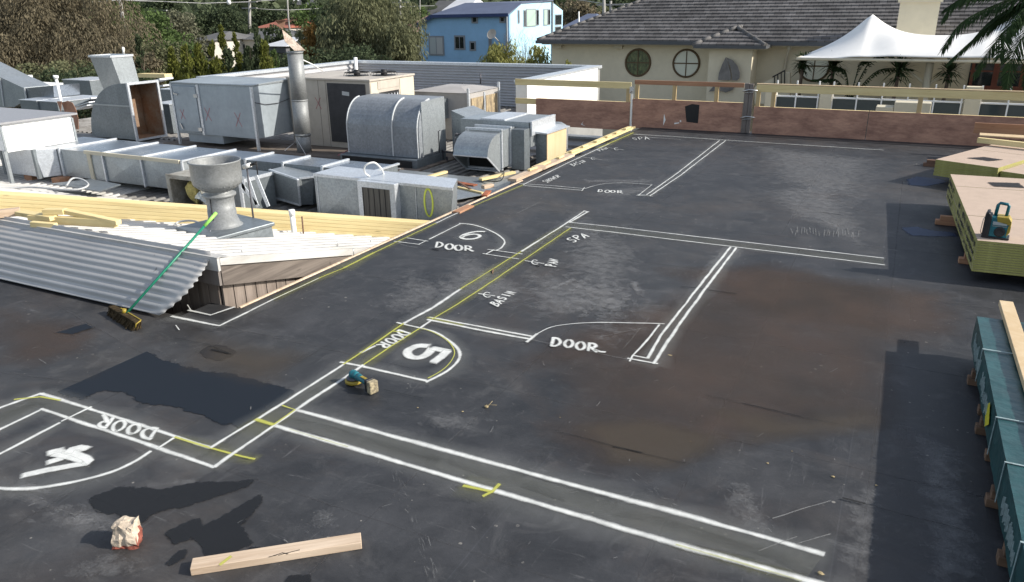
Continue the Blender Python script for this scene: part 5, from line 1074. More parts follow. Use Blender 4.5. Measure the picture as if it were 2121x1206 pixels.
# clutter at the far left of the plant
def unit(name, label, cat, dims, mat, topmat=None, legs=False, cross=False):
    x0, x1, y0, y1, z0, z1 = dims; g = thing(name, label, cat, ((x0+x1)/2, y0, z0)); b = MB(); b.box(x0, x1, y0, y1, z0, z1); b.build('casing', mat, g, bevel=.008)
    b = MB(); b.box(x0-.02, x1+.02, y0-.02, y1+.02, z1+.001, z1+.025); b.build('lid', topmat or mat, g)
    if cross: redx(g, (x0+x1)/2, y0-.01, (z0+z1)/2, (z1-z0)*.22)
    return g
unit('small_cabinet', 'small grey cabinet with red cross between the tall elbow and the big grey unit', 'cabinet', pb((325, 275), (360, 276), DZ, 216, 1.0), 'galvanised_dark', 'galvanised_bright', cross=True)
unit('vent_box', 'grey box just left of the big grey unit at the back', 'duct box', pb((336, 218), (362, 222), -.3, 186, 1.0), 'galvanised_dark', 'galvanised_bright')
unit('plant_cabinet', 'dark grey box with red marks left of the tall elbow', 'cabinet', pb((136, 199), (192, 201), -.45, 166, 1.3), 'galvanised_dark', 'galvanised_bright', cross=True)
unit('low_duct_box', 'low grey duct box in front of the copper coloured sheet', 'duct box', pb((44, 225), (80, 229), -.3, 208, 1.2), 'galvanised_dark', 'galvanised_bright')
unit('flat_duct_box', 'flat grey duct with pale top left of the tall elbow', 'duct box', pb((75, 227), (122, 231), -.3, 210, 1.8), 'galvanised_dark', 'galvanised_bright')
b = MB(); T = [P(*p_, y=12.6) for p_ in ((118, 210), (128, 210), (126, 232))]; b.add(T, [(0, 1, 2)]); b.add([P(*p_, y=12.7+k*.0) for k, p_ in enumerate(((128, 213), (140, 209), (150, 213), (157, 226), (162, 245), (163, 268), (146, 268)))], [(0, 1, 2, 3, 4, 5, 6)]); tag(b.build('copper_sheet', 'orange_sheet', thick=.01), 'curved copper coloured metal sheet left of the tall elbow', 'sheet metal')
g = thing('angled_duct', 'pale angled galvanised duct with sloped end at the left edge', 'duct', P(40, 215, z=DZ))
b = MB(); yq = 17.2; prof = [(P(*p_, y=yq).x, P(*p_, y=yq).z) for p_ in ((-60, 130), (0, 160), (48, 182), (55, 206), (30, 222), (-60, 222))]; b.prism(prof, 'y', yq, yq+1.0); b.build('sloped_section', 'galvanised', g)
b = MB(); prof = [(P(*p_, y=yq).x, P(*p_, y=yq).z) for p_ in ((51, 183), (109, 178), (111, 202), (56, 207))]; b.prism(prof, 'y', yq+.02, yq+1.0); b.build('straight_section', 'galvanised_blue', g)
b = MB(); b.beam(P(50, 182, y=yq-.02), P(55, 207, y=yq-.02), .06, .03, (0, 1, 0)); b.beam(P(0, 162, y=yq-.02), P(8, 220, y=yq-.02), .05, .03, (0, 1, 0)); b.build('flange', 'galvanised_bright', g)
b = MB(); q = P(54, 169, y=22); b.smooth = True; b.lathe((q.x, q.y, q.z-.1), [(.45, 0), (.30, .12), (.30, .16), (.36, .18), (.36, .22), (.28, .24), (.30, .28), (.30, .36), (.0, .38)], 20); tag(b.build('roof_cowl', 'white_paint'), 'white stepped roof cowl behind the angled duct', 'cowl')
b = MB(); q = P(60, 172, y=21.8); b.box(q.x-1.0, q.x+1.3, 21.3, 22.6, q.z-.12, q.z-.03); tag(b.build('white_plinth', 'white_paint'), 'flat white plinth under the stepped roof cowl', 'plinth')
b = MB(); q = P(121, 186, y=17); b.smooth = True; b.tube([Vector((q.x, q.y, DZ)), P(116, 162, y=17)], .05, 10); b.tube([P(116, 162, y=17), P(115.5, 157, y=17)], .085, 12); tag(b.build('capped_vent_pipe', 'pvc'), 'white vent pipe with cap left of the tall elbow', 'pipe')
b = MB(); b.tube([P(256, 112, y=19), P(255, 98, y=19)], .04, 8); tag(b.build('thin_vent_pipe', 'pvc'), 'thin pale pipe top showing above the tall elbow', 'pipe')
plank_local('yellow_plank', 'yellow timber plank resting behind the tall elbow', 'plank', P(293, 156, y=18.0), P(349, 157, y=18.0), .3, .12, 'pine_x')
b = MB()
for i, (a, c) in enumerate((((312, 172), (345, 163)), ((330, 180), (352, 176)))): b.beam(P(*a, y=16.8), P(*c, y=16.8), .5, .05)
tag(b.build('metal_offcuts', 'galvanised_bright'), 'pale sheet metal offcuts behind the tall elbow', 'sheet metal')
b = MB()
for i, (a, c) in enumerate((((160, 222), (205, 202)), ((175, 218), (200, 210)), ((170, 226), (196, 216)))): b.beam(P(*a, y=14.9), P(*c, y=14.9), .5, .03)
tag(b.build('crumpled_sheet', 'galvanised_bright'), 'crumpled shiny metal sheet left of the tall elbow', 'sheet metal')
b = MB()
for i in range(26):
    x = rl.uniform(-16.8, -9.5); y = rl.uniform(12.3, 13.7); L = rl.uniform(.1, .45); a = rl.uniform(-.5, .5)
    z = DZ+.05
    b.beam((x, y, z), (x+L*math.cos(a), y+L*math.sin(a), z), rl.uniform(.03, .07), .012)
tag(b.build('sheet_scraps', 'galvanised_bright'), 'small bright metal scraps scattered on the board platform', 'scrap')
# parapets of the plant enclosure
g = thing('corrugated_parapet', 'corrugated metal parapet wall around the roof plant with a white rendered end', 'wall', (-13.8, 24.2, DZ))
def corrwall(a, c, z0, z1, name, mat, n=11, out=(0, -1)):
    V = []; k = n*6
    for j in range(k+1):
        o_ = .03*math.cos(j/6*2*math.pi); z = z0+(z1-z0)*j/k
        for p_ in (a, c): V.append((p_[0]+out[0]*o_, p_[1]+out[1]*o_, z))
    b = MB(); b.smooth = True; b.add(V, [(j*2, j*2+1, j*2+3, j*2+2) for j in range(k)]); return b.build(name, mat, g)
corrwall((-18.95, 24.2), (-9.38, 24.2), DZ, .86, 'rear_cladding', 'parapet_grey', 14); corrwall((-18.85, 17.0), (-18.85, 24.2), DZ, .86, 'side_cladding', 'parapet_grey', 8, (1, 0))
b = MB(); b.box(-19.1, -9.04, 24.152, 24.45, .861, .95); b.box(-19.1, -18.78, 16.9, 24.139, .861, .95); b.build('capping', 'galvanised_bright', g)
b = MB(); b.box(-19.05, -9.10, 24.24, 24.42, -3.6, .86); b.box(-19.05, -18.9, 17, 24.24, -3.6, .86); b.build('wall_core', 'concrete_side', g)
b = MB(); b.box(-9.40, -9.06, 18.85, 24.13, -3.6, .90); b.build('rendered_wall', 'render_white', g); b = MB(); b.box(-9.43, -9.03, 18.8, 24.15, .901, .95); b.build('capping', 'galvanised_bright', g)
b = MB(); q = P(738, 150, y=23.9); b.tube([Vector((q.x, 23.9, DZ)), P(736, 119, y=23.9)], .07, 10); tag(b.build('vent_pipe', 'pvc'), 'white vent pipe rising at the corner of the corrugated parapet', 'pipe')
for i, px in enumerate((836, 995, 958)):
    b = MB(); q = P(px, 152 if i < 2 else 172, y=23.8); b.tube([q-Vector((0, 0, .35)), q], .025, 6); o = b.build('cable_stub', 'dark_steel'); tag(o, 'thin stub fixed against the corrugated parapet', 'stub', 'stubs on the parapet')
# low louvred wall in the gap beside the deck
g = thing('low_parapet', 'low corrugated parapet with grey cap in the gap beside the deck', 'wall', (-6.6, 17.95, -3.6))
b = MB(); V = []; k = 16*6
for j in range(k+1):
    z = -3.2+(2.88)*j/k
    for x in (-8.6, -5.75): V.append((x, 17.93-.03*math.cos(j/6*2*math.pi), z))
b.smooth = True; b.add(V, [(j*2, j*2+1, j*2+3, j*2+2) for j in range(k)]); b.build('cladding', 'parapet_grey', g); b = MB(); b.box(-8.6, -5.72, 17.86, 18.15, -.32, -.27); b.build('cap', 'galvanised', g)
# ================================================================== ground and hill
def HT(x, y):
    d = math.hypot(x, y); t_ = max(0, (d-55)/300)
    return -3.7+11.5*min(t_, 3)**1.25+(.8*mnoise.noise(Vector((x*.012, y*.012, 0)))*min(1, t_*4))
b = MB(); b.smooth = True; V = []; rr = [0, 12, 25, 40, 55, 70, 90, 115, 145, 180, 220, 270, 330, 420, 560, 800, 1100]; na = 72
for r in rr:
    for k in range(na): a = 2*math.pi*k/na; x, y = r*math.cos(a), r*math.sin(a); V.append((x, y, HT(x, y)))
b.add(V, [(i*na+k, i*na+(k+1) % na, (i+1)*na+(k+1) % na, (i+1)*na+k) for i in range(len(rr)-1) for k in range(na)]); struct(b, 'ground', 'earth', loc=(0, 0, 0))
b = MB(); b.box(-14, 16, 18.5, 34.9, -3.69, -3.6); struct(b, 'courtyard_paving', 'paving')

# ================================================================== cream building
g = thing('cream_building', 'long cream rendered building with grey tiled hip roof and round windows', 'building', (-6, 38, -3.6))
WY = 35.0; XL = P(1143, 110, y=WY).x; EY = 34.35; EX = P(1116, 86, y=EY).x; EZ = P(1300, 86, y=EY).z
b = MB(); b.box(XL, 14, WY, WY+16, -3.7, EZ-.16); b.build('wall', 'cream_render', g)
b = MB(); b.box(EX+.1, 14, EY+.1, WY-.002, EZ-.17, EZ-.13); b.build('soffit', 'cream_trim', g)
b = MB(); b.box(EX-.05, 14, EY-.12, EY+.0, EZ-.12, EZ+.02); b.box(EX-.12, EX-.052, EY-.12, EY+14, EZ-.12, EZ+.02); b.build('gutter', 'gutter_grey', g)
t = NT('roof_tile'); mp = t.coord((1, 1, 1)); br_ = t.n('TexBrick'); t.l(mp, br_.inputs['Vector']); br_.inputs['Scale'].default_value = 1; br_.inputs['Brick Width'].default_value = .30; br_.inputs['Row Height'].default_value = .302
br_.inputs['Mortar Size'].default_value = .012; br_.inputs['Color1'].default_value = (.085, .080, .078, 1); br_.inputs['Color2'].default_value = (.145, .138, .135, 1); br_.inputs['Mortar'].default_value = (.03, .03, .03, 1); br_.inputs['Bias'].default_value = -.1
t.col(t.mix(1, br_.outputs['Color'], t.maprange(t.noise(.9, 6, .65), .3, .7, .7, 1.35), 'MULTIPLY')); t.set(.75, 0, .3); MAT['roof_tile'] = t.m
SL = .44
def tiled(b, xl, xr, y0, z0, n, step=.302, hipl=True, hipr=False, y_of=None):
    for j in range(n):
        ya, yb = y0+j*step, y0+(j+1)*step; za = z0+(ya-y0)*SL; zb_ = z0+(yb-y0)*SL
        la = xl+(ya-y0 if hipl else 0); lb = xl+(yb-y0 if hipl else 0); ra = xr-(ya-y0 if hipr else 0); rb = xr-(yb-y0 if hipr else 0)
        if rb <= lb: break
        b.add([(la, ya-.02, za), (ra, ya-.02, za), (ra, ya-.02, za+.065), (la, ya-.02, za+.065), (lb, yb, zb_+.012), (rb, yb, zb_+.012)], [(0, 1, 2, 3), (3, 2, 5, 4)])
b = MB(); tiled(b, EX-.05, 14, EY-.05, EZ+.01, 34); rf = b.build('roof', 'roof_tile', g, loc=None)
b = MB(); V = [(EX-.08, EY-.05, EZ+.01), (EX-.08, EY+22, EZ+.01), (EX+10.2, EY+10.2, EZ+.01+10.25*SL), (14, EY+10.25, EZ+.01+10.25*SL), (14, EY+22, EZ-.5)]; b.add(V, [(0, 2, 1), (1, 2, 3, 4)]); b.build('roof_back', 'roof_tile', g)
def hipcaps(b, a, c, r=.085, seg=.42):
    a = Vector(a); c = Vector(c); n = int((c-a).length/seg)
    for i in range(n): b.tube([a.lerp(c, i/n), a.lerp(c, (i+1.06)/n)], [r*1.08, r*.95], 8)
b = MB(); hipcaps(b, (EX-.05, EY-.05, EZ+.04), (EX+10, EY+10, EZ+.04+10.05*SL)); b.build('hip_caps', 'hip_grey', g)
def rwin(px, py, rp, label, pane='glass_dark', name='round_window', y=WY, mull=True):
    c = P(px, py, y=y); r = P(px+rp, py, y=y).x-c.x
    b = MB(); ax = Matrix.Rotation(R(90), 3, 'X'); b.lathe((c.x, y-.03, c.z), [(r*.90, .05), (r*.90, -.03), (r*1.0, -.035), (r*1.04, 0), (r*1.04, .05)], 40, ax.transposed()); f_ = b.build(name, 'window_frame_brown', g); f_['label'] = label
    b = MB(); n = 36; b.add([(c.x+r*.95*math.cos(2*math.pi*k/n), y-.012, c.z+r*.95*math.sin(2*math.pi*k/n)) for k in range(n)], [tuple(range(n))]); b.build('pane', pane, f_)
    b = MB(); b.box(c.x-r*.93, c.x+r*.93, y-.035, y-.015, c.z-.025, c.z+.025); b.box(c.x-.02, c.x+.02, y-.036, y-.0155, c.z-r*.93, c.z+r*.93); b.build('glazing_bar', 'window_frame_brown', f_)
    return c, r, f_
c, r, f_ = rwin(1321.5, 130, 26.5, 'round window with a drooping tree reflection painted into the pane', 'painted_tree_reflection'); c, r, f_ = rwin(1421.5, 131.5, 28, 'round window with a pale reflection painted into the pane', 'painted_pale_reflection'); c, r, f_ = rwin(1687, 137, 33, 'round window half hidden by the white sail canopy', 'painted_pale_reflection')
# bay with metal sail sculpture
BY = 33.7; bx0, bx1 = P(1467, 140, y=BY).x, P(1556, 140, y=BY).x; bzg = P(1500, 96, y=BY-.45).z
b = MB(); b.box(bx0, bx1, BY, WY-.002, -3.7, bzg-.05); b.build('bay_wall', 'cream_render', g)
ga, gb = P(1437, 92, y=BY-.45).x, P(1583, 95, y=BY-.45).x
b = MB(); b.box(ga, gb, BY-.50, BY-.40, bzg-.09, bzg+.03); b.box(gb, gb+.08, BY-.50, EY+.2, bzg-.09, bzg+.03); b.build('bay_gutter', 'gutter_grey', g); b = MB(); b.box(ga+.1, gb-.02, BY-.39, WY-.01, bzg-.12, bzg-.07); b.build('bay_soffit', 'cream_trim', g)
b = MB(); tiled(b, ga-.03, gb+.05, BY-.47, bzg+.02, 12, .302, True, True); hw = (gb-ga)/2+.04; ym = BY-.47+hw; zm = bzg+.02+hw*SL
b.add([(gb+.06, BY-.47, bzg+.02), (gb+.06, BY+6, bzg+.02), (gb+.05-hw, BY+6, zm), (gb+.05-hw, ym, zm)], [(0, 1, 2, 3)]); b.add([(ga-.03, BY-.47, bzg+.02), (ga-.03, BY+6, bzg+.02), (ga-.03+hw, BY+6, zm), (ga-.03+hw, ym, zm)], [(0, 1, 2, 3)]); b.build('bay_roof', 'roof_tile', g)
b = MB(); hipcaps(b, (ga-.03, BY-.47, bzg+.05), (ga-.03+hw, ym, zm+.03)); hipcaps(b, (gb+.05, BY-.47, bzg+.05), (gb+.05-hw, ym, zm+.03)); hipcaps(b, (gb+.05-hw, ym, zm+.03), (gb+.05-hw, ym+1.0, zm+.03)); b.build('bay_hip_caps', 'hip_grey', g)
# chimney, vent, downpipe
cx0, cx1 = P(1861, 30, y=34.1).x, P(1944, 30, y=34.1).x; cz1 = P(1900, 5, y=34.1).z; b = MB(); b.box(cx0, cx1, 34.1, 35.3, -3.6, cz1); b.build('chimney', 'cream_render', g); b = MB(); b.box(cx0-.08, cx1+.08, 34.02, 35.4, cz1, cz1+.5); b.build('chimney_cap', 'cream_render', g)
q = P(1313, 38, y=38.3); b = MB(); b.box(q.x-.25, q.x+.25, 38.0, 38.6, q.z-.4, q.z+.18); b.build('vent_base', 'gutter_grey', g); b = MB(); b.smooth = True; b.lathe((q.x+.05, 38.3, q.z), [(0, .62), (.40, .60), (.42, .5), (.40, .42), (.2, .40)], 16); b.lathe((q.x+.1, 38.3, q.z), [(.0, .28), (.3, .27), (.3, .18), (0, .18)], 14); b.build('vent_cap', 'white_paint', g)
b = MB(); b.tube([P(1634, 94, y=34.5), P(1633, 104, y=34.6), P(1628, 125, y=34.9), P(1622, 155, y=34.9), P(1619, 215, y=34.9)], .05, 8); b.tube([P(1634, 92, y=34.5), P(1634, 103, y=34.5)], .085, 8); b.build('downpipe', 'cream_trim', g)
b = MB(); 
for px in (1156, 1281): q = P(px, 95, y=WY-.1); b.box(q.x-.2, q.x+.2, WY-.2, WY-.003, q.z-.12, q.z+.12)
b.build('eave_bracket', 'cream_trim', g)
# dark windows at the right end
b = MB(); a, c = P(2012, 128, y=WY), P(2180, 190, y=WY); b.box(a.x, c.x, WY-.03, WY-.004, c.z, a.z); dw = b.build('dark_window', 'glass_dark', g); b = MB()
for px in (2014, 2060, 2066, 2118, 2165): q = P(px, 150, y=WY); b.box(q.x-.05, q.x+.05, WY-.09, WY-.031, c.z, a.z)
b.box(a.x, c.x, WY-.085, WY-.032, c.z-.05, c.z+.15); b.box(a.x, c.x, WY-.08, WY-.033, (a.z+c.z)/2+.15, (a.z+c.z)/2+.2); b.build('window_frame', 'frame_red', dw)
# metal sail sculpture on the bay
sc_ = thing('sail_sculpture', 'grey metal sailing boat sculpture mounted on the cream bay wall', 'sculpture', P(1505, 150, y=BY-.1))
def flat(pts, y, th, name, mat, parent=None):
    A = [P(*p_, y=y) for p_ in pts]; B = [a+Vector((0, th, 0)) for a in A]; n = len(A); b = MB()
    b.add(A+B, [tuple(range(n)), tuple(range(n, 2*n))[::-1]]+[(i, n+i, n+(i+1) % n, (i+1) % n) for i in range(n)]); return b.build(name, mat, parent)
flat([(1503, 119), (1508, 130), (1512, 145), (1514, 158), (1513, 167), (1487, 166), (1489, 152), (1495, 135)], BY-.16, .03, 'mainsail', 'sail_sculpt', sc_)
flat([(1504, 119), (1517, 125), (1528, 137), (1533, 152), (1531, 163), (1526, 167), (1515, 167), (1516, 155), (1512, 137)], BY-.18, .03, 'foresail', 'sail_sculpt', sc_)
flat([(1468, 190), (1479, 177), (1524, 178), (1516, 187), (1503, 192), (1496, 189), (1484, 188)], BY-.15, .03, 'hull', 'sail_sculpt', sc_)
# shade sail
g = thing('shade_sail', 'white tensile fabric canopy with a tall peak in front of the cream building', 'canopy', (P(1900, 150, y=31).x, 31, -1))
sy0, sy1 = 30.3, 33.9; sz = P(1800, 122.5, y=sy0).z; sx0 = P(1651, 118, y=sy0).x; sx1 = 9.0
pk1 = P(1806, 29, y=32.0); pk2x = P(2085, 45, y=32.0).x+.4; H1 = pk1.z-sz
def sf(u, v):
    x = sx0+(sx1-sx0)*u; y = sy0+(sy1-sy0)*v; z = 0
    for cx_, H, Rx in ((pk1.x, H1, abs(pk1.x-sx0)), (pk2x, H1*.97, abs(pk1.x-sx0))):
        dx = (x-cx_)/Rx; dy = (y-32.0)/1.85; r = math.sqrt(dx*dx+dy*dy); r = math.sqrt(r*r+.0035)
        h = max(0, 1-r); z = max(z, H*(.60*h+.40*h**3.2)*1.06)
        
    if pk1.x < x < pk2x:
        t_ = (x-pk1.x)/(pk2x-pk1.x); dy = min(1, abs((y-32.0)/1.85)); h = 1-dy; k = min(1, min(t_, 1-t_)*4); k = k*k*(3-2*k)
        lat = (1-k)*(.6*h+.4*h**3.2)*1.06+k*(1-dy**1.5); rid = .50+.46*abs(2*t_-1)**2.6; rr_ = math.sqrt(min(t_, 1-t_)**2+.0004)
        rid = min(rid+.0, 1.0); z = max(z*.0, H1*rid*lat)
    return (x, y, sz+z)
b = MB(); b.smooth = True; b.grid(sf, 150, 40); b.build('fabric', 'sail_cloth', g, thick=.01)
b = MB(); b.tube([(sx0, sy0, sz-.03), (sx1, sy0, sz-.03)], .05, 8); b.tube([(sx0, sy1, sz-.03), (sx1, sy1, sz-.03)], .05, 8); b.tube([(sx0, sy0, sz-.03), (sx0, sy1, sz-.03)], .05, 8); b.build('edge_tube', 'cream_trim', g)
for px in (1926, 2230): b = MB(); q = P(px, 135, y=31); b.tube([(q.x, 31, -3.6), (q.x, 31, sz)], .13, 10); b.tube([(q.x, 31, sz-.9), (q.x-1.1, 31, sz-.03)], .05, 6); b.tube([(q.x, 31, sz-.9), (q.x+1.1, 31, sz-.03)], .05, 6); b.build('mast', 'cream_trim', g)
# terrace balustrade
TY = 28.5; g = thing('terrace_balustrade', 'white framed glass balustrade with cream piers behind the right guard rail', 'balustrade', (P(1850, 210, y=TY).x, TY, -2.2))
def tz(px, py): return P(px, py, y=TY)
for a, c in ((1584, 1606), (1697, 1722), (1998, 2031)): b = MB(); b.box(tz(a, 210).x, tz(c, 210).x, TY, TY+.35, -3.6, tz(a, 180).z); b.build('pier', 'cream_render', g)
for (a, c, posts) in ((1607, 1696, (1607, 1648, 1694)), (1723, 1997, (1724, 1775, 1827, 1881, 1936, 1994)), (2032, 2300, (2033, 2092, 2150, 2210, 2270))):
    b = MB(); xa, xb = tz(a, 200).x, tz(c, 200).x; zt = tz(1700, 204).z; b.box(xa, xb, TY+.10, TY+.12, -2.9, zt-.01); f_ = b.build('glass_panel', 'glass_balustrade', g)
    b = MB(); b.box(xa, xb, TY+.08, TY+.14, zt, zt+.05)
    for p_ in posts: x = tz(p_, 200).x; b.box(x-.022, x+.022, TY+.075, TY+.145, -2.9, zt+.55)
    b.build('frame', 'white_paint', f_)
b = MB(); b.box(tz(1560, 200).x, 10, TY+.4, 34.9, -2.95, -2.85); struct(b, 'terrace', 'paving')
q = tz(1885, 225); b = MB(); b.box(q.x-.45, q.x+.55, 26.6, 27.2, -3.6, P(1885, 213, y=26.6).z); b.box(q.x-.95, q.x-.46, 26.6, 27.2, -3.6, P(1885, 224, y=26.6).z)
tag(b.build('white_cabinet', 'cream_trim', bevel=.02), 'stepped pale cabinet seen just above the right guard rail plywood', 'cabinet')
st = thing('iron_stair', 'cream stair flank with dark iron railings right of the bay', 'stair', P(1615, 190, y=33))
flat([(1563, 215), (1563, 180), (1627, 150), (1636, 152), (1636, 215)], 33.2, .3, 'flank_wall', 'cream_render', st)
b = MB(); b.tube([P(1600, 160, y=33.1), P(1626, 146, y=33.1)], .03, 6)
for px in (1604, 1611, 1618, 1625): b.tube([P(px, 175, y=33.1), P(px, 161-(px-1600)*.55, y=33.1)], .022, 5)
b.build('railing', 'black', st)

# ================================================================== blue house
HY = 60.0; g = thing('blue_house', 'two storey blue clad house with dark trimmed metal roof', 'house', (P(960, 100, y=HY).x, HY, -3.8))
bx0, bx1 = P(871, 100, y=HY).x, P(1055, 100, y=HY).x; za, zb_, zc = P(869, 54, y=HY).z, P(899, 34, y=HY).z, P(1052, 31, y=HY).z; xm = P(899, 34, y=HY).x
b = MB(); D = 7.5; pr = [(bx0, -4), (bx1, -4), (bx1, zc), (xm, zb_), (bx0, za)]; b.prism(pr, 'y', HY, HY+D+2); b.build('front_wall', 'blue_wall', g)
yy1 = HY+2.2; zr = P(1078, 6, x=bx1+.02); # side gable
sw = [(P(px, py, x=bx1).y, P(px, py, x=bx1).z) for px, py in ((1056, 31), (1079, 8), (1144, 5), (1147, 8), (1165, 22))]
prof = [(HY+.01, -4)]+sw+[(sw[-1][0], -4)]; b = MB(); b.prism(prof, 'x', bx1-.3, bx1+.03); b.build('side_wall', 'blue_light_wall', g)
rz = sw[1][1]; ry = sw[1][0]
b = MB(); b.hexa([(xm-.2, HY-.35, zb_+.02), (bx1+.1, HY-.35, zc+.02), (bx1+.1, ry, rz), (xm+1.8, ry, rz+.05), (xm-.2, HY-.35, zb_+.10), (bx1+.1, HY-.35, zc+.10), (bx1+.1, ry, rz+.08), (xm+1.8, ry, rz+.13)]); b.hexa([(xm+1.8, ry, rz), (bx1+.1, ry, rz), (bx1+.1, sw[2][0], sw[2][1]+.1), (xm+1.8, sw[2][0], rz), (xm+1.8, ry, rz+.14), (bx1+.1, ry, rz+.09), (bx1+.1, sw[2][0], sw[2][1]+.2), (xm+1.8, sw[2][0], rz+.14)])
b.hexa([(bx0-.2, HY-.35, za+.0), (xm-.2, HY-.35, zb_+.02), (xm+1.8, ry, rz), (bx0-.2, ry, za+.2), (bx0-.2, HY-.35, za+.08), (xm-.2, HY-.35, zb_+.10), (xm+1.8, ry, rz+.1), (bx0-.2, ry, za+.3)]); b.build('roof', 'blue_roof', g)
b = MB(); b.beam((bx0-.3, HY-.38, za-.05), (xm-.1, HY-.38, zb_-.02), .06, .32); b.beam((xm-.1, HY-.38, zb_-.0), (bx1+.12, HY-.38, zc-.0), .06, .26); b.build('fascia', 'blue_trim', g)
b = MB(); b.tube([(bx1-.15, HY-.1, -3.8), (bx1-.15, HY-.1, zc)], .08, 8); b.build('downpipe', 'frame_grey', g); b = MB(); q = P(1144, 40, x=bx1+.1); b.tube([(bx1+.12, q.y, -3.8), (bx1+.12, q.y, sw[2][1])], .1, 8); b.build('downpipe', 'frame_grey', g); b = MB(); b.tube([P(970, 26, y=HY+1), P(970, 19, y=HY+1)], .05, 6); b.build('roof_pipe', 'pvc', g)
def bw(p0, p1, panes, sub='frame_grey'):
    a, c = P(*p0, y=HY), P(*p1, y=HY); b = MB(); b.box(a.x-.1, c.x+.1, HY-.06, HY-.002, c.z-.1, a.z+.1); f_ = b.build('window', sub, g); n = len(panes)
    for i, m in enumerate(panes): b = MB(); w = (c.x-a.x)/n; b.box(a.x+i*w+.04, a.x+(i+1)*w-.04, HY-.075, HY-.061, c.z+.03, a.z-.03); b.build('pane', m, f_)
bw((890, 77), (919, 113), ('glass_curtain', 'glass_pale')); bw((943, 76), (962, 101), ('glass_dark', 'glass_dark')); bw((975, 88), (984, 103), ('glass_dark',)); bw((979, 36), (988, 46), ('glass_dark',)); bw((1037, 36), (1045, 45), ('glass_dark',)); bw((1014.5, 80), (1017, 102), ('glass_dark',))
def sw_(p0, p1, m):
    a, c = P(*p0, x=bx1+.04), P(*p1, x=bx1+.04); b = MB(); b.box(bx1+.032, bx1+.07, a.y, c.y, c.z, a.z); f_ = b.build('window', 'frame_grey', g); b = MB(); b.box(bx1+.071, bx1+.085, a.y+.12, c.y-.12, c.z+.08, a.z-.08); b.build('pane', m, f_)
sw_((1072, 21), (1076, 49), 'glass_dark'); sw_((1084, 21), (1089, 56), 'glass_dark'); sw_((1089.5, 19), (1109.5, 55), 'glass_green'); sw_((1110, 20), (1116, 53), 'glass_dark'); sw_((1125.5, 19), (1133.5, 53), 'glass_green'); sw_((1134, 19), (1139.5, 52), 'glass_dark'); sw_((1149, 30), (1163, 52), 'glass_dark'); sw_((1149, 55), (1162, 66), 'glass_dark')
b = MB(); q = P(1020, 72, y=HY-1.2); b.lathe((q.x, q.y, q.z), [(0, 0), (.25, .05), (.42, .15)], 14, Matrix.Rotation(R(65), 3, 'X')); b.tube([q, q+Vector((.1, 1.15, -.7))], .04, 6); b.build('satellite_dish', 'beige_paint', g)
# ================================================================== other houses
def house(name, label, pl, pr_, pe, prd, y, depth, wall, roof, base=None, hip=.35, cat='house'):
    x0, x1 = P(pl, pe, y=y).x, P(pr_, pe, y=y).x; ze, zr_ = P((pl+pr_)/2, pe, y=y).z, P((pl+pr_)/2, prd, y=y+depth/2).z; w = x1-x0; zb_ = base if base is not None else HT((x0+x1)/2, y)-1
    g = thing(name, label, cat, ((x0+x1)/2, y, zb_)); b = MB(); b.box(x0+.3, x1-.3, y+.3, y+depth-.3, zb_, ze); b.build('wall', wall, g)
    h = w*hip; b = MB(); b.add([(x0, y, ze), (x1, y, ze), (x1, y+depth, ze), (x0, y+depth, ze), (x0+h, y+depth/2, zr_), (x1-h, y+depth/2, zr_)], [(0, 1, 5, 4), (1, 2, 5), (2, 3, 4, 5), (3, 0, 4), (3, 2, 1, 0)]); b.build('roof', roof, g, thick=.12)
    rh = random.Random(int(pl)); n = max(2, int(w/2.8)); 
    for i in range(n):
        xa = x0+.8+(w-1.6)*(i+.2)/n; b = MB(); b.box(xa, xa+min(1.3, w/n*.5), y+.24, y+.297, ze-1.7, ze-.5); b.build('window', 'glass_dark', g)
    return g
house('house', 'low house with long grey roof behind the pencil pines', 462, 572, 82, 62, 62, 9, 'house_wall', 'house_roof_grey')
house('house', 'small house with flat pale roof behind the flue cap', 540, 592, 96, 78, 50, 6, 'house_wall_dark', 'house_roof_pale')
house('house', 'house with bright orange red tiled roof left of the flue cap', 525, 600, 58, 38, 85, 10, 'house_wall', 'red_tile')
house('house', 'house with pinkish brown tiled roof between big tree and blue house', 815, 900, 66, 34, 72, 9, 'house_wall_dark', 'pink_tile', hip=.3)
house('shed', 'white roofed shed at the left foot of the blue house', 834, 885, 104, 78, 71, 6, 'house_wall', 'house_roof_pale', cat='shed')
house('house', 'grey roofed house right of the blue house beyond the tiled roof', 1160, 1225, 58, 30, 75, 9, 'house_wall', 'blue_roof')
house('house', 'tiny roof with red tiles among the trees under the aerial', 315, 337, 60, 52, 70, 7, 'house_wall', 'red_tile')
house('house', 'dark block of a house behind the left power pole', 486, 520, 28, 12, 120, 12, 'house_wall_dark', 'house_roof_grey', hip=.1)
house('house', 'pale modern house at the top edge left of the street light', 508, 590, 3, -12, 150, 12, 'house_wall', 'house_roof_pale', hip=.05)
house('house', 'yellowish house at the top edge right of the street light', 600, 655, 10, -6, 150, 10, 'cream_render', 'house_roof_grey', hip=.1)
house('house', 'white balconied house at the top edge above the pinkish roof', 876, 918, 30, 2, 125, 10, 'house_wall', 'house_roof_grey', hip=.1)
house('house', 'brown house at the top edge left of the blue roof', 915, 965, 22, -2, 120, 10, 'pink_tile', 'house_roof_pale', hip=.1)
house('house', 'distant white house at the very top left of the power pole', 398, 470, 4, -14, 170, 12, 'house_wall', 'house_roof_pale', hip=.1)
house('house', 'pale cottage half hidden by shrubs behind the hedge', 392, 440, 84, 66, 58, 7, 'house_wall', 'house_roof_grey')
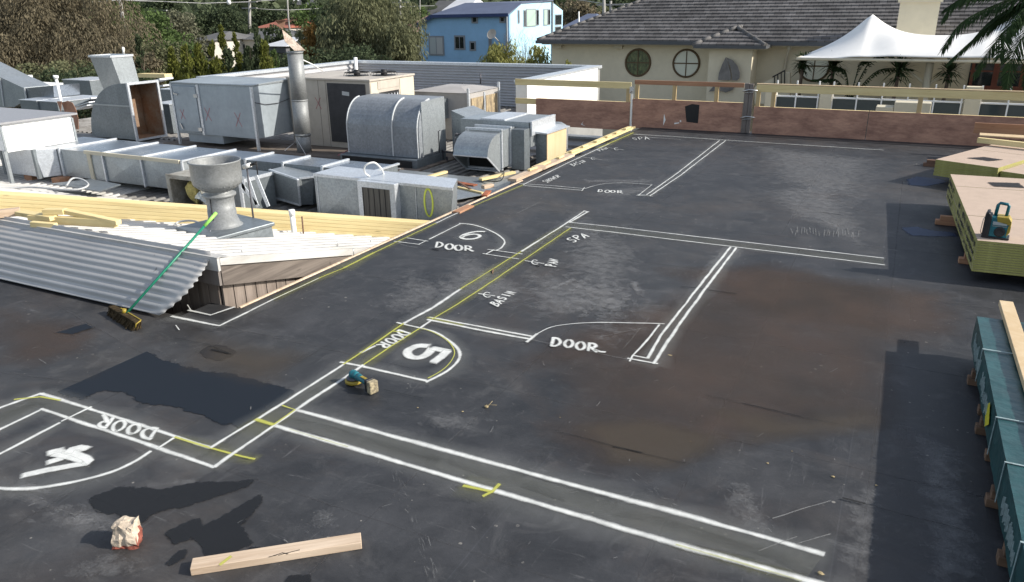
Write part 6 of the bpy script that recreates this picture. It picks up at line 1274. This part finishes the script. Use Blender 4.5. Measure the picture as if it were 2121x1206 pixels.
# poles and wires
def pole(label, px, py0, py1, y, r=.13, arms=(), mat='pole_wood', lean=0, name='power_pole'):
    a = P(px, py1, y=y); c = P(px+lean, py0, y=y); zb_ = HT(a.x, y)-.5; g = thing(name, label, 'pole', (a.x, y, zb_)); b = MB(); b.tube([(a.x, y, zb_), tuple(a), tuple(c)], [r*1.2, r*1.1, r*.8], 8); b.build('shaft', mat, g)
    for pa in arms: b = MB(); q = P(px, pa, y=y); b.box(q.x-1.1, q.x+1.1, y-.08, y+.06, q.z-.06, q.z+.06); b.build('crossarm', mat, g)
    return g
pole('grey power pole behind the pencil pines', 517, -10, 62, 68, .16, (4, 17)); pole('thin street light pole left of the flue cap', 597, -10, 36, 75, .09, (), 'pole_wood', -2, 'street_light'); pole('power pole to the right of the big drooping tree', 829, -10, 46, 80, .13, (5,)); pole('pale power pole beside the ridge of the tiled roof', 1265, 2, 40, 58, .12, (10,)); pole('dark power pole nearest the left hip of the tiled roof', 1251, -10, 42, 56, .13)
pole('leaning grey trunk of a pole in the trees at top left', 254, -12, 38, 45, .13, (), 'pole_wood', -7); pole('thin white pole standing behind the tiled roof hip', 1199, 24, 52, 55, .06, (), 'pvc', 0, 'vent_pole')
pole('thin television aerial mast in the trees at top left', 329, 21, 52, 55, .04, (22,), 'steel', 0, 'aerial_mast'); pole('thin mast above the pinkish roof', 870, -5, 34, 78, .05, (), 'pole_wood', 0, 'aerial_mast')
def wire(label, pts, r=.022):
    b = MB(); W3 = [P(x, y, y=d) for x, y, d in pts]; b.tube(W3, r, 4); tag(b.build('power_line', 'wire'), label, 'power line')
wire('pale power line crossing the top left from edge to pole', [(130, 9, 45), (240, 1, 50), (330, 3, 55), (420, 7, 60), (517, 4, 68), (640, -6, 80)], .03); wire('power line from the left pole toward the big tree', [(517, 17, 68), (560, 20, 70), (600, 21, 72), (660, 18, 75)], .025); wire('power line between big tree and blue house', [(770, 16, 78), (829, 14, 80), (900, 12, 85)], .022); wire('power line at the top beside the tiled roof', [(1100, -8, 70), (1180, -3, 64), (1265, 10, 58), (1330, 6, 56)], .02)
wire('second power line just under the top edge at left', [(240, 1, 50), (280, 1, 52), (420, -4, 60)], .02)
b = MB(); q = P(474, 5, y=62); b.smooth = True; b.blob(tuple(q), (.25, .2, .25), 10, 6, 0); tag(b.build('line_marker', 'white_paint'), 'white round marker on the power line', 'marker')
# ================================================================== trees
def crown_mesh(kind, seed, W, D, H, n, ls):
    """leaf clumps in real metres: W, D half widths, H height, ls leaf size"""
    rnd = random.Random(seed); V = []; F = []
    def rv():
        while True:
            q = Vector((rnd.uniform(-1, 1), rnd.uniform(-1, 1), rnd.uniform(-1, 1)))
            if .05 < q.length < 1: return q
    S = Vector((W, D, H)); clumps = []; m = min(W, H*.5)
    if kind == 'cone':
        for i in range(60):
            z = rnd.random()**1.1; r = .85*(1-z)**.75*(.65+.35*rnd.random()); a = rnd.uniform(0, 6.283); clumps.append((Vector((r*math.cos(a)*W, r*math.sin(a)*D, (.04+z*.90)*H)), W*(.36*(1-z*.72)+.06), 1.7))
    elif kind == 'hedge':
        for i in range(90): clumps.append((Vector((rnd.uniform(-1, 1)*W, rnd.uniform(-.8, .8)*D, rnd.random()**.7*.92*H)), m*rnd.uniform(.2, .42), .8))
    else:
        for i in range(85 if kind == 'round' else 120):
            q = rv().normalized()*(.45+.5*rnd.random()); q = Vector((q.x, q.y, .53+q.z*.46)); q.x *= 1+.15*math.sin(q.z*9+seed*2); q.x += .05*math.sin(q.z*17+seed)
            clumps.append((Vector((q.x*W, q.y*D, q.z*H)), m*rnd.uniform(.17, .36), .75 if kind == 'round' else 1.15))
    per = n//len(clumps)
    for c, r, zk in clumps:
        for k in range(per):
            q = rv(); q = q.normalized()*(q.length**.5); p = c+Vector((q.x*r, q.y*r, q.z*r*zk))
            if p.z < .05: p.z = .05+rnd.random()*.3
            s_ = ls*rnd.uniform(.6, 1.3)
            if kind == 'she':
                v = Vector((q.x*.55+rnd.uniform(-.5, .5), q.y*.55+rnd.uniform(-.5, .5), -1.0+.5*q.z)).normalized()*s_; u = v.cross(rv()).normalized()*s_*.30
            elif kind == 'cone':
                v = (Vector((q.x*.8, q.y*.8, 1))+rv()*.5).normalized()*s_; u = v.cross(rv()).normalized()*s_*.5
            else:
                u = rv().normalized()*s_*.7; v = u.cross(rv()).normalized()*s_*.6
            b_ = len(V); V.extend([p-u*.4-v, p+u*.4-v, p+u+v*.2, p+v, p-u+v*.2]); F.append((b_, b_+1, b_+2, b_+3, b_+4))
    me = bpy.data.meshes.new('crown'); me.from_pydata(V, [], F); return me
def trunk_mesh(kind, seed):
    rnd = random.Random(seed); b = MB(); top = .55 if kind != 'cone' else .8
    b.tube([(0, 0, -.05), (.02, .01, top*.4), (-.01, .03, top)], [.05, .035, .015], 8)
    for i in range(9):
        z = rnd.uniform(.15, top); a = rnd.uniform(0, 6.28); L = rnd.uniform(.3, .7); b.tube([(0, 0, z), (L*.5*math.cos(a), L*.5*math.sin(a), z+.13), (L*math.cos(a), L*math.sin(a), z+.25)], [.018, .011, .004], 5)
    me = bpy.data.meshes.new('trunk'); me.from_pydata(b.v, [], b.f); me.materials.append(MAT['trunk']); return me
rt = random.Random(21); TM = {}
LS = {'she': .105, 'round': .115, 'cone': .11, 'hedge': .12}
def tree(label, px, ptop, hw, y, mat, kind='round', name='tree', base=None, n=4200, lw=0, ll=0, dy=1.0, group=None, seed=None, cat='tree'):
    c = P(px, ptop, y=y); wx = abs(P(px+hw, ptop, y=y).x-P(px-hw, ptop, y=y).x)/2; zb_ = HT(c.x, y) if base is None else base; H = c.z-zb_
    ls = LS[kind]*(y/38)**.8; area = wx*H*(1.0 if kind != 'cone' else .6); n = int(max(2500, min(95000, area*5.5/(ls*ls*.55)*(1.6 if kind == 'she' else 1))))
    sd_ = rt.randint(1, 9999); cm = crown_mesh(kind, sd_, wx, wx*dy if wx < 3 else min(wx, 3.6), H, n, ls); cm.materials.append(MAT[mat]); k = (kind, seed or 1)
    if k not in TM: TM[k] = trunk_mesh(kind, seed or 1)
    g = thing(name, label, cat, (c.x, y, zb_), group)
    o = bpy.data.objects.new('crown', cm); COL.objects.link(o); o.parent = g
    o = bpy.data.objects.new('trunk', TM[k]); COL.objects.link(o); o.parent = g; o.scale = (wx*.8, wx*.8, H*.9)
    return g
# big brownish casuarina at the left
tree('huge brownish drooping casuarina filling the top left corner', 70, -62, 185, 33, 'leaf_brown', 'she', 'casuarina', n=26000, lw=.035, ll=.05, seed=1, base=-3.7)
tree('smaller brown casuarina merging with the huge one at the left edge', -30, 40, 110, 30, 'leaf_brown', 'she', 'casuarina', n=12000, lw=.04, ll=.055, seed=2, base=-3.7)
# drooping olive tree in the middle
tree('large drooping olive casuarina between the flue and the blue house', 757, -42, 88, 46, 'leaf_olive', 'she', 'casuarina', n=26000, lw=.035, ll=.05, seed=3, base=-3.8)
tree('lower right part tree of olive casuarina with thin gaps', 815, 38, 36, 44, 'leaf_olive', 'she', 'casuarina', n=9000, lw=.06, ll=.09, seed=2)
tree('dark casuarina just right of the flue cap', 690, 20, 46, 48, 'leaf_dark', 'she', 'casuarina', n=9000, lw=.06, ll=.09, seed=1)
tree('orange tipped drooping shrub behind the flue cap', 641, 44, 18, 46, 'leaf_orange', 'she', 'shrub', n=4000, lw=.1, ll=.14, seed=2, cat='shrub'); tree('olive hanging shrub left of the dark casuarina', 632, 50, 30, 48, 'leaf_olive', 'she', 'shrub', n=6000, lw=.09, ll=.12, seed=3, cat='shrub')
# pencil pines and hedge
CON = 'pencil pines in the row behind the parapet'
for i, (px, pt, hw, y, m, l) in enumerate(((455, 44, 17, 33.5, 'leaf_conifer', 'tallest leaning pencil pine left of the grey roof'), (484, 58, 15, 33, 'leaf_conifer', 'narrow pencil pine in front of the grey roof'), (527, 38, 17, 33, 'leaf_dark', 'tall dark pencil pine in front of the power pole'), (545, 76, 26, 32.5, 'leaf_conifer', 'rounded green conifer at the right end of the row'), (511, 88, 26, 32, 'leaf_dark', 'dark low conifer between the two tall pencil pines'),
                                      (437, 78, 24, 32, 'leaf_conifer', 'green conifer left of the tallest pencil pine'), (408, 84, 24, 31, 'leaf_conifer', 'yellowish conifer in the middle of the hedge'), (380, 86, 24, 30.5, 'leaf_conifer', 'bright yellow green conifer nearest the big grey unit'), (352, 92, 20, 31, 'leaf_conifer', 'conifer at the left end of the yellow green row'), (282, 62, 14, 31, 'leaf_dark', 'slim dark conifer beside the tall elbow'), (566, 96, 20, 34, 'leaf_green', 'small green conifer by the parapet corner'), (470, 96, 26, 31.5, 'leaf_dark', 'low dark conifer under the narrow pencil pine'))):
    tree(l, px, pt, hw, y, m, 'cone', 'conifer', n=4200, lw=.10, ll=.10, seed=1+i % 3, base=-3.7, group=CON)
tree('mid green rounded tree above the hedge at left', 300, 32, 62, 40, 'leaf_green', 'round', seed=1, n=7000, lw=.05, ll=.06); tree('olive bush in front of the green tree at left', 330, 70, 44, 34, 'leaf_olive', 'round', 'bush', seed=2, n=5000, cat='bush'); tree('brownish bush beside the left casuarina', 285, 92, 30, 32, 'leaf_brown', 'round', 'bush', seed=3, cat='bush')
tree('dark green tree behind the leaning pole at top left', 235, -14, 70, 52, 'leaf_green', 'round', seed=2, n=8000, lw=.045, ll=.05); tree('dark tree at the top edge above the television aerial', 330, -12, 70, 62, 'leaf_dark', 'round', seed=3, n=7000, lw=.045, ll=.05); tree('wide dark tree left of the power pole', 440, 6, 66, 66, 'leaf_dark', 'round', seed=1, n=7000, lw=.045, ll=.05)
tree('grey green tree under the television aerial', 360, 22, 42, 54, 'leaf_grey', 'round', seed=1, n=5000); tree('bluish dark tree behind the power pole', 560, 8, 46, 95, 'leaf_dark', 'round', seed=2, n=5000); tree('green tree at the top right of the street light', 640, 8, 40, 90, 'leaf_green', 'round', seed=3, n=5000)
tree('dark shrub against the orange roof', 575, 48, 26, 60, 'leaf_dark', 'round', 'shrub', seed=1, cat='shrub'); tree('dark tree filling the gap behind the casuarina', 705, -20, 60, 70, 'leaf_dark', 'round', seed=2, n=5000); tree('green tree right of the olive casuarina top', 855, 8, 34, 92, 'leaf_green', 'round', seed=3)
tree('drooping yellowish shrub at the corner of the blue house', 1040, 92, 50, 40, 'leaf_willow', 'she', 'shrub', n=9000, lw=.09, ll=.11, seed=1, base=-3.6, cat='shrub'); tree('second drooping yellowish shrub under the grey gutter', 1115, 98, 42, 38, 'leaf_willow', 'she', 'shrub', n=8000, lw=.09, ll=.11, seed=2, base=-3.6, cat='shrub'); tree('small trailing shrub tip against the cream wall', 1178, 116, 18, 33.8, 'leaf_willow', 'she', 'shrub', n=2500, lw=.12, ll=.16, seed=3, base=-3.6, cat='shrub')
tree('brown leafed tree beyond the roof hip', 1205, -8, 48, 90, 'leaf_brown', 'round', seed=1, n=6000, lw=.045, ll=.05); tree('olive tree right of the brown one beyond the roof', 1258, 6, 36, 82, 'leaf_olive', 'round', seed=2, n=5000); tree('dark tree at the top edge beside the tiled roof', 1300, -14, 40, 100, 'leaf_dark', 'round', seed=3, n=5000); tree('distant dark tree above the blue house gable', 1160, -14, 40, 130, 'leaf_dark', 'round', seed=3)
tree('dark hedge bush at the foot of the left casuarina', 150, 128, 60, 29, 'leaf_olive', 'hedge', 'bush', seed=1, n=6000, cat='bush', base=-3.7); tree('dark bush behind the grey plant boxes at far left', 200, 138, 60, 27.5, 'leaf_dark', 'hedge', 'bush', seed=2, n=6000, cat='bush', base=-3.7)
tree('dark bush between flue and parapet', 600, 108, 40, 36, 'leaf_dark', 'hedge', 'bush', seed=3, n=5000, cat='bush', base=-3.7); tree('dark undergrowth below the olive casuarina', 720, 100, 70, 40, 'leaf_dark', 'hedge', 'bush', seed=1, n=6000, cat='bush', base=-3.7)
# bare twiggy shrub
q = P(1085, 130, y=43); bs = thing('bare_shrub', 'leafless twiggy shrub in front of the blue house corner', 'shrub', (q.x, 43, -3.6)); b = MB(); rp = random.Random(4)
def twig(p, d, L, r, k):
    e = p+d*L; b.tube([p, p.lerp(e, .5)+Vector((rp.uniform(-.05, .05), rp.uniform(-.05, .05), 0)), e], [r, r*.8, r*.55], 4, False)
    if k: 
        for _ in range(3): twig(p.lerp(e, rp.uniform(.45, 1)), (d+Vector((rp.uniform(-.6, .6), rp.uniform(-.6, .6), rp.uniform(-.1, .5)))).normalized(), L*rp.uniform(.5, .75), r*.6, k-1)
for i in range(11): twig(Vector((q.x+rp.uniform(-.6, .6), 43+rp.uniform(-.4, .4), -3.6)), Vector((rp.uniform(-.55, .55), rp.uniform(-.3, .3), 1)).normalized(), rp.uniform(1.8, 2.5), .035, 4)
b.build('branches', 'trunk', bs)
# far woodland
rp = random.Random(9); V = []; F = []
for i in range(420):
    a = rp.uniform(R(58), R(150)); d = rp.uniform(130, 430); x, y = d*math.cos(a), d*math.sin(a); h0 = HT(x, y); r = rp.uniform(2.2, 4.5)*(1+d/500); hh = rp.uniform(3, 6)*(1+d/600)
    if -46 < x < -24 and 56 < y < 95: continue
    for k in range(130):
        q = Vector((rp.gauss(0, 1), rp.gauss(0, 1), rp.gauss(0, 1))).normalized()*rp.uniform(.7, 1.05); c = Vector((x+q.x*r, y+q.y*r, h0+hh*.5+q.z*hh*.5)); s = .42*(1+d/250)
        u = Vector((rp.uniform(-1, 1), rp.uniform(-1, 1), rp.uniform(-1, 1))).normalized()*s; v = u.cross(Vector((rp.uniform(-1, 1), rp.uniform(-1, 1), rp.uniform(-1, 1)))).normalized()*s*.8
        n_ = len(V); V += [c-u-v, c+u-v, c+u+v, c-u+v]; F.append((n_, n_+1, n_+2, n_+3))
b = MB(); b.v = V; b.f = F; b.mi = [0]*len(F); b.sm = [False]*len(F); o = b.build('woodland', 'leaf_dark2', loc=(0, 0, 0)); tag(o, 'distant dark green woodland covering the hillside between the houses', 'woodland', kind='stuff')
# palms and yuccas
def blades(b, c, n, L, w, seed, up=.2, droop=.5):
    rp = random.Random(seed)
    for i in range(n):
        a = rp.uniform(0, 6.283); el = rp.uniform(-.5, 1.3); d = Vector((math.cos(a)*math.cos(el), math.sin(a)*math.cos(el), math.sin(el))); l = L*rp.uniform(.7, 1.1); s = d.cross(Vector((0, 0, 1))).normalized()*w
        m = c+d*l*.6; e = c+d*l+Vector((0, 0, -droop*l*.35)); b.add([c-s*.6, c+s*.6, m+s, m-s, e], [(0, 1, 2, 3), (3, 2, 4)])
for i, (px, pc, y, s, l) in enumerate(((1664, 131, 31.6, .85, 'yucca in front of the third round window on its left'), (1727, 137, 31.2, 1.0, 'yucca right of the third round window under the sail'), (1862, 146, 30.6, 1.05, 'dark yucca left of the canopy mast'), (1967, 148, 30.8, .85, 'yucca right of the canopy mast behind palm fronds'))):
    c = P(px, pc, y=y); g = thing('yucca', l, 'plant', (c.x, y, -2.85), 'yuccas on the terrace'); b = MB(); blades(b, c, 110, s*.74, .026, i+3); blades(b, c-Vector((0, 0, .25)), 40, s*.62, .026, i+30); b.build('leaves', 'leaf_yucca', g)
    b = MB(); b.tube([(c.x+.05, y, -2.85), (c.x-.03, y, c.z-1), tuple(c)], [.08, .06, .06], 8); b.build('trunk', 'trunk', g)
c = P(1765, 172, y=31); g = thing('low_palm', 'low feathery palm plant between two yuccas under the sail', 'plant', (c.x, 31, -2.85)); b = MB()
def frond(b, o, pts, lw, ll, n, seed, hang=.75):
    rp = random.Random(seed); P3 = []; m = len(pts)-1
    for i in range(n+1):
        t_ = i/n*m; k = min(int(t_), m-1); f = t_-k; p0, p1, p2, p3 = pts[max(k-1, 0)], pts[k], pts[k+1], pts[min(k+2, m)]
        P3.append(.5*((2*p1)+(-p0+p2)*f+(2*p0-5*p1+4*p2-p3)*f*f+(-p0+3*p1-3*p2+p3)*f**3))
    b.tube(P3[::2]+([P3[-1]] if n % 2 else []), [.022*(1-.8*i/len(P3[::2])) for i in range(len(P3[::2]))]+([.004] if n % 2 else []), 5, False)
    for i in range(2, n+1):
        d = (P3[i]-P3[i-1]).normalized(); side = d.cross(Vector((0, 0, 1))).normalized(); L = ll*min(1, (i/n)*4)*(1-.65*(i/n)**2)
        for sgn in (-1, 1):
            for jj in (0, .5):
                v = (side*sgn*rp.uniform(.55, .9)+d*rp.uniform(.5, .8)+Vector((0, 0, -hang*rp.uniform(.5, 1.1)))).normalized(); p = P3[i-1].lerp(P3[i], jj); w = d*lw; e = p+v*L*rp.uniform(.8, 1.1); mid = p+v*L*.5
                b.add([p-w*.5, p+w*.5, mid+w, mid-w, e], [(0, 1, 2, 3), (3, 2, 4)])
for i, (dx, dz) in enumerate(((.9, 1.0), (1.4, .55), (-.5, .5), (.3, .8), (-1.0, .1))): frond(b, c, [c+Vector((0, 0, -.6)), c+Vector((dx*.5, 0, dz*.7)), c+Vector((dx, -.1, dz)), c+Vector((dx*1.35, -.2, dz*.95))], .02, .35, 26, i)
b.build('fronds', 'leaf_yucca', g); b = MB(); b.tube([(c.x, 31, -2.85), (c.x, 31, c.z-.5)], .08, 8); b.build('trunk', 'trunk', g)
PYY = 23.5; pc = P(2200, -25, y=PYY); g = thing('date_palm', 'tall date palm whose dark fronds hang into the top right corner', 'palm', (pc.x, PYY, -3.6))
b = MB(); b.tube([(pc.x+.2, PYY, -3.6), (pc.x, PYY, pc.z)], [.32, .26], 12); b.build('trunk', 'trunk', g)
tips = [((2080, -25), (1990, -2), (1952, 40)), ((2090, 0), (1995, 45), (1951, 104)), ((2100, 20), (2030, 70), (1965, 128)), ((2120, 30), (2060, 90), (2018, 155)), ((2140, 50), (2100, 110), (2085, 185)), ((2100, -35), (2030, -25), (1955, 20)), ((2160, 60), (2140, 130), (2130, 190)), ((2110, 10), (2050, 45), (2000, 100)), ((2130, 10), (2090, 60), (2070, 120)), ((2140, -50), (2060, -60), (1990, -30))]
for i, (m1, m2, e) in enumerate(tips):
    dy = (-.6, -1.0, -.3, -.9, -1.2, .4, -.6, .3, -1.5, 0)[i]; b = MB(); frond(b, pc, [pc, P(*m1, y=PYY+dy*.4), P(*m2, y=PYY+dy*.8), P(*e, y=PYY+dy)], .022, .62, 56, i+50, .8); b.build('frond', 'leaf_palm', g)
for i in range(14):
    a = rt.uniform(-1.4, 1.6); L = rt.uniform(2.2, 3); b = MB(); d = Vector((math.cos(a), math.sin(a), 0)); frond(b, pc, [pc, pc+d*L*.35+Vector((0, 0, .9)), pc+d*L*.8+Vector((0, 0, .7)), pc+d*L*1.1+Vector((0, 0, -.2))], .022, .6, 40, i+80, .8); b.build('frond', 'leaf_palm', g)

# ================================================================== light
SUN_AZ = R(14)      # angle from +X toward +Y
SUN_EL = R(30)
sd = Vector((math.cos(SUN_AZ)*math.cos(SUN_EL), math.sin(SUN_AZ)*math.cos(SUN_EL), math.sin(SUN_EL)))
w = bpy.data.worlds.new('World'); scene.world = w; w.use_nodes = True; nt = w.node_tree; bg = nt.nodes['Background']; hs = nt.nodes.new('ShaderNodeHueSaturation'); hs.inputs['Saturation'].default_value = .62
sky = nt.nodes.new('ShaderNodeTexSky'); sky.sky_type = 'NISHITA'; sky.sun_disc = False; sky.sun_elevation = SUN_EL; sky.sun_rotation = math.atan2(sd.x, sd.y); sky.air_density = 1.0; sky.dust_density = 1.2; sky.ozone_density = 1.0
nt.links.new(sky.outputs[0], hs.inputs['Color']); nt.links.new(hs.outputs[0], bg.inputs[0]); bg.inputs[1].default_value = .15
l = bpy.data.lights.new('sun', 'SUN'); l.energy = 4.2; l.angle = R(.55); l.color = (1, .94, .85); so = bpy.data.objects.new('sun', l); COL.objects.link(so); so.rotation_euler = sd.to_track_quat('Z', 'Y').to_euler()
scene.view_settings.view_transform = 'Standard'; scene.view_settings.look = 'None'; scene.view_settings.exposure = EXPO; scene.view_settings.gamma = 1
scene.render.engine = 'CYCLES'; scene.cycles.transparent_max_bounces = 24
scene.render.resolution_x = 1024; scene.render.resolution_y = 582
